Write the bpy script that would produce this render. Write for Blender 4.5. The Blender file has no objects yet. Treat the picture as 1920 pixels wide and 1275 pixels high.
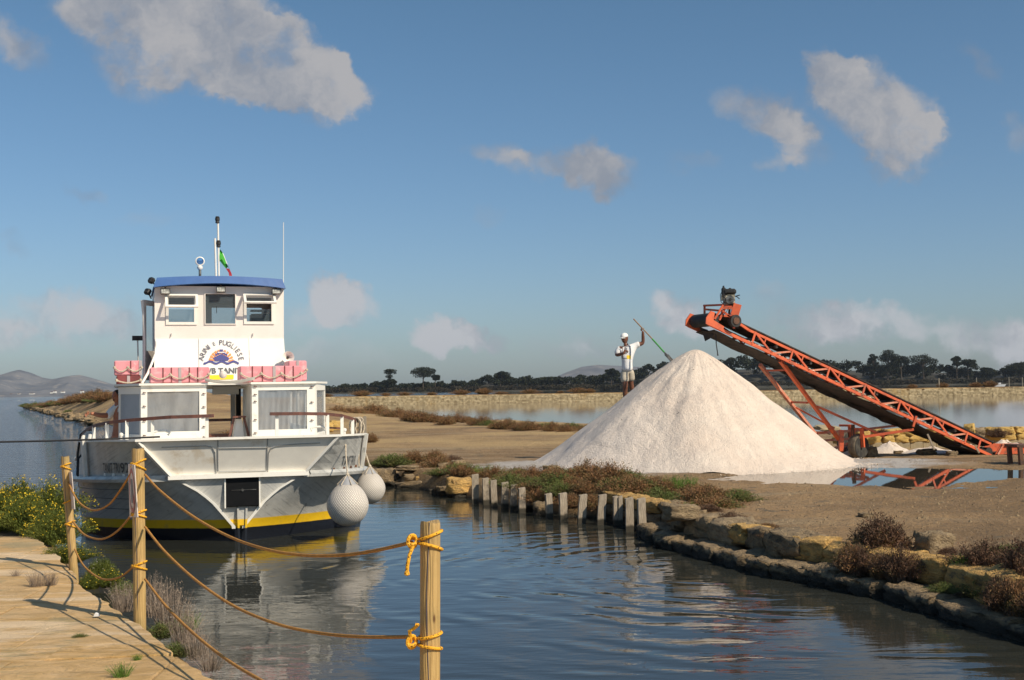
import bpy, bmesh, math, random
import numpy as np
from mathutils import Vector, Matrix, noise as mnoise
R = math.radians
random.seed(7); rng = np.random.default_rng(7)
S = bpy.context.scene; COL = S.collection
# ------------------------------------------------------------------ camera
F_, CX, CY, EYE = 2300., 960., 637.5, 2.3
ROLL = R(.85); PITCH = math.atan(91.2/2300)
fw = Vector((0, math.cos(PITCH), math.sin(PITCH))); up0 = Vector((0, -math.sin(PITCH), math.cos(PITCH))); r0 = Vector((1, 0, 0))
RT = r0*math.cos(ROLL)-up0*math.sin(ROLL); UPV = up0*math.cos(ROLL)+r0*math.sin(ROLL)
cd = bpy.data.cameras.new('camera'); cam = bpy.data.objects.new('camera', cd); COL.objects.link(cam)
cam.matrix_world = Matrix(((RT.x, UPV.x, -fw.x, 0), (RT.y, UPV.y, -fw.y, 0), (RT.z, UPV.z, -fw.z, EYE), (0, 0, 0, 1)))
cd.sensor_width = 36; cd.lens = 36*F_/1920; cd.clip_end = 20000; cd.clip_start = .05
S.camera = cam
CP = Vector((0, 0, EYE))
def ray(px, py): return fw+RT*((px-CX)/F_)-UPV*((py-CY)/F_)
def PZ(px, py, z=0.):
    d = ray(px, py); return CP+d*((z-EYE)/d.z)
def PD(px, py, D):
    d = ray(px, py); return CP+d*(D/d.y)
# ------------------------------------------------------------------ sun, sky, exposure
SUN_EL, SUN_AZ = R(40), R(128)      # azimuth clockwise from +Y
sd = Vector((math.sin(SUN_AZ)*math.cos(SUN_EL), math.cos(SUN_AZ)*math.cos(SUN_EL), math.sin(SUN_EL)))
sl = bpy.data.lights.new('sun', 'SUN'); sl.energy = 4.9; sl.angle = R(.55); sl.color = (1, .88, .70)
so = bpy.data.objects.new('sun', sl); COL.objects.link(so); so.rotation_euler = sd.to_track_quat('Z', 'Y').to_euler(); so.location = (20, -20, 40)
S.view_settings.view_transform = 'Standard'; S.view_settings.look = 'None'
S.view_settings.exposure = 0; S.view_settings.gamma = 1; S.view_settings.use_curve_mapping = False
S.render.engine = 'CYCLES'; S.cycles.max_bounces = 6; S.cycles.transparent_max_bounces = 12
S.render.resolution_x = 1024; S.render.resolution_y = 680

class NT:
    def __init__(s, tree): s.t = tree; s.n = tree.nodes; s.l = tree.links
    def node(s, typ, **kw):
        n = s.n.new(typ)
        for k, v in kw.items(): setattr(n, k, v)
        return n
    def put(s, sock, v):
        if isinstance(v, bpy.types.NodeSocket): s.l.new(v, sock)
        else: sock.default_value = v
    def math(s, op, a, b=0., c=None, clamp=False):
        n = s.node('ShaderNodeMath', operation=op, use_clamp=clamp); s.put(n.inputs[0], a); s.put(n.inputs[1], b)
        if c is not None: s.put(n.inputs[2], c)
        return n.outputs[0]
    def vm(s, op, a, b=(0, 0, 0), out=0):
        n = s.node('ShaderNodeVectorMath', operation=op); s.put(n.inputs[0], a)
        if op == 'SCALE': s.put(n.inputs['Scale'], b)
        else: s.put(n.inputs[1], b)
        return n.outputs[out]
    def noise(s, vec, scale, detail=4, rough=.55, dist=0., out=0):
        n = s.node('ShaderNodeTexNoise'); s.put(n.inputs['Vector'], vec); s.put(n.inputs['Scale'], scale)
        n.inputs['Detail'].default_value = detail; n.inputs['Roughness'].default_value = rough; n.inputs['Distortion'].default_value = dist
        return n.outputs[out]
    def mr(s, v, a, b, c=0., d=1., smooth=True):
        n = s.node('ShaderNodeMapRange', interpolation_type='SMOOTHSTEP' if smooth else 'LINEAR')
        s.put(n.inputs[0], v); s.put(n.inputs[1], a); s.put(n.inputs[2], b); s.put(n.inputs[3], c); s.put(n.inputs[4], d); return n.outputs[0]
    def mix(s, f, a, b):
        n = s.node('ShaderNodeMix', data_type='RGBA'); s.put(n.inputs[0], f)
        s.put(n.inputs[6], a if isinstance(a, bpy.types.NodeSocket) else (*a, 1)); s.put(n.inputs[7], b if isinstance(b, bpy.types.NodeSocket) else (*b, 1))
        return n.outputs[2]

W = bpy.data.worlds.new('World'); S.world = W; W.use_nodes = True
t = NT(W.node_tree); t.n.clear()
SKY = .075
sky = t.node('ShaderNodeTexSky', sky_type='NISHITA'); sky.sun_disc = False; sky.sun_elevation = SUN_EL; sky.sun_rotation = SUN_AZ
sky.air_density = 1.0; sky.dust_density = .8; sky.ozone_density = 1.6; sky.altitude = 0
co = t.node('ShaderNodeTexCoord').outputs['Generated']
sep = t.node('ShaderNodeSeparateXYZ'); t.l.new(co, sep.inputs[0])
yy = t.math('MAXIMUM', sep.outputs[1], .12)
u = t.math('DIVIDE', sep.outputs[0], yy); v = t.math('DIVIDE', sep.outputs[2], yy)
cmb = t.node('ShaderNodeCombineXYZ'); t.l.new(u, cmb.inputs[0]); t.l.new(v, cmb.inputs[1]); uv = cmb.outputs[0]
wn = t.vm('SUBTRACT', t.noise(uv, 14., 6, .6, out=1), (.5, .5, .5)); wn = t.vm('SCALE', wn, .062)
wn2 = t.vm('SUBTRACT', t.noise(uv, 55., 5, .6, out=1), (.5, .5, .5)); wn2 = t.vm('SCALE', wn2, .020)
uvd = t.vm('ADD', t.vm('ADD', uv, wn), wn2)
blobs = [(340, 40, 250, 120, 12, 1.3), (500, 105, 225, 95, 22, 1.4), (420, 150, 170, 50, 14, .9), (200, 10, 130, 60, 0, .8), (620, 140, 105, 62, 22, 1.2), (440, 190, 75, 24, 10, .5), (35, 80, 85, 45, 30, .55), (260, 130, 110, 50, 20, .5), (390, 40, 150, 60, 20, .6),
         (1560, 155, 62, 62, 40, .95), (1655, 210, 145, 88, 38, 1.2), (1695, 275, 105, 66, 0, 1.1), (1430, 205, 140, 55, 15, .7), (1455, 315, 55, 24, -8, .5), (1490, 255, 95, 50, 60, .7),
         (1115, 308, 105, 62, 10, 1.0), (945, 292, 85, 42, 20, .55), (1030, 300, 80, 30, 8, .5), (1290, 300, 70, 22, 0, .3), (635, 568, 90, 52, 12, 1.1), (590, 600, 110, 24, 5, .4), (855, 632, 100, 32, 8, 1.1), (1275, 588, 75, 52, 20, 1.1), (140, 590, 190, 60, 5, .7),
         (1600, 608, 200, 40, 5, .8), (1880, 640, 130, 55, 10, .9), (620, 660, 130, 40, 0, .42), (1090, 645, 140, 34, 0, .4), (20, 625, 90, 40, 0, .5), (150, 350, 60, 22, 30, .35), (920, 410, 40, 18, 0, .25), (1830, 130, 60, 26, 30, .35), (1905, 250, 40, 50, 0, .4), (20, 455, 60, 20, 0, .25), (1450, 560, 60, 26, 0, .3), (280, 410, 90, 22, 0, .2)]
dens = None
for cx, cy, rx, ry, a, st in blobs:
    d = ray(cx, cy); c = (d.x/d.y, d.z/d.y, 0); a = R(-a)
    q = t.vm('SUBTRACT', uvd, c)
    A = t.vm('DOT_PRODUCT', q, (math.cos(a)/rx*F_, math.sin(a)/rx*F_, 0), 1); B = t.vm('DOT_PRODUCT', q, (-math.sin(a)/ry*F_, math.cos(a)/ry*F_, 0), 1)
    e = t.math('SUBTRACT', 1., t.math('ADD', t.math('MULTIPLY', A, A), t.math('MULTIPLY', B, B)), clamp=True)
    e = t.math('MULTIPLY', e, st); dens = e if dens is None else t.math('ADD', dens, e)
fb = t.noise(uv, 20., 8, .58)
front = t.math('MULTIPLY', t.mr(dens, 0., 1., 0., 1., False), t.mr(fb, .28, .66, .42, 1.3))
front = t.mr(front, .0, .9, 0, .93)
ns = t.noise(co, 3.2, 7, .6); other = t.math('MULTIPLY', t.mr(ns, .56, .72, 0, .8), t.mr(sep.outputs[2], .02, .2))
# the photographed clouds fill the view; the same broken cloud goes on all round outside it
inv = t.math('MULTIPLY', t.mr(sep.outputs[1], .80, .88), t.mr(sep.outputs[2], .40, .30))
cl = t.mix(inv, other, front)
clr = t.noise(uvd, 10., 7, .6)
shade = t.math('ADD', t.math('MULTIPLY', t.mr(clr, .38, .60), .75), t.math('MULTIPLY', t.mr(dens, .1, .9), .22)); shade = t.math('ADD', shade, t.mr(v, .13, .03, 0, .3), clamp=True)
K = 1/SKY
ccol = t.mix(shade, (.225*K, .26*K, .325*K), t.mix(t.mr(v, .16, .07), (.455*K, .445*K, .45*K), (.52*K, .53*K, .56*K)))
lp = sky.outputs[0]
tint = t.mix(t.mr(sep.outputs[2], 0., .32, 0., 1., False), (.90, 1.05, 1.32), (.82, 1.09, 1.19))
mm = t.node('ShaderNodeMix', data_type='RGBA', blend_type='MULTIPLY'); mm.inputs[0].default_value = 1; t.l.new(lp, mm.inputs[6]); t.l.new(tint, mm.inputs[7])
bg = t.node('ShaderNodeBackground'); bg.inputs['Strength'].default_value = SKY; t.l.new(t.mix(cl, mm.outputs[2], ccol), bg.inputs[0])
ow = t.node('ShaderNodeOutputWorld'); t.l.new(bg.outputs[0], ow.inputs[0])

# ------------------------------------------------------------------ materials
MT = {}
def mat(name, c1, c2=None, rough=.8, scale=4., bump=0., bscale=30., metal=0., detail=5, spec=.5, c3=None, s3=1., lo=.35, hi=.65, stretch=None, coat=0., alpha=1., world=False, trans=0., wet=False):
    m = bpy.data.materials.new(name); m.use_nodes = True; t = NT(m.node_tree); b = t.n['Principled BSDF']
    tc = t.node('ShaderNodeTexCoord').outputs['Object']
    if world: tc = t.node('ShaderNodeNewGeometry').outputs['Position']
    if stretch: tc = t.vm('MULTIPLY', tc, stretch)
    col = (*c1, 1)
    if c2: col = t.mix(t.mr(t.noise(tc, scale, detail, .6), lo, hi), c1, c2)
    if c3: col = t.mix(t.mr(t.noise(tc, s3, 6, .65), .55, .68), col, c3)
    t.put(b.inputs['Base Color'], col)
    b.inputs['Roughness'].default_value = rough; b.inputs['Metallic'].default_value = metal; b.inputs['Specular IOR Level'].default_value = spec
    b.inputs['Coat Weight'].default_value = coat; b.inputs['Alpha'].default_value = alpha; b.inputs['Transmission Weight'].default_value = trans
    if bump:
        bn = t.node('ShaderNodeBump'); bn.inputs['Strength'].default_value = 1; bn.inputs['Distance'].default_value = bump
        t.l.new(t.noise(tc, bscale, 6, .65), bn.inputs['Height']); t.l.new(bn.outputs[0], b.inputs['Normal'])
    if wet:        # dark tide line just above the water
        g_ = t.node('ShaderNodeNewGeometry').outputs['Position']; sz = t.node('ShaderNodeSeparateXYZ'); t.l.new(g_, sz.inputs[0])
        wz = t.math('ADD', sz.outputs[2], t.math('MULTIPLY', t.math('SUBTRACT', t.noise(g_, 5., 3), .5), .12)); t.put(b.inputs['Base Color'], t.mix(t.mr(wz, .13, .07), col, (.045, .038, .026)))
    m['t'] = 0; MT[name] = m; return m
def T(m):
    t = NT(m.node_tree); return t, t.n['Principled BSDF']
mat('white_paint', (.86, .82, .74), (.78, .74, .67), .45, 2.5, c3=(.66, .58, .47), s3=2.2)
mat('wheel_white', (.82, .76, .70), (.76, .70, .64), .45, 1.5)
mat('panel_white', (.84, .82, .77), (.80, .78, .73), .4, 1.5)
mat('trim_white', (.82, .79, .72), (.62, .56, .47), .5, 6., lo=.55, hi=.8)
mat('blue_paint', (.022, .10, .31), (.03, .12, .35), .5, 3)
mat('brown_rail', (.17, .065, .045), (.10, .045, .035), .5, 8)
mat('black_paint', (.004, .005, .006), (.007, .007, .008), .6, 5, spec=.15)
mat('rubber', (.015, .015, .016), (.035, .033, .030), .7, 6, .002, 60)
mat('tyre_side', (.022, .021, .020), (.06, .055, .045), .85, 9)
mat('tyre', (.20, .16, .11), (.10, .08, .06), .9, 7, .01, 25)
mat('orange_paint', (.70, .135, .045), (.56, .105, .045), .5, 5, .001, 30, c3=(.30, .10, .05), s3=5.)
mat('orange_dusty', (.60, .17, .09), (.62, .30, .20), .7, 7)
mat('belt', (.014, .013, .012), (.05, .035, .028), .8, 5, .004, 20)
mat('steel', (.35, .33, .29), (.12, .11, .10), .4, 12, metal=.8)
mat('engine_grey', (.42, .38, .28), (.06, .055, .05), .55, 14, .004, 40, lo=.42, hi=.55)
mat('engine_black', (.012, .012, .012), (.04, .038, .035), .5, 12, .003, 40)
mat('pink_box', (.78, .33, .36), (.72, .27, .30), .55, 3, c3=(.82, .48, .48), s3=4.)
mat('red_box_dark', (.24, .05, .05), (.15, .035, .035), .6, 3)
mat('grey_strap', (.42, .36, .36), None, .6)
mat('pale_rope', (.62, .53, .41), (.42, .35, .26), .9, 30, .003, 120)
mat('cord_black', (.015, .015, .018), None, .7)
mat('lens', (.55, .55, .5), (.2, .2, .18), .2, 20)
mat('lens_blue', (.02, .07, .22), (.10, .25, .5), .08, 16)
mat('fender_white', (.68, .61, .52), (.62, .55, .47), .5, 2)
mat('fender_grey', (.34, .34, .35), None, .5)
mat('ink_blue', (.045, .05, .22), None, .5); mat('ink_dark', (.08, .07, .10), None, .5); mat('ink_grey', (.09, .095, .10), (.22, .22, .22), .6, 40, lo=.5, hi=.7); mat('ink_orange', (.85, .28, .06), None, .5)
mat('green_cloth', (.05, .36, .03), None, .8); mat('white_cloth', (.78, .77, .74), None, .85); mat('red_cloth', (.5, .04, .05), None, .8)
mat('skin', (.20, .085, .05), (.15, .06, .035), .5, 9); mat('skin_light', (.42, .17, .09), (.34, .12, .06), .5, 9)
mat('shirt', (.80, .79, .78), (.72, .71, .71), .9, 6, .01, 12); mat('shorts', (.56, .50, .40), (.48, .42, .33), .9, 6, .01, 14)
mat('yellow_print', (.85, .58, .02), None, .7); mat('grey_print', (.25, .24, .25), None, .7); mat('shoe', (.06, .05, .045), None, .7)
mat('pole_wood', (.36, .23, .13), (.28, .17, .10), .7, 9); mat('green_paint', (.08, .33, .08), None, .5)
mat('sign_white', (.74, .66, .60), (.66, .56, .50), .5, 6); mat('sign_red', (.50, .10, .09), (.55, .2, .17), .5, 8)
mat('grey_curtain', (.28, .30, .33), (.34, .36, .39), .45, 3)
mat('gold_stone', (.56, .36, .10), (.48, .31, .10), .95, 5, .02, 12, c3=(.60, .44, .20), s3=3.)
mat('pale_block', (.40, .31, .18), (.33, .27, .17), .95, 4, .015, 14)
mat('bank_stone', (.36, .255, .14), (.20, .145, .085), .95, 4.5, .07, 11, c3=(.07, .06, .045), s3=3., wet=True)
mat('bank_gold', (.72, .44, .14), (.46, .28, .10), .95, 4, .07, 10, c3=(.20, .14, .07), s3=1.8, wet=True)
mat('grey_stone', (.40, .29, .165), (.25, .18, .105), .95, 3.5, .06, 10, wet=True)
mat('wall_stone', (.64, .51, .31), (.33, .25, .14), .95, 2.2, world=True, c3=(.48, .29, .09), s3=.09)
mat('stake_wood', (.42, .35, .26), (.25, .20, .15), .85, 10, .006, 30, stretch=(6, 6, .8), wet=True)
mat('fence_wood', (.30, .26, .2), None, .9)
mat('rusty', (.16, .07, .035), (.07, .04, .03), .8, 8, .003, 30)
mat('plastic_sheet', (.75, .76, .74), None, .6)
mat('tank_white', (.62, .63, .64), (.50, .5, .5), .45, 4)
mat('house_white', (.7, .68, .63), None, .8)
# varnished round post: grain along z, knots, splits
m = mat('post_wood', (.42, .24, .075), (.30, .16, .05), .55, 3.5, stretch=(7, 7, .9)); t, b = T(m)
oc = t.node('ShaderNodeTexCoord').outputs['Object']
wv = t.node('ShaderNodeTexWave', wave_type='BANDS', bands_direction='X'); t.l.new(t.vm('MULTIPLY', oc, (1, 1, .10)), wv.inputs[0]); wv.inputs['Scale'].default_value = 22; wv.inputs['Distortion'].default_value = 9; wv.inputs['Detail'].default_value = 3; wv.inputs['Detail Scale'].default_value = 1.2
base = t.mix(t.mr(wv.outputs[1], .2, 1.3), (.50, .33, .125), (.40, .25, .09)); base = t.mix(t.mr(t.noise(oc, 3.2, 4), .48, .72), base, (.30, .22, .085))
vo = t.node('ShaderNodeTexVoronoi'); t.l.new(t.vm('MULTIPLY', oc, (9, 9, 3.2)), vo.inputs['Vector']); vo.inputs['Scale'].default_value = 1; base = t.mix(t.mr(vo.outputs['Distance'], .10, .03), base, (.13, .06, .02))
t.put(b.inputs['Base Color'], base)
bn = t.node('ShaderNodeBump'); bn.inputs['Distance'].default_value = .002; t.l.new(wv.outputs[1], bn.inputs['Height']); t.l.new(bn.outputs[0], b.inputs['Normal'])
# yellow mooring cord with black fleck
m = mat('yellow_rope', (.72, .36, .02), (.60, .26, .02), .7, 30); t, b = T(m)
oc = t.node('ShaderNodeTexCoord').outputs['Object']; vo = t.node('ShaderNodeTexVoronoi'); t.l.new(oc, vo.inputs['Vector']); vo.inputs['Scale'].default_value = 75
t.put(b.inputs['Base Color'], t.mix(t.mr(vo.outputs['Distance'], .30, .22), (.80, .40, .02), (.10, .04, .01)))
bn = t.node('ShaderNodeBump'); bn.inputs['Distance'].default_value = .004; t.l.new(vo.outputs['Distance'], bn.inputs['Height']); t.l.new(bn.outputs[0], b.inputs['Normal'])
mat('worn_rope', (.52, .25, .05), (.40, .18, .04), .85, 40, .004, 150)
# netting over the round fenders
m = mat('fender_net', (.7, .6, .5), None, .55); t, b = T(m)
oc = t.node('ShaderNodeTexCoord').outputs['UV']
s2 = t.node('ShaderNodeSeparateXYZ'); t.l.new(oc, s2.inputs[0])
def tri(x): return t.math('PINGPONG', x, .5)
a1 = tri(t.math('MULTIPLY', t.math('ADD', s2.outputs[0], s2.outputs[1]), 46)); a2 = tri(t.math('MULTIPLY', t.math('SUBTRACT', s2.outputs[0], s2.outputs[1]), 46))
net = t.math('MINIMUM', a1, a2)
t.put(b.inputs['Base Color'], t.mix(t.mr(net, .06, .18), (.40, .36, .32), (.80, .73, .64)))
bn = t.node('ShaderNodeBump'); bn.inputs['Distance'].default_value = .006; bn.invert = True; t.l.new(t.mr(net, .05, .3), bn.inputs['Height']); t.l.new(bn.outputs[0], b.inputs['Normal'])
# hull paint: white top, streaked, yellow boot line, black bottom
m = mat('hull_paint', (.62, .61, .58), (.5, .5, .48), .35); t, b = T(m)
oc = t.node('ShaderNodeTexCoord').outputs['Object']; s2 = t.node('ShaderNodeSeparateXYZ'); t.l.new(oc, s2.inputs[0])
c = t.mix(t.mr(t.noise(oc, 3., 6, .65), .35, .7), (.56, .55, .515), (.40, .40, .385))
c = t.mix(t.mr(s2.outputs[2], 1.0, .9), c, t.mix(t.mr(t.noise(oc, 2.2, 5, .6), .35, .65), (.48, .475, .45), (.36, .36, .345)))  # weathered grey, darkened further below the strake for shade under the flare
lowz = t.mr(s2.outputs[2], .72, .38); c = t.mix(t.math('MULTIPLY', lowz, .6), c, (.52, .50, .45))
rotn = t.node('ShaderNodeVectorRotate', rotation_type='Y_AXIS'); t.l.new(t.vm('MULTIPLY', t.vm('ABSOLUTE', oc), (1, 1, 1)), rotn.inputs[0]); rotn.inputs['Angle'].default_value = R(-38)
sk = t.noise(t.vm('MULTIPLY', rotn.outputs[0], (.7, .7, 14.)), 2., 5, .7)
c = t.mix(t.math('MULTIPLY', t.mr(sk, .48, .70), .6), c, (.20, .20, .195))
c = t.mix(t.math('MULTIPLY', t.mr(t.noise(oc, 5., 6, .7), .60, .72), t.mr(s2.outputs[2], 1.1, .2)), c, (.17, .15, .13))
zz = t.math('ADD', s2.outputs[2], t.math('MULTIPLY', t.math('SUBTRACT', t.noise(oc, 6., 3), .5), .012)); zz = t.math('ADD', zz, t.math('MULTIPLY', s2.outputs[1], .035))
ye = t.mix(t.mr(t.noise(oc, 5., 5, .7), .5, .75), (.76, .47, .015), (.55, .36, .06))
yf = t.math('MULTIPLY', t.mr(zz, .355, .335), t.mr(s2.outputs[1], 3.2, 2.0)); c = t.mix(yf, c, ye)
c = t.mix(t.mr(zz, .215, .20), c, (.010, .012, .018)); t.put(b.inputs['Base Color'], c)
bn = t.node('ShaderNodeBump'); bn.inputs['Distance'].default_value = .012; t.l.new(t.noise(oc, 3.5, 4, .5), bn.inputs['Height']); t.l.new(bn.outputs[0], b.inputs['Normal'])
# clear sheet windows
m = mat('clear_sheet', (.22, .24, .26), (.27, .29, .31), .22, 3, .012, 5, spec=.7, stretch=(2., 1, .7)); t, b = T(m); b.inputs['Alpha'].default_value = .78
m = mat('glass', (.10, .13, .15), None, .05); t, b = T(m); b.inputs['Alpha'].default_value = .30
# water
def water(name, deep, fine, big, ring=False, rough=.03, calm=False):
    m = mat(name, deep, None, rough); t, b = T(m); b.inputs['IOR'].default_value = 1.33; b.inputs['Specular IOR Level'].default_value = .5
    pos = t.node('ShaderNodeNewGeometry').outputs['Position']
    h = t.math('MULTIPLY', t.noise(t.vm('MULTIPLY', pos, (1, 2.2, 1)), 7., 3, .5), fine)
    h = t.math('ADD', h, t.math('MULTIPLY', t.noise(t.vm('MULTIPLY', pos, (.6, 1.5, 1)), 1.7, 3, .5), big))
    if ring:
        for (cx, cy, lam, amp, r1) in ring:
            q = t.vm('SUBTRACT', pos, (cx, cy, 0)); q = t.vm('ADD', q, t.vm('SCALE', t.vm('SUBTRACT', t.noise(pos, .45, 3, out=1), (.5, .5, .5)), 1.5)); r = t.vm('LENGTH', q, out=1)
            w = t.math('SINE', t.math('MULTIPLY', r, 6.283/lam)); w = t.math('MULTIPLY', w, t.mr(r, r1, .3*r1, 0, amp)); w = t.math('MULTIPLY', w, t.mr(r, .8, 2.2)); w = t.math('MULTIPLY', w, t.mr(t.noise(t.vm('MULTIPLY', pos, (.5, 1.4, 1)), .9, 3), .42, .62))
            h = t.math('ADD', h, w)
    if ring:      # wind ripple on the open water left of the boat
        sp_ = t.node('ShaderNodeSeparateXYZ'); t.l.new(pos, sp_.inputs[0]); ow_ = t.mr(sp_.outputs[0], -6.5, -12.)
        h = t.math('ADD', h, t.math('MULTIPLY', t.math('MULTIPLY', t.noise(t.vm('MULTIPLY', pos, (.5, 1.3, 1)), 2.4, 4, .6), .085), ow_))
    bn = t.node('ShaderNodeBump'); bn.inputs['Strength'].default_value = 1; bn.inputs['Distance'].default_value = 1.
    t.l.new(h, bn.inputs['Height']); t.l.new(bn.outputs[0], b.inputs['Normal']); return m
water('canal', (.030, .032, .027), .0014, .0075, [(3.6, 15.2, .50, .0060, 8.5), (1.2, 7.6, .47, .0010, 4.6), (-1.9, 7.2, .27, .0012, 4.), (-.6, 16., .35, .0007, 5.)], .015)
water('pond', (.10, .085, .06), .0004, .002, rough=.04)
water('puddle', (.05, .045, .035), .0001, .0003, rough=.01)
# salt
m = mat('salt', (.80, .66, .56), (.72, .58, .49), .75, 1.2, world=True); t, b = T(m)
pos = t.node('ShaderNodeNewGeometry').outputs['Position']
c = t.mix(t.mr(t.noise(pos, 1.1, 6, .65), .35, .65), (.80, .68, .565), (.74, .61, .50)); c = t.mix(t.math('MULTIPLY', t.mr(t.noise(pos, 45., 2, .5), .62, .72), .6), c, (.58, .52, .47))
sx = t.node('ShaderNodeSeparateXYZ'); t.l.new(pos, sx.inputs[0]); left_shade = t.mr(t.math('ADD', sx.outputs[0], t.math('MULTIPLY', t.noise(pos, .8, 3), 2.)), 5.6, 3.0); c = t.mix(t.math('MULTIPLY', left_shade, .55), c, (.66, .60, .55)); c = t.mix(t.math('MULTIPLY', t.mr(t.noise(t.vm('MULTIPLY', pos, (1.6, 1.6, .25)), 1.6, 5, .65), .52, .68), .35), c, (.60, .52, .45))  # left flank greyed: its soft shade is put into the salt colour
c = t.mix(t.mr(t.noise(pos, 7., 2, .5), .755, .775), c, (.20, .14, .10)); t.put(b.inputs['Base Color'], c)
hh = t.math('ADD', t.math('MULTIPLY', t.noise(pos, 30., 5, .7), .036), t.math('MULTIPLY', t.noise(pos, 4., 5, .6), .07))
bn = t.node('ShaderNodeBump'); bn.inputs['Distance'].default_value = 1.; t.l.new(hh, bn.inputs['Height']); t.l.new(bn.outputs[0], b.inputs['Normal'])
# land
PILE = Vector((4.55, 30.4, 0))
m = mat('earth', (.2, .15, .1), None, .95, world=True); t, b = T(m)
pos = t.node('ShaderNodeNewGeometry').outputs['Position']
c = t.mix(t.mr(t.noise(pos, .35, 6, .6), .38, .62), (.36, .225, .105), (.235, .145, .065))
c = t.mix(t.mr(t.noise(t.vm('MULTIPLY', pos, (.25, 1, 1)), .8, 5, .6), .5, .7), c, (.35, .25, .14))
c = t.mix(t.mr(t.noise(pos, 9., 4, .7), .55, .7), c, (.15, .10, .055)); c = t.mix(t.mr(t.noise(pos, 22., 2, .5), .68, .74), c, (.45, .37, .27))
c = t.mix(t.mr(t.noise(pos, 1.3, 5, .7), .58, .68), c, (.17, .13, .08))
dd = t.vm('SUBTRACT', t.vm('MULTIPLY', pos, (.62, 1, 0)), (PILE.x*.62, PILE.y-.4, 0)); rr = t.vm('LENGTH', dd, out=1)
salt_f = t.math('MULTIPLY', t.mr(t.math('ADD', rr, t.math('MULTIPLY', t.noise(pos, .7, 5, .65), 4.)), 6.3, 4.9), t.mr(t.noise(pos, 2.5, 5, .7), .25, .5)); c = t.mix(salt_f, c, (.50, .46, .42))
sy = t.node('ShaderNodeSeparateXYZ'); t.l.new(pos, sy.inputs[0])
c = t.mix(t.math('MULTIPLY', t.mr(sy.outputs[1], 33, 42), t.mr(t.noise(pos, .15, 4), .4, .65)), c, (.46, .31, .14))
c = t.mix(t.mr(sy.outputs[2], .10, .0), c, (.055, .045, .03))
t.put(b.inputs['Base Color'], c)
hh = t.math('ADD', t.math('MULTIPLY', t.noise(pos, 14., 6, .7), .085), t.math('MULTIPLY', t.noise(pos, 2.5, 4, .6), .13))
bn = t.node('ShaderNodeBump'); bn.inputs['Distance'].default_value = 1.; t.l.new(hh, bn.inputs['Height']); t.l.new(bn.outputs[0], b.inputs['Normal'])
# quay slabs: laminated sandstone
m = mat('quay_stone', (.5, .36, .2), None, .9, world=True); t, b = T(m)
pos = t.node('ShaderNodeNewGeometry').outputs['Position']
oi = t.node('ShaderNodeObjectInfo').outputs['Random']
lam = t.noise(t.vm('MULTIPLY', pos, (1., 2.3, 1)), 1.7, 9, .68, 1.6)
c = t.mix(t.mr(lam, .38, .62), (.70, .45, .20), (.50, .30, .10)); c = t.mix(t.mr(t.noise(t.vm('MULTIPLY', pos, (.8, 1.2, 1)), 1.1, 7, .7), .50, .62), c, (.36, .28, .14)); c = t.mix(t.mr(t.noise(t.vm('MULTIPLY', pos, (.6, 2.2, 1)), .9, 7, .65), .50, .62), c, (.78, .58, .36))
c = t.mix(t.math('MULTIPLY', oi, .35), c, (.62, .45, .26)); c = t.mix(t.mr(t.noise(pos, 26., 3, .6), .66, .75), c, (.26, .18, .09)); t.put(b.inputs['Base Color'], c)
hh = t.math('ADD', t.math('MULTIPLY', lam, .06), t.math('ADD', t.math('MULTIPLY', t.noise(pos, 30., 6, .75), .016), t.math('MULTIPLY', t.noise(pos, 3., 4, .6), .03)))
bn = t.node('ShaderNodeBump'); bn.inputs['Distance'].default_value = 1.; t.l.new(hh, bn.inputs['Height']); t.l.new(bn.outputs[0], b.inputs['Normal'])
def leafmat(name, cols, sc=3., rough=.75):
    m = mat(name, cols[0], None, rough); t, b = T(m); pos = t.node('ShaderNodeTexCoord').outputs['Object']
    g = t.node('ShaderNodeNewGeometry'); ri = g.outputs['Random Per Island']
    cr = t.node('ShaderNodeValToRGB'); f = t.math('ADD', t.math('MULTIPLY', t.mr(t.noise(pos, sc, 3), .3, .7), .65), t.math('MULTIPLY', ri, .38)); t.l.new(f, cr.inputs[0])
    cr.color_ramp.elements[0].color = (*cols[0], 1); cr.color_ramp.elements[1].color = (*cols[-1], 1)
    for i, cc in enumerate(cols[1:-1]): e = cr.color_ramp.elements.new((i+1)/(len(cols)-1)); e.color = (*cc, 1)
    t.l.new(cr.outputs[0], b.inputs['Base Color']); b.inputs['Specular IOR Level'].default_value = .2
leafmat('leaf_rust', [(.10, .11, .035), (.20, .12, .05), (.27, .13, .06), (.17, .14, .05)])
leafmat('leaf_olive', [(.17, .11, .05), (.12, .13, .035), (.11, .16, .04), (.20, .16, .07)])
leafmat('leaf_green', [(.07, .14, .02), (.11, .20, .03), (.16, .22, .05)])
leafmat('leaf_purple', [(.075, .05, .03), (.12, .065, .04), (.16, .085, .05), (.085, .08, .035)])
leafmat('twig_dark', [(.11, .08, .06), (.15, .11, .08), (.09, .065, .05)])
leafmat('twig_dry', [(.24, .18, .14), (.32, .25, .19), (.20, .15, .12)])
leafmat('leaf_flower', [(.05, .07, .015), (.10, .12, .02), (.14, .15, .03)])
mat('flower_yellow', (.80, .58, .02), (.70, .46, .02), .7, 20); mat('flower_white', (.6, .58, .45), None, .8)
leafmat('pine_leaf', [(.008, .011, .006), (.016, .021, .009), (.026, .030, .012)], .15)
leafmat('scrub_leaf', [(.028, .024, .016), (.045, .036, .02), (.02, .023, .011)], .05)
mat('bark', (.09, .065, .045), (.06, .045, .03), .9, 3)
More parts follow.
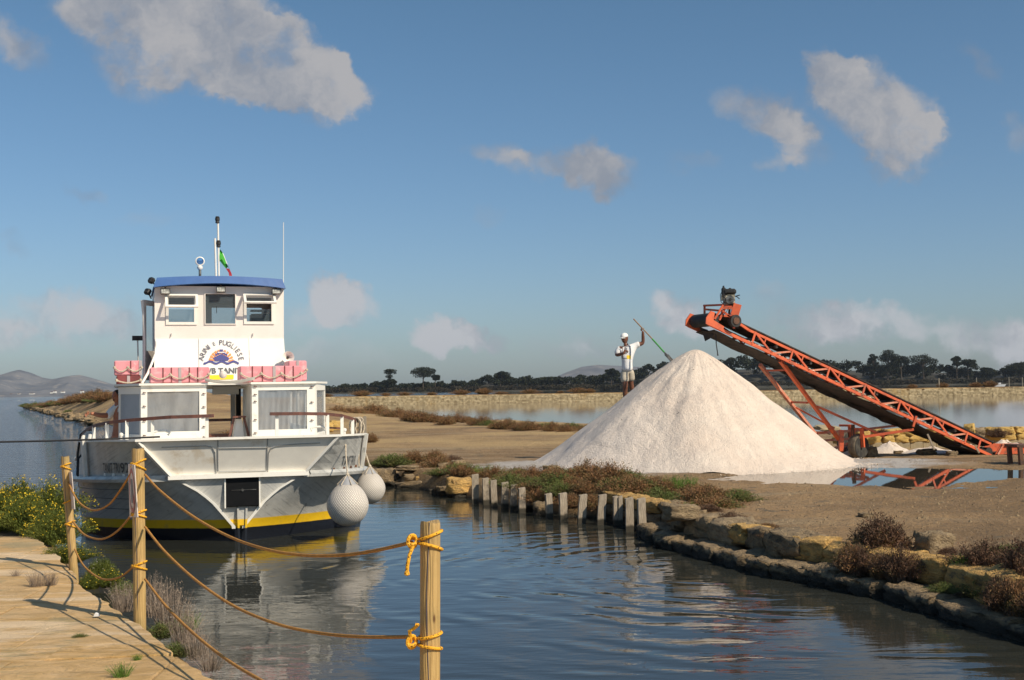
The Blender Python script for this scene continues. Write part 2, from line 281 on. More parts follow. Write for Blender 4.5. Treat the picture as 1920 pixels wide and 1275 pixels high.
m = mat('hazed_rock', (.17, .17, .18), (.10, .11, .13), .95, .012, world=True, c3=(.26, .24, .22), s3=.02)  # bluish tint in the rock colour stands in for thicker distant haze
mat('far_soil', (.055, .048, .034), (.035, .034, .022), .95, .05, world=True)

# ------------------------------------------------------------------ mesh helpers
def link(o, parent=None):
    COL.objects.link(o)
    if parent: o.parent = parent
    return o
def tag(o, label=None, cat=None, group=None, kind=None):
    if label: o['label'] = label
    if cat: o['category'] = cat
    if group: o['group'] = group
    if kind: o['kind'] = kind
    return o
def empty(name, loc=(0, 0, 0), rz=0., label=None, cat=None, group=None):
    o = bpy.data.objects.new(name, None); COL.objects.link(o); o.location = loc; o.rotation_euler = (0, 0, rz); o.empty_display_size = .1
    return tag(o, label, cat, group)
class MB:
    def __init__(s): s.v = []; s.f = []
    def add(s, vs, fs):
        n = len(s.v); s.v += [tuple(p) for p in vs]; s.f += [tuple(i+n for i in f) for f in fs]; return s
    def box(s, c, d, rot=None):
        c = Vector(c); h = [x/2 for x in d]; vs = []
        for sx in (-1, 1):
            for sy in (-1, 1):
                for sz in (-1, 1):
                    p = Vector((sx*h[0], sy*h[1], sz*h[2]))
                    if rot: p = rot @ p
                    vs.append(c+p)
        return s.add(vs, [(0, 1, 3, 2), (4, 6, 7, 5), (0, 4, 5, 1), (2, 3, 7, 6), (0, 2, 6, 4), (1, 5, 7, 3)])
    def bar(s, a, b, w, h=None, upv=(0, 0, 1)):
        a, b = Vector(a), Vector(b); h = h or w; d = (b-a); L = d.length; d.normalize(); x = d.cross(Vector(upv))
        if x.length < 1e-3: x = d.cross(Vector((0, 1, 0)))
        x.normalize(); z = x.cross(d); return s.box((a+b)/2, (L, w, h), Matrix((d, x, z)).transposed())
    def tube(s, pts, r, n=8, caps=True):
        pts = [Vector(p) for p in pts]; rs = r if isinstance(r, (list, tuple)) else [r]*len(pts); vs = []; fs = []; prev = None
        for i, p in enumerate(pts):
            d = (pts[min(i+1, len(pts)-1)]-pts[max(i-1, 0)])
            if d.length < 1e-9: d = Vector((0, 0, 1))
            d.normalize()
            if prev is None:
                x = d.cross(Vector((0, 0, 1)));
                if x.length < .05: x = d.cross(Vector((0, 1, 0)))
            else: x = prev-d*prev.dot(d)
            x.normalize(); prev = x; y = d.cross(x)
            for k in range(n): a = 2*math.pi*k/n; vs.append(p+(x*math.cos(a)+y*math.sin(a))*rs[i])
        for i in range(len(pts)-1):
            for k in range(n): fs.append((i*n+k, i*n+(k+1) % n, (i+1)*n+(k+1) % n, (i+1)*n+k))
        if caps: fs.append(tuple(range(n))[::-1]); fs.append(tuple((len(pts)-1)*n+k for k in range(n)))
        return s.add(vs, fs)
    def lathe(s, prof, n=16, axis='Z', c=(0, 0, 0)):
        vs = []; fs = []; c = Vector(c)
        for (r, h) in prof:
            for k in range(n):
                a = 2*math.pi*k/n; x, y = r*math.cos(a), r*math.sin(a)
                vs.append(c+(Vector((x, y, h)) if axis == 'Z' else Vector((x, h, y)) if axis == 'Y' else Vector((h, x, y))))
        for i in range(len(prof)-1):
            for k in range(n): fs.append((i*n+k, i*n+(k+1) % n, (i+1)*n+(k+1) % n, (i+1)*n+k))
        fs.append(tuple(range(n))[::-1]); fs.append(tuple((len(prof)-1)*n+k for k in range(n))); return s.add(vs, fs)
    def quad(s, *p): return s.add(p, [tuple(range(len(p)))])
    def grid(s, rows):
        n = len(rows[0]); vs = [p for r in rows for p in r]; fs = []
        for i in range(len(rows)-1):
            for k in range(n-1): fs.append((i*n+k, i*n+k+1, (i+1)*n+k+1, (i+1)*n+k))
        return s.add(vs, fs)
    def prism(s, poly, d):   # poly list of 3D points, extruded by vector d
        poly = [Vector(p) for p in poly]; d = Vector(d); n = len(poly)
        return s.add(poly+[p+d for p in poly], [tuple(range(n))[::-1], tuple(range(n, 2*n))]+[(i, (i+1) % n, n+(i+1) % n, n+i) for i in range(n)])
    def mesh(s, name):
        me = bpy.data.meshes.new(name); me.from_pydata(s.v, [], s.f); me.update(); return me
    def build(s, name, m, parent=None, smooth=False, bevel=0., label=None, cat=None, group=None, kind=None, origin=None):
        if origin is not None:
            o_ = Vector(origin); s.v = [tuple(Vector(p)-o_) for p in s.v]
        me = s.mesh(name); bm = bmesh.new(); bm.from_mesh(me); bmesh.ops.recalc_face_normals(bm, faces=bm.faces)
        if bevel: bmesh.ops.bevel(bm, geom=list(bm.edges), offset=bevel, segments=1, affect='EDGES', clamp_overlap=True)
        bm.to_mesh(me); bm.free()
        if isinstance(m, str): m = MT[m]
        me.materials.append(m)
        if smooth: me.polygons.foreach_set('use_smooth', [True]*len(me.polygons)); me.set_sharp_from_angle(angle=R(42))
        o = bpy.data.objects.new(name, me); link(o, parent)
        if origin is not None: o.location = origin
        return tag(o, label, cat, group, kind)
def npmesh(name, V, Fa, m, smooth=False):
    me = bpy.data.meshes.new(name); k = Fa.shape[1]
    me.vertices.add(len(V)); me.vertices.foreach_set('co', V.astype(np.float32).ravel())
    me.loops.add(Fa.size); me.loops.foreach_set('vertex_index', Fa.astype(np.int32).ravel())
    me.polygons.add(len(Fa)); me.polygons.foreach_set('loop_start', np.arange(0, Fa.size, k, dtype=np.int32)); me.polygons.foreach_set('loop_total', np.full(len(Fa), k, dtype=np.int32))
    me.update(calc_edges=True)
    for mm in (m if isinstance(m, list) else [m]): me.materials.append(MT[mm])
    if smooth: me.polygons.foreach_set('use_smooth', [True]*len(me.polygons))
    return me
def place(name, me, loc, rz=0., sc=1., parent=None, **kw):
    o = bpy.data.objects.new(name, me); link(o, parent); o.location = loc; o.rotation_euler = (0, 0, rz); o.scale = (sc,)*3 if isinstance(sc, (int, float)) else sc
    return tag(o, **kw)
def vnoise(x, y, s, seed=0): return mnoise.noise(Vector((x*s, y*s, seed)))
def sag(a, b, drop, n=24):
    a, b = Vector(a), Vector(b); return [a.lerp(b, i/n)-Vector((0, 0, 4*drop*(i/n)*(1-i/n))) for i in range(n+1)]

# ------------------------------------------------------------------ land polygons
def cut(*p): return [(q.x, q.y) for q in p]
canal_edge = [(4.56, 11.1), (4.3, 11.82), (4.09, 12.94), (3.63, 14.06), (3.1, 14.87), (2.7, 16.14), (2.11, 17.91), (2.05, 19.3), (2.08, 20.2), (1.75, 21.0), (1.0, 21.65), (.61, 21.9), (.15, 22.75), (-.79, 24.71), (-1.25, 25.6), (-2.06, 27.58), (-3.04, 29.4)]
land = [(30, 2), (9, 3), (6, 7.5), (5.0, 9.6)]+canal_edge+[(-4.6, 33), (-9, 43), (-19, 64), (-30.6, 89), (-45.6, 122), (-68, 172), (-91, 229), (-95, 238), (-88, 247), (-60, 236), (-33, 214), (200, 216), (400, 100), (200, 2)]
pond = [(-27, 200.5), (-24, 175), (-16.5, 150), (-10.5, 118), (-5, 92), (0.2, 78), (4.1, 68), (9, 60.5), (14, 54), (22, 47), (60, 42), (170, 60), (190, 200.5)]
def sdist(P, poly):
    P = np.asarray(P); poly = np.asarray(poly, float); d = np.full(len(P), 1e18); ins = np.zeros(len(P), bool)
    for i in range(len(poly)):
        a = poly[i]; b = poly[(i+1) % len(poly)]; e = b-a; w = P-a; tt = np.clip((w@e)/(e@e), 0, 1); q = w-tt[:, None]*e; d = np.minimum(d, (q**2).sum(1))
        c = ((a[1] > P[:, 1]) != (b[1] > P[:, 1])); with_ = np.where(c, (b[0]-a[0])*(P[:, 1]-a[1])/((b[1]-a[1]) if b[1] != a[1] else 1e-9)+a[0], 0); ins ^= c & (P[:, 0] < with_)
    return np.where(ins, 1, -1)*np.sqrt(d)
def sstep(x, a, b): t_ = np.clip((x-a)/(b-a), 0, 1); return t_*t_*(3-2*t_)
def npnoise(P, s, seed=0, oct=3):
    out = np.zeros(len(P)); 
    for i, (x, y) in enumerate(P): out[i] = mnoise.fractal(Vector((x*s, y*s, seed)), 1., 2., oct)
    return out
PUD = PZ(1668, 890, .42)
def ground(P):
    P = np.asarray(P, float); s = sdist(P, land); sp = sdist(P, pond); D = P[:, 1]
    n1 = npnoise(P, .35, 3); n2 = npnoise(P, 2.2, 9, 3)
    far = sstep(D, 30, 60)
    edge0 = .25+.3*far; edge1 = .75+2.2*far
    h = -.6+(1.02+.05*n1+.018*n2)*sstep(s, edge0-.3, edge1)
    h = h-(.42+.55)*sstep(sp, -2.2-0*far, 1.0)
    # bank of earth on the far spit
    ax, ay = -24., 88.; bx, by = -84., 226.; L2 = (bx-ax)**2+(by-ay)**2; tt = ((P[:, 0]-ax-4)*(bx-ax)+(P[:, 1]-ay)*(by-ay))/L2
    dd = np.abs((P[:, 0]-ax-4)*(by-ay)-(P[:, 1]-ay)*(bx-ax))/math.sqrt(L2)
    prof = sstep(tt, -.2, .25)*sstep(tt, 1.02, .5)
    h = h+2.15*prof*sstep(dd, 13, 1)*(1+.10*n1)*(s > 0)*sstep(s, .5, 6)
    h = h-.13*sstep(D, 30.5, 32.5)*sstep(D, 60, 45)*sstep(P[:, 0], 6.5, 9.)
    # shallow hollow that holds the puddle
    ex = (P[:, 0]-PUD.x)/3.6; ey = (P[:, 1]-PUD.y)/2.3; rr_ = np.sqrt(ex**2+ey**2)+.22*n1+.10*n2
    h = h-.075*sstep(rr_, 1.12, .72)
    return h
ORD = 'first second third fourth fifth sixth seventh eighth ninth tenth eleventh twelfth thirteenth fourteenth fifteenth sixteenth seventeenth eighteenth nineteenth twentieth twenty-first twenty-second twenty-third twenty-fourth twenty-fifth twenty-sixth twenty-seventh twenty-eighth twenty-ninth thirtieth'.split()
def gz(x, y): return float(ground([(x, y)])[0])
# one sheet, fine near the camera, coarse far away
rows = []; Dv = 8.
while Dv < 262: rows.append(Dv); Dv *= 1.0085
cols = np.concatenate([np.linspace(-.55, -.45, 12)[:-1], np.linspace(-.45, -.3, 110)[:-1], np.linspace(-.3, .5, 330), np.linspace(.5, 1.0, 30)[1:]])
P = np.array([(c*d, d) for d in rows for c in cols]); Hh = ground(P); nr, nc = len(rows), len(cols)
idx = np.arange(nr*nc).reshape(nr, nc); Fq = np.stack([idx[:-1, :-1], idx[:-1, 1:], idx[1:, 1:], idx[1:, :-1]], -1).reshape(-1, 4)
keep = Hh[Fq].max(1) > -.59; me = npmesh('ground', np.c_[P, Hh], Fq[keep], 'earth', True); place('ground', me, (0, 0, 0), kind='structure')
# water sheets
MB().quad((-6000, -60, 0), (6000, -60, 0), (6000, 5200, 0), (-6000, 5200, 0)).build('sea_and_canal_water', 'canal', kind='structure')
MB().quad(*[(x, y, .012) for x, y in [(-28.5, 203), (-27, 175), (-19.5, 148), (-13.5, 116), (-8, 90), (-3, 76), (1.5, 66), (7, 58), (12.5, 51.5), (21, 44.5), (60, 39), (180, 50), (200, 203)]]).build('pond_water', 'pond', kind='structure')
MB().quad((PUD.x-4.2, PUD.y-3.2, .395), (PUD.x+4.2, PUD.y-3.2, .395), (PUD.x+4.2, PUD.y+3.6, .395), (PUD.x-4.2, PUD.y+3.6, .395)).build('puddle_water', 'puddle', kind='structure')
MB().quad((-6000, -60, -3), (6000, -60, -3), (6000, 5200, -3), (-6000, 5200, -3)).build('sea_bed', 'far_soil', kind='structure')

# ------------------------------------------------------------------ far background: mountains, shore, woods
def ridge(name, D, prof, depth, z_lo, mtl, amp, seed):
    xs = np.linspace(prof[0][0], prof[-1][0], 160); hs = np.interp(xs, [p[0] for p in prof], [p[1] for p in prof]); rowsv = []
    for j in range(14):
        f = j/13.; r_ = []
        for x_, y_ in zip(xs, hs):
            top = PD(x_, y_, D); zt = max(top.z, .5); n = mnoise.fractal(Vector((top.x*.006, f*2.2, seed)), 1., 2., 5)
            r_.append((top.x*(1-(1-f)*depth/D*.5), D-(1-f)*depth, z_lo+(zt-z_lo)*min(1, max(0, (f**1.15)*(1+amp*n*(1-f)*2.2)))+0))
        rowsv.append(r_)
    for r in (rowsv[-1],): rowsv.append([(p[0], D+depth, z_lo) for p in r])
    return MB().grid(rowsv).build(name, mtl, smooth=True, kind='structure')
ridge('distant_mountains', 4200, [(-500, 725), (-300, 715), (-120, 722), (-20, 712), (0, 703), (20, 697), (36, 693), (58, 699), (80, 708), (98, 711), (118, 707), (135, 704), (150, 703), (170, 708), (190, 714), (215, 722), (250, 733), (300, 738)], 500, -1, 'hazed_rock', .5, 1)
ridge('distant_hills', 4300, [(960, 722), (1030, 712), (1060, 699), (1090, 688), (1120, 684), (1160, 686), (1200, 688), (1260, 695), (1330, 700), (1420, 712)], 400, -1, 'hazed_rock', .4, 4)
ridge('far_coast', 2500, [(-700, 744), (-200, 739), (0, 735), (120, 735.5), (250, 735), (420, 735), (560, 734), (700, 731)], 120, -1, 'hazed_rock', .3, 7)
for i, (px, py, w, h) in enumerate([(22, 738, 9, 4), (60, 736.5, 12, 4), (98, 734, 8, 4), (103, 732.5, 6, 5), (118, 733, 8, 4), (154, 732, 7, 6), (36, 737, 6, 3)]):
    c = PD(px, py+1, 2455); k = 2370/F_*.75; H_ = h*k
    e = empty('white_house', (c.x, c.y, max(.3, c.z-H_)), 0, ['low pale house nearest the left edge under the mountains', 'longest white building on the far shore', 'small white house left of the pair below the mountain saddle', 'taller white house above the middle of the far shore', 'white block right of the taller house on the far shore', 'white house with a tower shape at the right of the far shore', 'tiny pale shed between the two leftmost far houses'][i], 'house', 'white houses on the far shore')
    MB().box((0, 0, H_/2), (w*k, 8, H_)).build('wall', 'house_white', e)
    MB().prism([(-w*k*.52, -4.3, H_), (w*k*.52, -4.3, H_), (0, -4.3, H_+h*k*.35)], (0, 8.6, 0)).build('roof', 'rusty', e)
# wooded island
ISL = 1000.
prof = [(560, 733), (640, 719), (700, 717), (760, 719), (830, 716), (880, 712), (905, 704), (935, 698), (965, 706), (1010, 705), (1050, 703), (1080, 704), (1110, 702), (1145, 698), (1190, 690), (1210, 683), (1240, 680), (1300, 678), (1340, 674), (1360, 671), (1385, 668), (1400, 667), (1440, 668), (1480, 672), (1540, 673), (1600, 674), (1625, 682), (1640, 682), (1700, 682), (1760, 682), (1800, 688), (1850, 692), (1880, 688), (1905, 680), (1940, 674), (2100, 676), (2300, 690)]
rowsv = []
xs = np.linspace(540, 2300, 200)
for j, (dy, fz) in enumerate([(0, 0), (6, .06), (25, .12), (60, .45), (95, .6), (260, -.05)]):
    r_ = []
    for x_ in xs:
        top = PD(x_, np.interp(x_, [p[0] for p in prof], [p[1] for p in prof]), ISL+60); zt = top.z
        r_.append((top.x*(ISL+dy)/(ISL+60), ISL+dy+12*vnoise(x_, 0, .01, 2), -.4 if j == 0 else max(1.0 if j == 1 else -1, zt*fz)))
    rowsv.append(r_)
MB().grid(rowsv).build('wooded_island', 'far_soil', smooth=True, kind='structure')
def clumps(cent, rad, nleaf, size, flat=.8, g=None):
    """leaf quads spread through the shells of ellipsoid clumps"""
    g = g or rng; cent = np.asarray(cent, float); rad = np.asarray(rad, float); n = nleaf*len(cent)
    d = g.normal(size=(n, 3)); d /= np.linalg.norm(d, axis=1)[:, None]; rr_ = (g.random(n)**.33)[:, None]
    c = np.repeat(cent, nleaf, 0)+d*rr_*np.repeat(rad, nleaf, 0)*np.array([1, 1, flat])
    a = g.normal(size=(n, 3)); a /= np.linalg.norm(a, axis=1)[:, None]; b_ = np.cross(a, g.normal(size=(n, 3))); b_ /= np.linalg.norm(b_, axis=1)[:, None]
    s = (size*(.6+.8*g.random(n)))[:, None]; V = np.stack([c-a*s, c+b_*s*.8, c+a*s, c-b_*s*.8], 1).reshape(-1, 3)
    return V, np.arange(n*4).reshape(-1, 4)
cc, rr2 = [], []
for i in range(1500):
    x_ = random.uniform(545, 2280); k = random.random(); dpt = ISL+20+45*k
    zt = PD(x_, np.interp(x_, [p[0] for p in prof], [p[1] for p in prof]), dpt).z; R_ = random.uniform(2.2, 4.2)
    lim = zt-R_*.5-3.0*vnoise(x_, 3, .06)-1.5*random.random()
    cc.append((PD(x_, 700, dpt).x, dpt, max(1.2, lim*(.25+.75*random.random()**.35)))); rr2.append((R_, R_, R_*.75))
V, Fv = clumps(cc, rr2, 60, .75)
place('far_pine_wood', npmesh('far_pine_wood', V, Fv, 'pine_leaf'), (0, 0, 0), label='dark pine wood that covers the low island beyond the ponds', cat='wood', kind='stuff')
cc, rr2 = [], []
for i in range(1500):
    x_ = random.uniform(545, 2250); q = PD(x_, 700, ISL+random.uniform(4, 18)); cc.append((q.x, q.y, random.uniform(.8, 4.2))); rr2.append((random.uniform(2.5, 4.5),)*2+(1.6,))
V, Fv = clumps(cc, rr2, 40, .55)
place('shore_scrub', npmesh('shore_scrub', V, Fv, 'scrub_leaf'), (0, 0, 0), label='low brown scrub along the shore below the pine wood', cat='scrub', kind='stuff')
def pine(px, base_py, top_py, spread, label, D=ISL-2, style='umbrella', seed=1, lean=0.):
    g = np.random.default_rng(seed); rd = random.Random(seed)
    b = PD(px, base_py, D); H_ = PD(px, top_py, D).z-b.z; w = spread*D/F_/2
    e = empty('pine_tree', (b.x, b.y, b.z), 0, label, 'tree', 'pine trees standing out of the island wood')
    tr = MB(); cen, ra = [], []
    tipx = lean*H_; tr.tube([(0, 0, -3), (tipx*.3, 0, H_*.35), (tipx*.8, 0, H_*.7)], [H_*.035, H_*.028, H_*.02], 6)
    n = 11 if style == 'umbrella' else 16
    for i in range(n):
        a = 6.28*i/n+rd.random(); f = rd.uniform(.35, 1.0); zz_ = H_*(rd.uniform(.58, .9) if style == 'umbrella' else rd.uniform(.25, .88))
        if style == 'tier': zz_ = H_*rd.choice([.28, .35, .6, .85]); f = rd.uniform(.3, 1.)*(1 if zz_ < H_*.5 else .75)
        px_, py_ = math.cos(a)*w*f*.8+tipx, math.sin(a)*w*f*.8
        cen.append((px_, py_, zz_)); r_ = w*rd.uniform(.32, .5); ra.append((r_, r_, r_*.6))
        tr.tube([(tipx*.6, 0, zz_*.62), (px_*.6, py_*.6, zz_*.85), (px_, py_, zz_)], [H_*.016, H_*.011, H_*.006], 5)
    cen.append((tipx, 0, H_*.93)); ra.append((w*.45, w*.45, H_*.08))
    V, Fv = clumps(cen, ra, 230, .42, 1., g)
    tr.build('trunk', 'bark', e); place('crown', npmesh('crown', V, Fv, 'pine_leaf'), (0, 0, 0), parent=e)
for i, a in enumerate([(728, 727, 692, 36, 'lone pine in open tiers, leftmost of the island trees', 'tier'), (793, 724, 688, 50, 'broad umbrella pine right of the lone tiered pine', 'umbrella'), (816, 724, 703, 16, 'small round pine close to the right of the broad umbrella pine', 'umbrella'),
        (938, 722, 697, 32, 'bushy pine rising halfway between the lone pines and the man', 'umbrella'), (1146, 716, 691, 26, 'flat-topped pine just left of the man on the salt', 'umbrella'),
        (1664, 706, 656, 44, 'tallest pine of the island, right of the conveyor middle', 'full'), (1640, 706, 664, 26, 'dense pine leaning against the left of the tallest pine', 'full'), (1690, 706, 667, 38, 'rounded umbrella pine just right of the tallest pine', 'umbrella'),
        (1732, 706, 666, 58, 'widest flat umbrella pine of the right group', 'umbrella'), (1794, 706, 668, 24, 'thin pine with a small high crown near the right', 'umbrella'), (1815, 706, 674, 38, 'leaning pine beside the thin high-crowned pine', 'full'), (1855, 706, 690, 31, 'low round pine next to last on the right', 'full'), (1912, 706, 680, 49, 'dark bushy pine cut by the right edge of the picture', 'full')]):
    pine(a[0], a[1], a[2], a[3], a[4], style=a[5], seed=11+i, lean=random.uniform(-.1, .1), D=ISL+8+i)
# thin posts on the far dike and a small pale boat by the far shore
for i, (px, y0, y1, D) in enumerate([(1761, 709, 733, 206), (1831, 708, 722, 300), (1892, 707, 722, 300), (1917, 707, 722, 300)]):
    a = PD(px, y1, D); b = PD(px, y0, D); a.z = min(a.z, .2)
    MB().tube([(0, 0, 0), (0.02*(i % 2), 0, b.z-a.z)], [.14, .10], 6).build('wooden_post', 'fence_wood', None, label=['tallest wooden post standing on the stone dike, right of the conveyor', 'thin post in the water left of the pale boat', 'thin post just right of the pale boat on the far shore', 'thin post at the right edge beyond the dike'][i], cat='post', group='posts beyond the pond').location = a
bt = empty('small_boat', PD(1874, 720, 560), 0, 'tiny pale boat pulled up on the far shore between two posts', 'boat')
bt.location.z = .05
MB().prism([(-2.6, 0, .0), (2.4, 0, .0), (3.1, 0, .9), (-2.8, 0, .8)], (0, 1.6, 0)).build('hull', 'tank_white', bt); MB().prism([(-.6, .3, .9), (1., .3, .9), (.8, .3, 1.7), (-.3, .3, 1.6)], (0, 1., 0)).build('cabin', 'tank_white', bt); MB().tube([(1.6, .8, .8), (1.9, .8, 2.4)], .06, 5).build('mast', 'steel', bt)

# ------------------------------------------------------------------ dry stone dike across the pond (200 m away)
dike = empty('stone_dike', (60, 199.6, 0), 0, 'long low dike wall of pale yellow stone across the far side of the salt pond', 'wall')
MB().box((30, 5.4, .6), (300, 6, 1.6)).build('core', 'earth', dike)
mb = MB(); g = random.Random(3); z = -.1
for c in range(6):
    x = -95.; hh_ = .235
    while x < 120:
        w = g.uniform(.35, .95)
        if c < 5 or g.random() < .97:
            col_j = g.uniform(-.06, .06)+1.5*vnoise(x, 0, .05, c*.1)*.1; xx = x
            zt = z+hh_*(g.uniform(.74, .9) if c < 5 else g.uniform(.55, 1.25))
            y0 = 1.2+col_j+.05*c; mb.add([(xx+.015, y0, z), (xx+w-.015, y0, z), (xx+w-.02, y0, zt), (xx+.02, y0+.03, zt), (xx+.015, y0+.9, z), (xx+w-.015, y0+.9, z), (xx+w-.02, y0+.9, zt), (xx+.02, y0+.9, zt)], [(0, 1, 2, 3), (3, 2, 6, 7), (0, 3, 7, 4), (1, 5, 6, 2)])
        x += w
    z += hh_
mb.build('stones', 'wall_stone', dike, kind='stuff')

# ------------------------------------------------------------------ plants
def shoots(seed, n, R_, H_, leafs, lsize, droop=.25, twig=.0, flat=1.0, narrow=.45, core=.35):
    g = np.random.default_rng(seed)
    ang = g.random(n)*6.283; rad = np.sqrt(g.random(n)); ln = .55+.45*g.random(n)
    base = np.stack([np.cos(ang)*rad*R_*core, np.sin(ang)*rad*R_*core, np.zeros(n)], 1)
    lumps = .75+.35*np.sin(ang*2+seed)+.15*np.sin(ang*5+seed*2)
    tip = np.stack([np.cos(ang)*rad*R_*lumps, np.sin(ang)*rad*R_*lumps, H_*ln*(1-flat*.65*rad**2)], 1)
    mid = (base+tip)/2+np.array([0, 0, 1])*H_*droop*.5
    tl = g.random((n, leafs))**.7; tl = tl[:, :, None]
    p = (1-tl)**2*base[:, None]+2*tl*(1-tl)*mid[:, None]+tl**2*tip[:, None]; p = p.reshape(-1, 3)+g.normal(size=(n*leafs, 3))*R_*.035
    m_ = len(p); d = np.repeat(tip-base, leafs, 0); d /= np.linalg.norm(d, axis=1)[:, None]+1e-9; a = d+g.normal(size=(m_, 3))*.7; a /= np.linalg.norm(a, axis=1)[:, None]
    b_ = np.cross(a, g.normal(size=(m_, 3))); b_ /= np.linalg.norm(b_, axis=1)[:, None]; s = (lsize*(.6+.8*g.random(m_)))[:, None]
    V = np.stack([p-a*s, p+b_*s*narrow, p+a*s], 1).reshape(-1, 3); V[:, 2] = np.maximum(V[:, 2], -.05)
    Fv = np.arange(m_*3).reshape(-1, 3)
    # stems: thin three-sided strips
    tw = twig or lsize*.16; k = 5; ts = np.linspace(0, 1, k)[None, :, None]; cp = (1-ts)**2*base[:, None]+2*ts*(1-ts)*mid[:, None]+ts**2*tip[:, None]
    sd_ = g.normal(size=(n, 1, 3)); sd_ /= np.linalg.norm(sd_, axis=2)[:, :, None]; wv_ = tw*(1.2-ts); SV = np.stack([cp-sd_*wv_, cp+sd_*wv_], 2).reshape(-1, 3)
    i0 = (np.arange(n)[:, None]*k+np.arange(k-1)[None])*2; SF = np.stack([i0, i0+1, i0+3, i0+2], -1).reshape(-1, 4)
    tips = tip
    return V, Fv, SV, SF, tips
PV = {}
def variants(key, leafm, stemm, cnt, **kw):
    PV[key] = []
    for i in range(cnt):
        V, Fv, SV, SF, tips = shoots(100+i*7+len(key), **kw)
        PV[key].append((npmesh(key+'_foliage', V, Fv, leafm), npmesh(key+'_stem', SV, SF, stemm), tips))
variants('rust', 'leaf_rust', 'twig_dark', 4, n=420, R_=.5, H_=.5, leafs=12, lsize=.022)
variants('olive', 'leaf_olive', 'twig_dark', 4, n=420, R_=.5, H_=.42, leafs=12, lsize=.022)
variants('purple', 'leaf_purple', 'twig_dark', 3, n=620, R_=.5, H_=.6, leafs=11, lsize=.021, twig=.004)
variants('green', 'leaf_green', 'leaf_green', 2, n=150, R_=.5, H_=.75, leafs=5, lsize=.035, twig=.008, flat=.3, narrow=.25)
variants('flower', 'leaf_flower', 'leaf_flower', 2, n=700, R_=.5, H_=.6, leafs=12, lsize=.019)
variants('dry', 'twig_dry', 'twig_dry', 3, n=230, R_=.5, H_=.75, leafs=4, lsize=.016, twig=.0035, flat=.4)
used_lab = {}
def bush(key, loc, r, label=None, h=1., group=None, i=None, cat='shrub', name='shrub', sink=.03):
    i = random.randrange(len(PV[key])) if i is None else i; fo, st, tips = PV[key][i]
    z = max(gz(loc[0], loc[1]) if len(loc) < 3 else loc[2], -.05)
    e = empty(name, (loc[0], loc[1], z-sink), random.random()*6.28, label, cat, group); e.scale = (r/.5, r/.5, r/.5*h)
    place('foliage', fo, (0, 0, 0), parent=e); place('stem', st, (0, 0, 0), parent=e)
    return e
def G(px, py, z=.42): q = PZ(px, py, z); return (q.x, q.y)

# ------------------------------------------------------------------ stones
def rock(seed, d=(1, 1, 1), jag=.13, sub=2):
    bm = bmesh.new(); bmesh.ops.create_cube(bm, size=1); bmesh.ops.subdivide_edges(bm, edges=bm.edges[:], cuts=5, use_grid_fill=True)
    for v in bm.verts:
        p = v.co.copy(); q = p.normalized()*.62; v.co = p.lerp(q, .26)
        n = mnoise.noise_vector(p*2.6+Vector((seed*3.1, seed*1.7, seed))); v.co += n*jag*.95; v.co += mnoise.noise_vector(p*6+Vector((seed, 0, 0)))*jag*.75; v.co += mnoise.noise_vector(p*14)*jag*.25
        v.co = Vector((v.co.x*d[0], v.co.y*d[1], v.co.z*d[2]))
    me = bpy.data.meshes.new('stone'); bm.to_mesh(me); bm.free(); me.polygons.foreach_set('use_smooth', [True]*len(me.polygons)); return me
RK = {k: [rock(s+j*10) for j in range(6)] for s, k in enumerate(['bank_stone', 'bank_gold', 'grey_stone', 'gold_stone', 'pale_block'])}
for k, l in RK.items():
    for me in l: me.materials.append(MT[k])
# canal bank: upper course set back over a lower ledge, each stone a part
bank = empty('canal_bank_wall', (4, 12, 0), 0, 'rough two-course stone bank along the right side of the canal', 'wall')
def stone(parent, m, loc, d, rz, tilt=0.):
    o = bpy.data.objects.new('stone', random.choice(RK[m])); link(o, parent); o.location = Vector(loc)-(parent.location if parent else Vector()); o.scale = d; o.rotation_euler = (random.uniform(-.06, .06)+tilt, random.uniform(-.06, .06), rz+random.uniform(-.1, .1)); return o
edge = [Vector((5.6, 8.4, 0)), Vector((5.0, 9.6, 0))]+[Vector((x, y, 0)) for x, y in canal_edge[:9]]
def walk(poly, step, off):
    out = []; s_ = 0.; tgt = 0.; 
    for a, b in zip(poly[:-1], poly[1:]):
        L = (b-a).length; d = (b-a)/L; n = Vector((d.y, -d.x, 0))
        while tgt < s_+L:
            p = a+d*(tgt-s_)+n*off; w = step*random.uniform(.75, 1.35); out.append((p, math.atan2(d.y, d.x), w)); tgt += w
        s_ += L
    return out
for p, a, w in walk(edge[:10], .50, .14): stone(bank, 'bank_stone', (p.x, p.y, .02+.03*random.random()), (w*1.08, .50*random.uniform(.85, 1.15), .27*random.uniform(.8, 1.2)), a)
for p, a, w in walk(edge[:10], .38, .0): stone(bank, 'bank_stone', (p.x, p.y, -.12), (w*1.0, .35, .16), a)
for p, a, w in walk(edge[:11], .55, .50):
    m_ = 'bank_gold' if random.random() < (1. if 11.3 < p.y < 14.9 else .25) else random.choice(['grey_stone', 'bank_stone']); stone(bank, m_, (p.x, p.y, .29+.03*random.random()), (w*1.05, .46*random.uniform(.8, 1.2), .30*random.uniform(.7, 1.15)), a, random.uniform(-.08, .08))
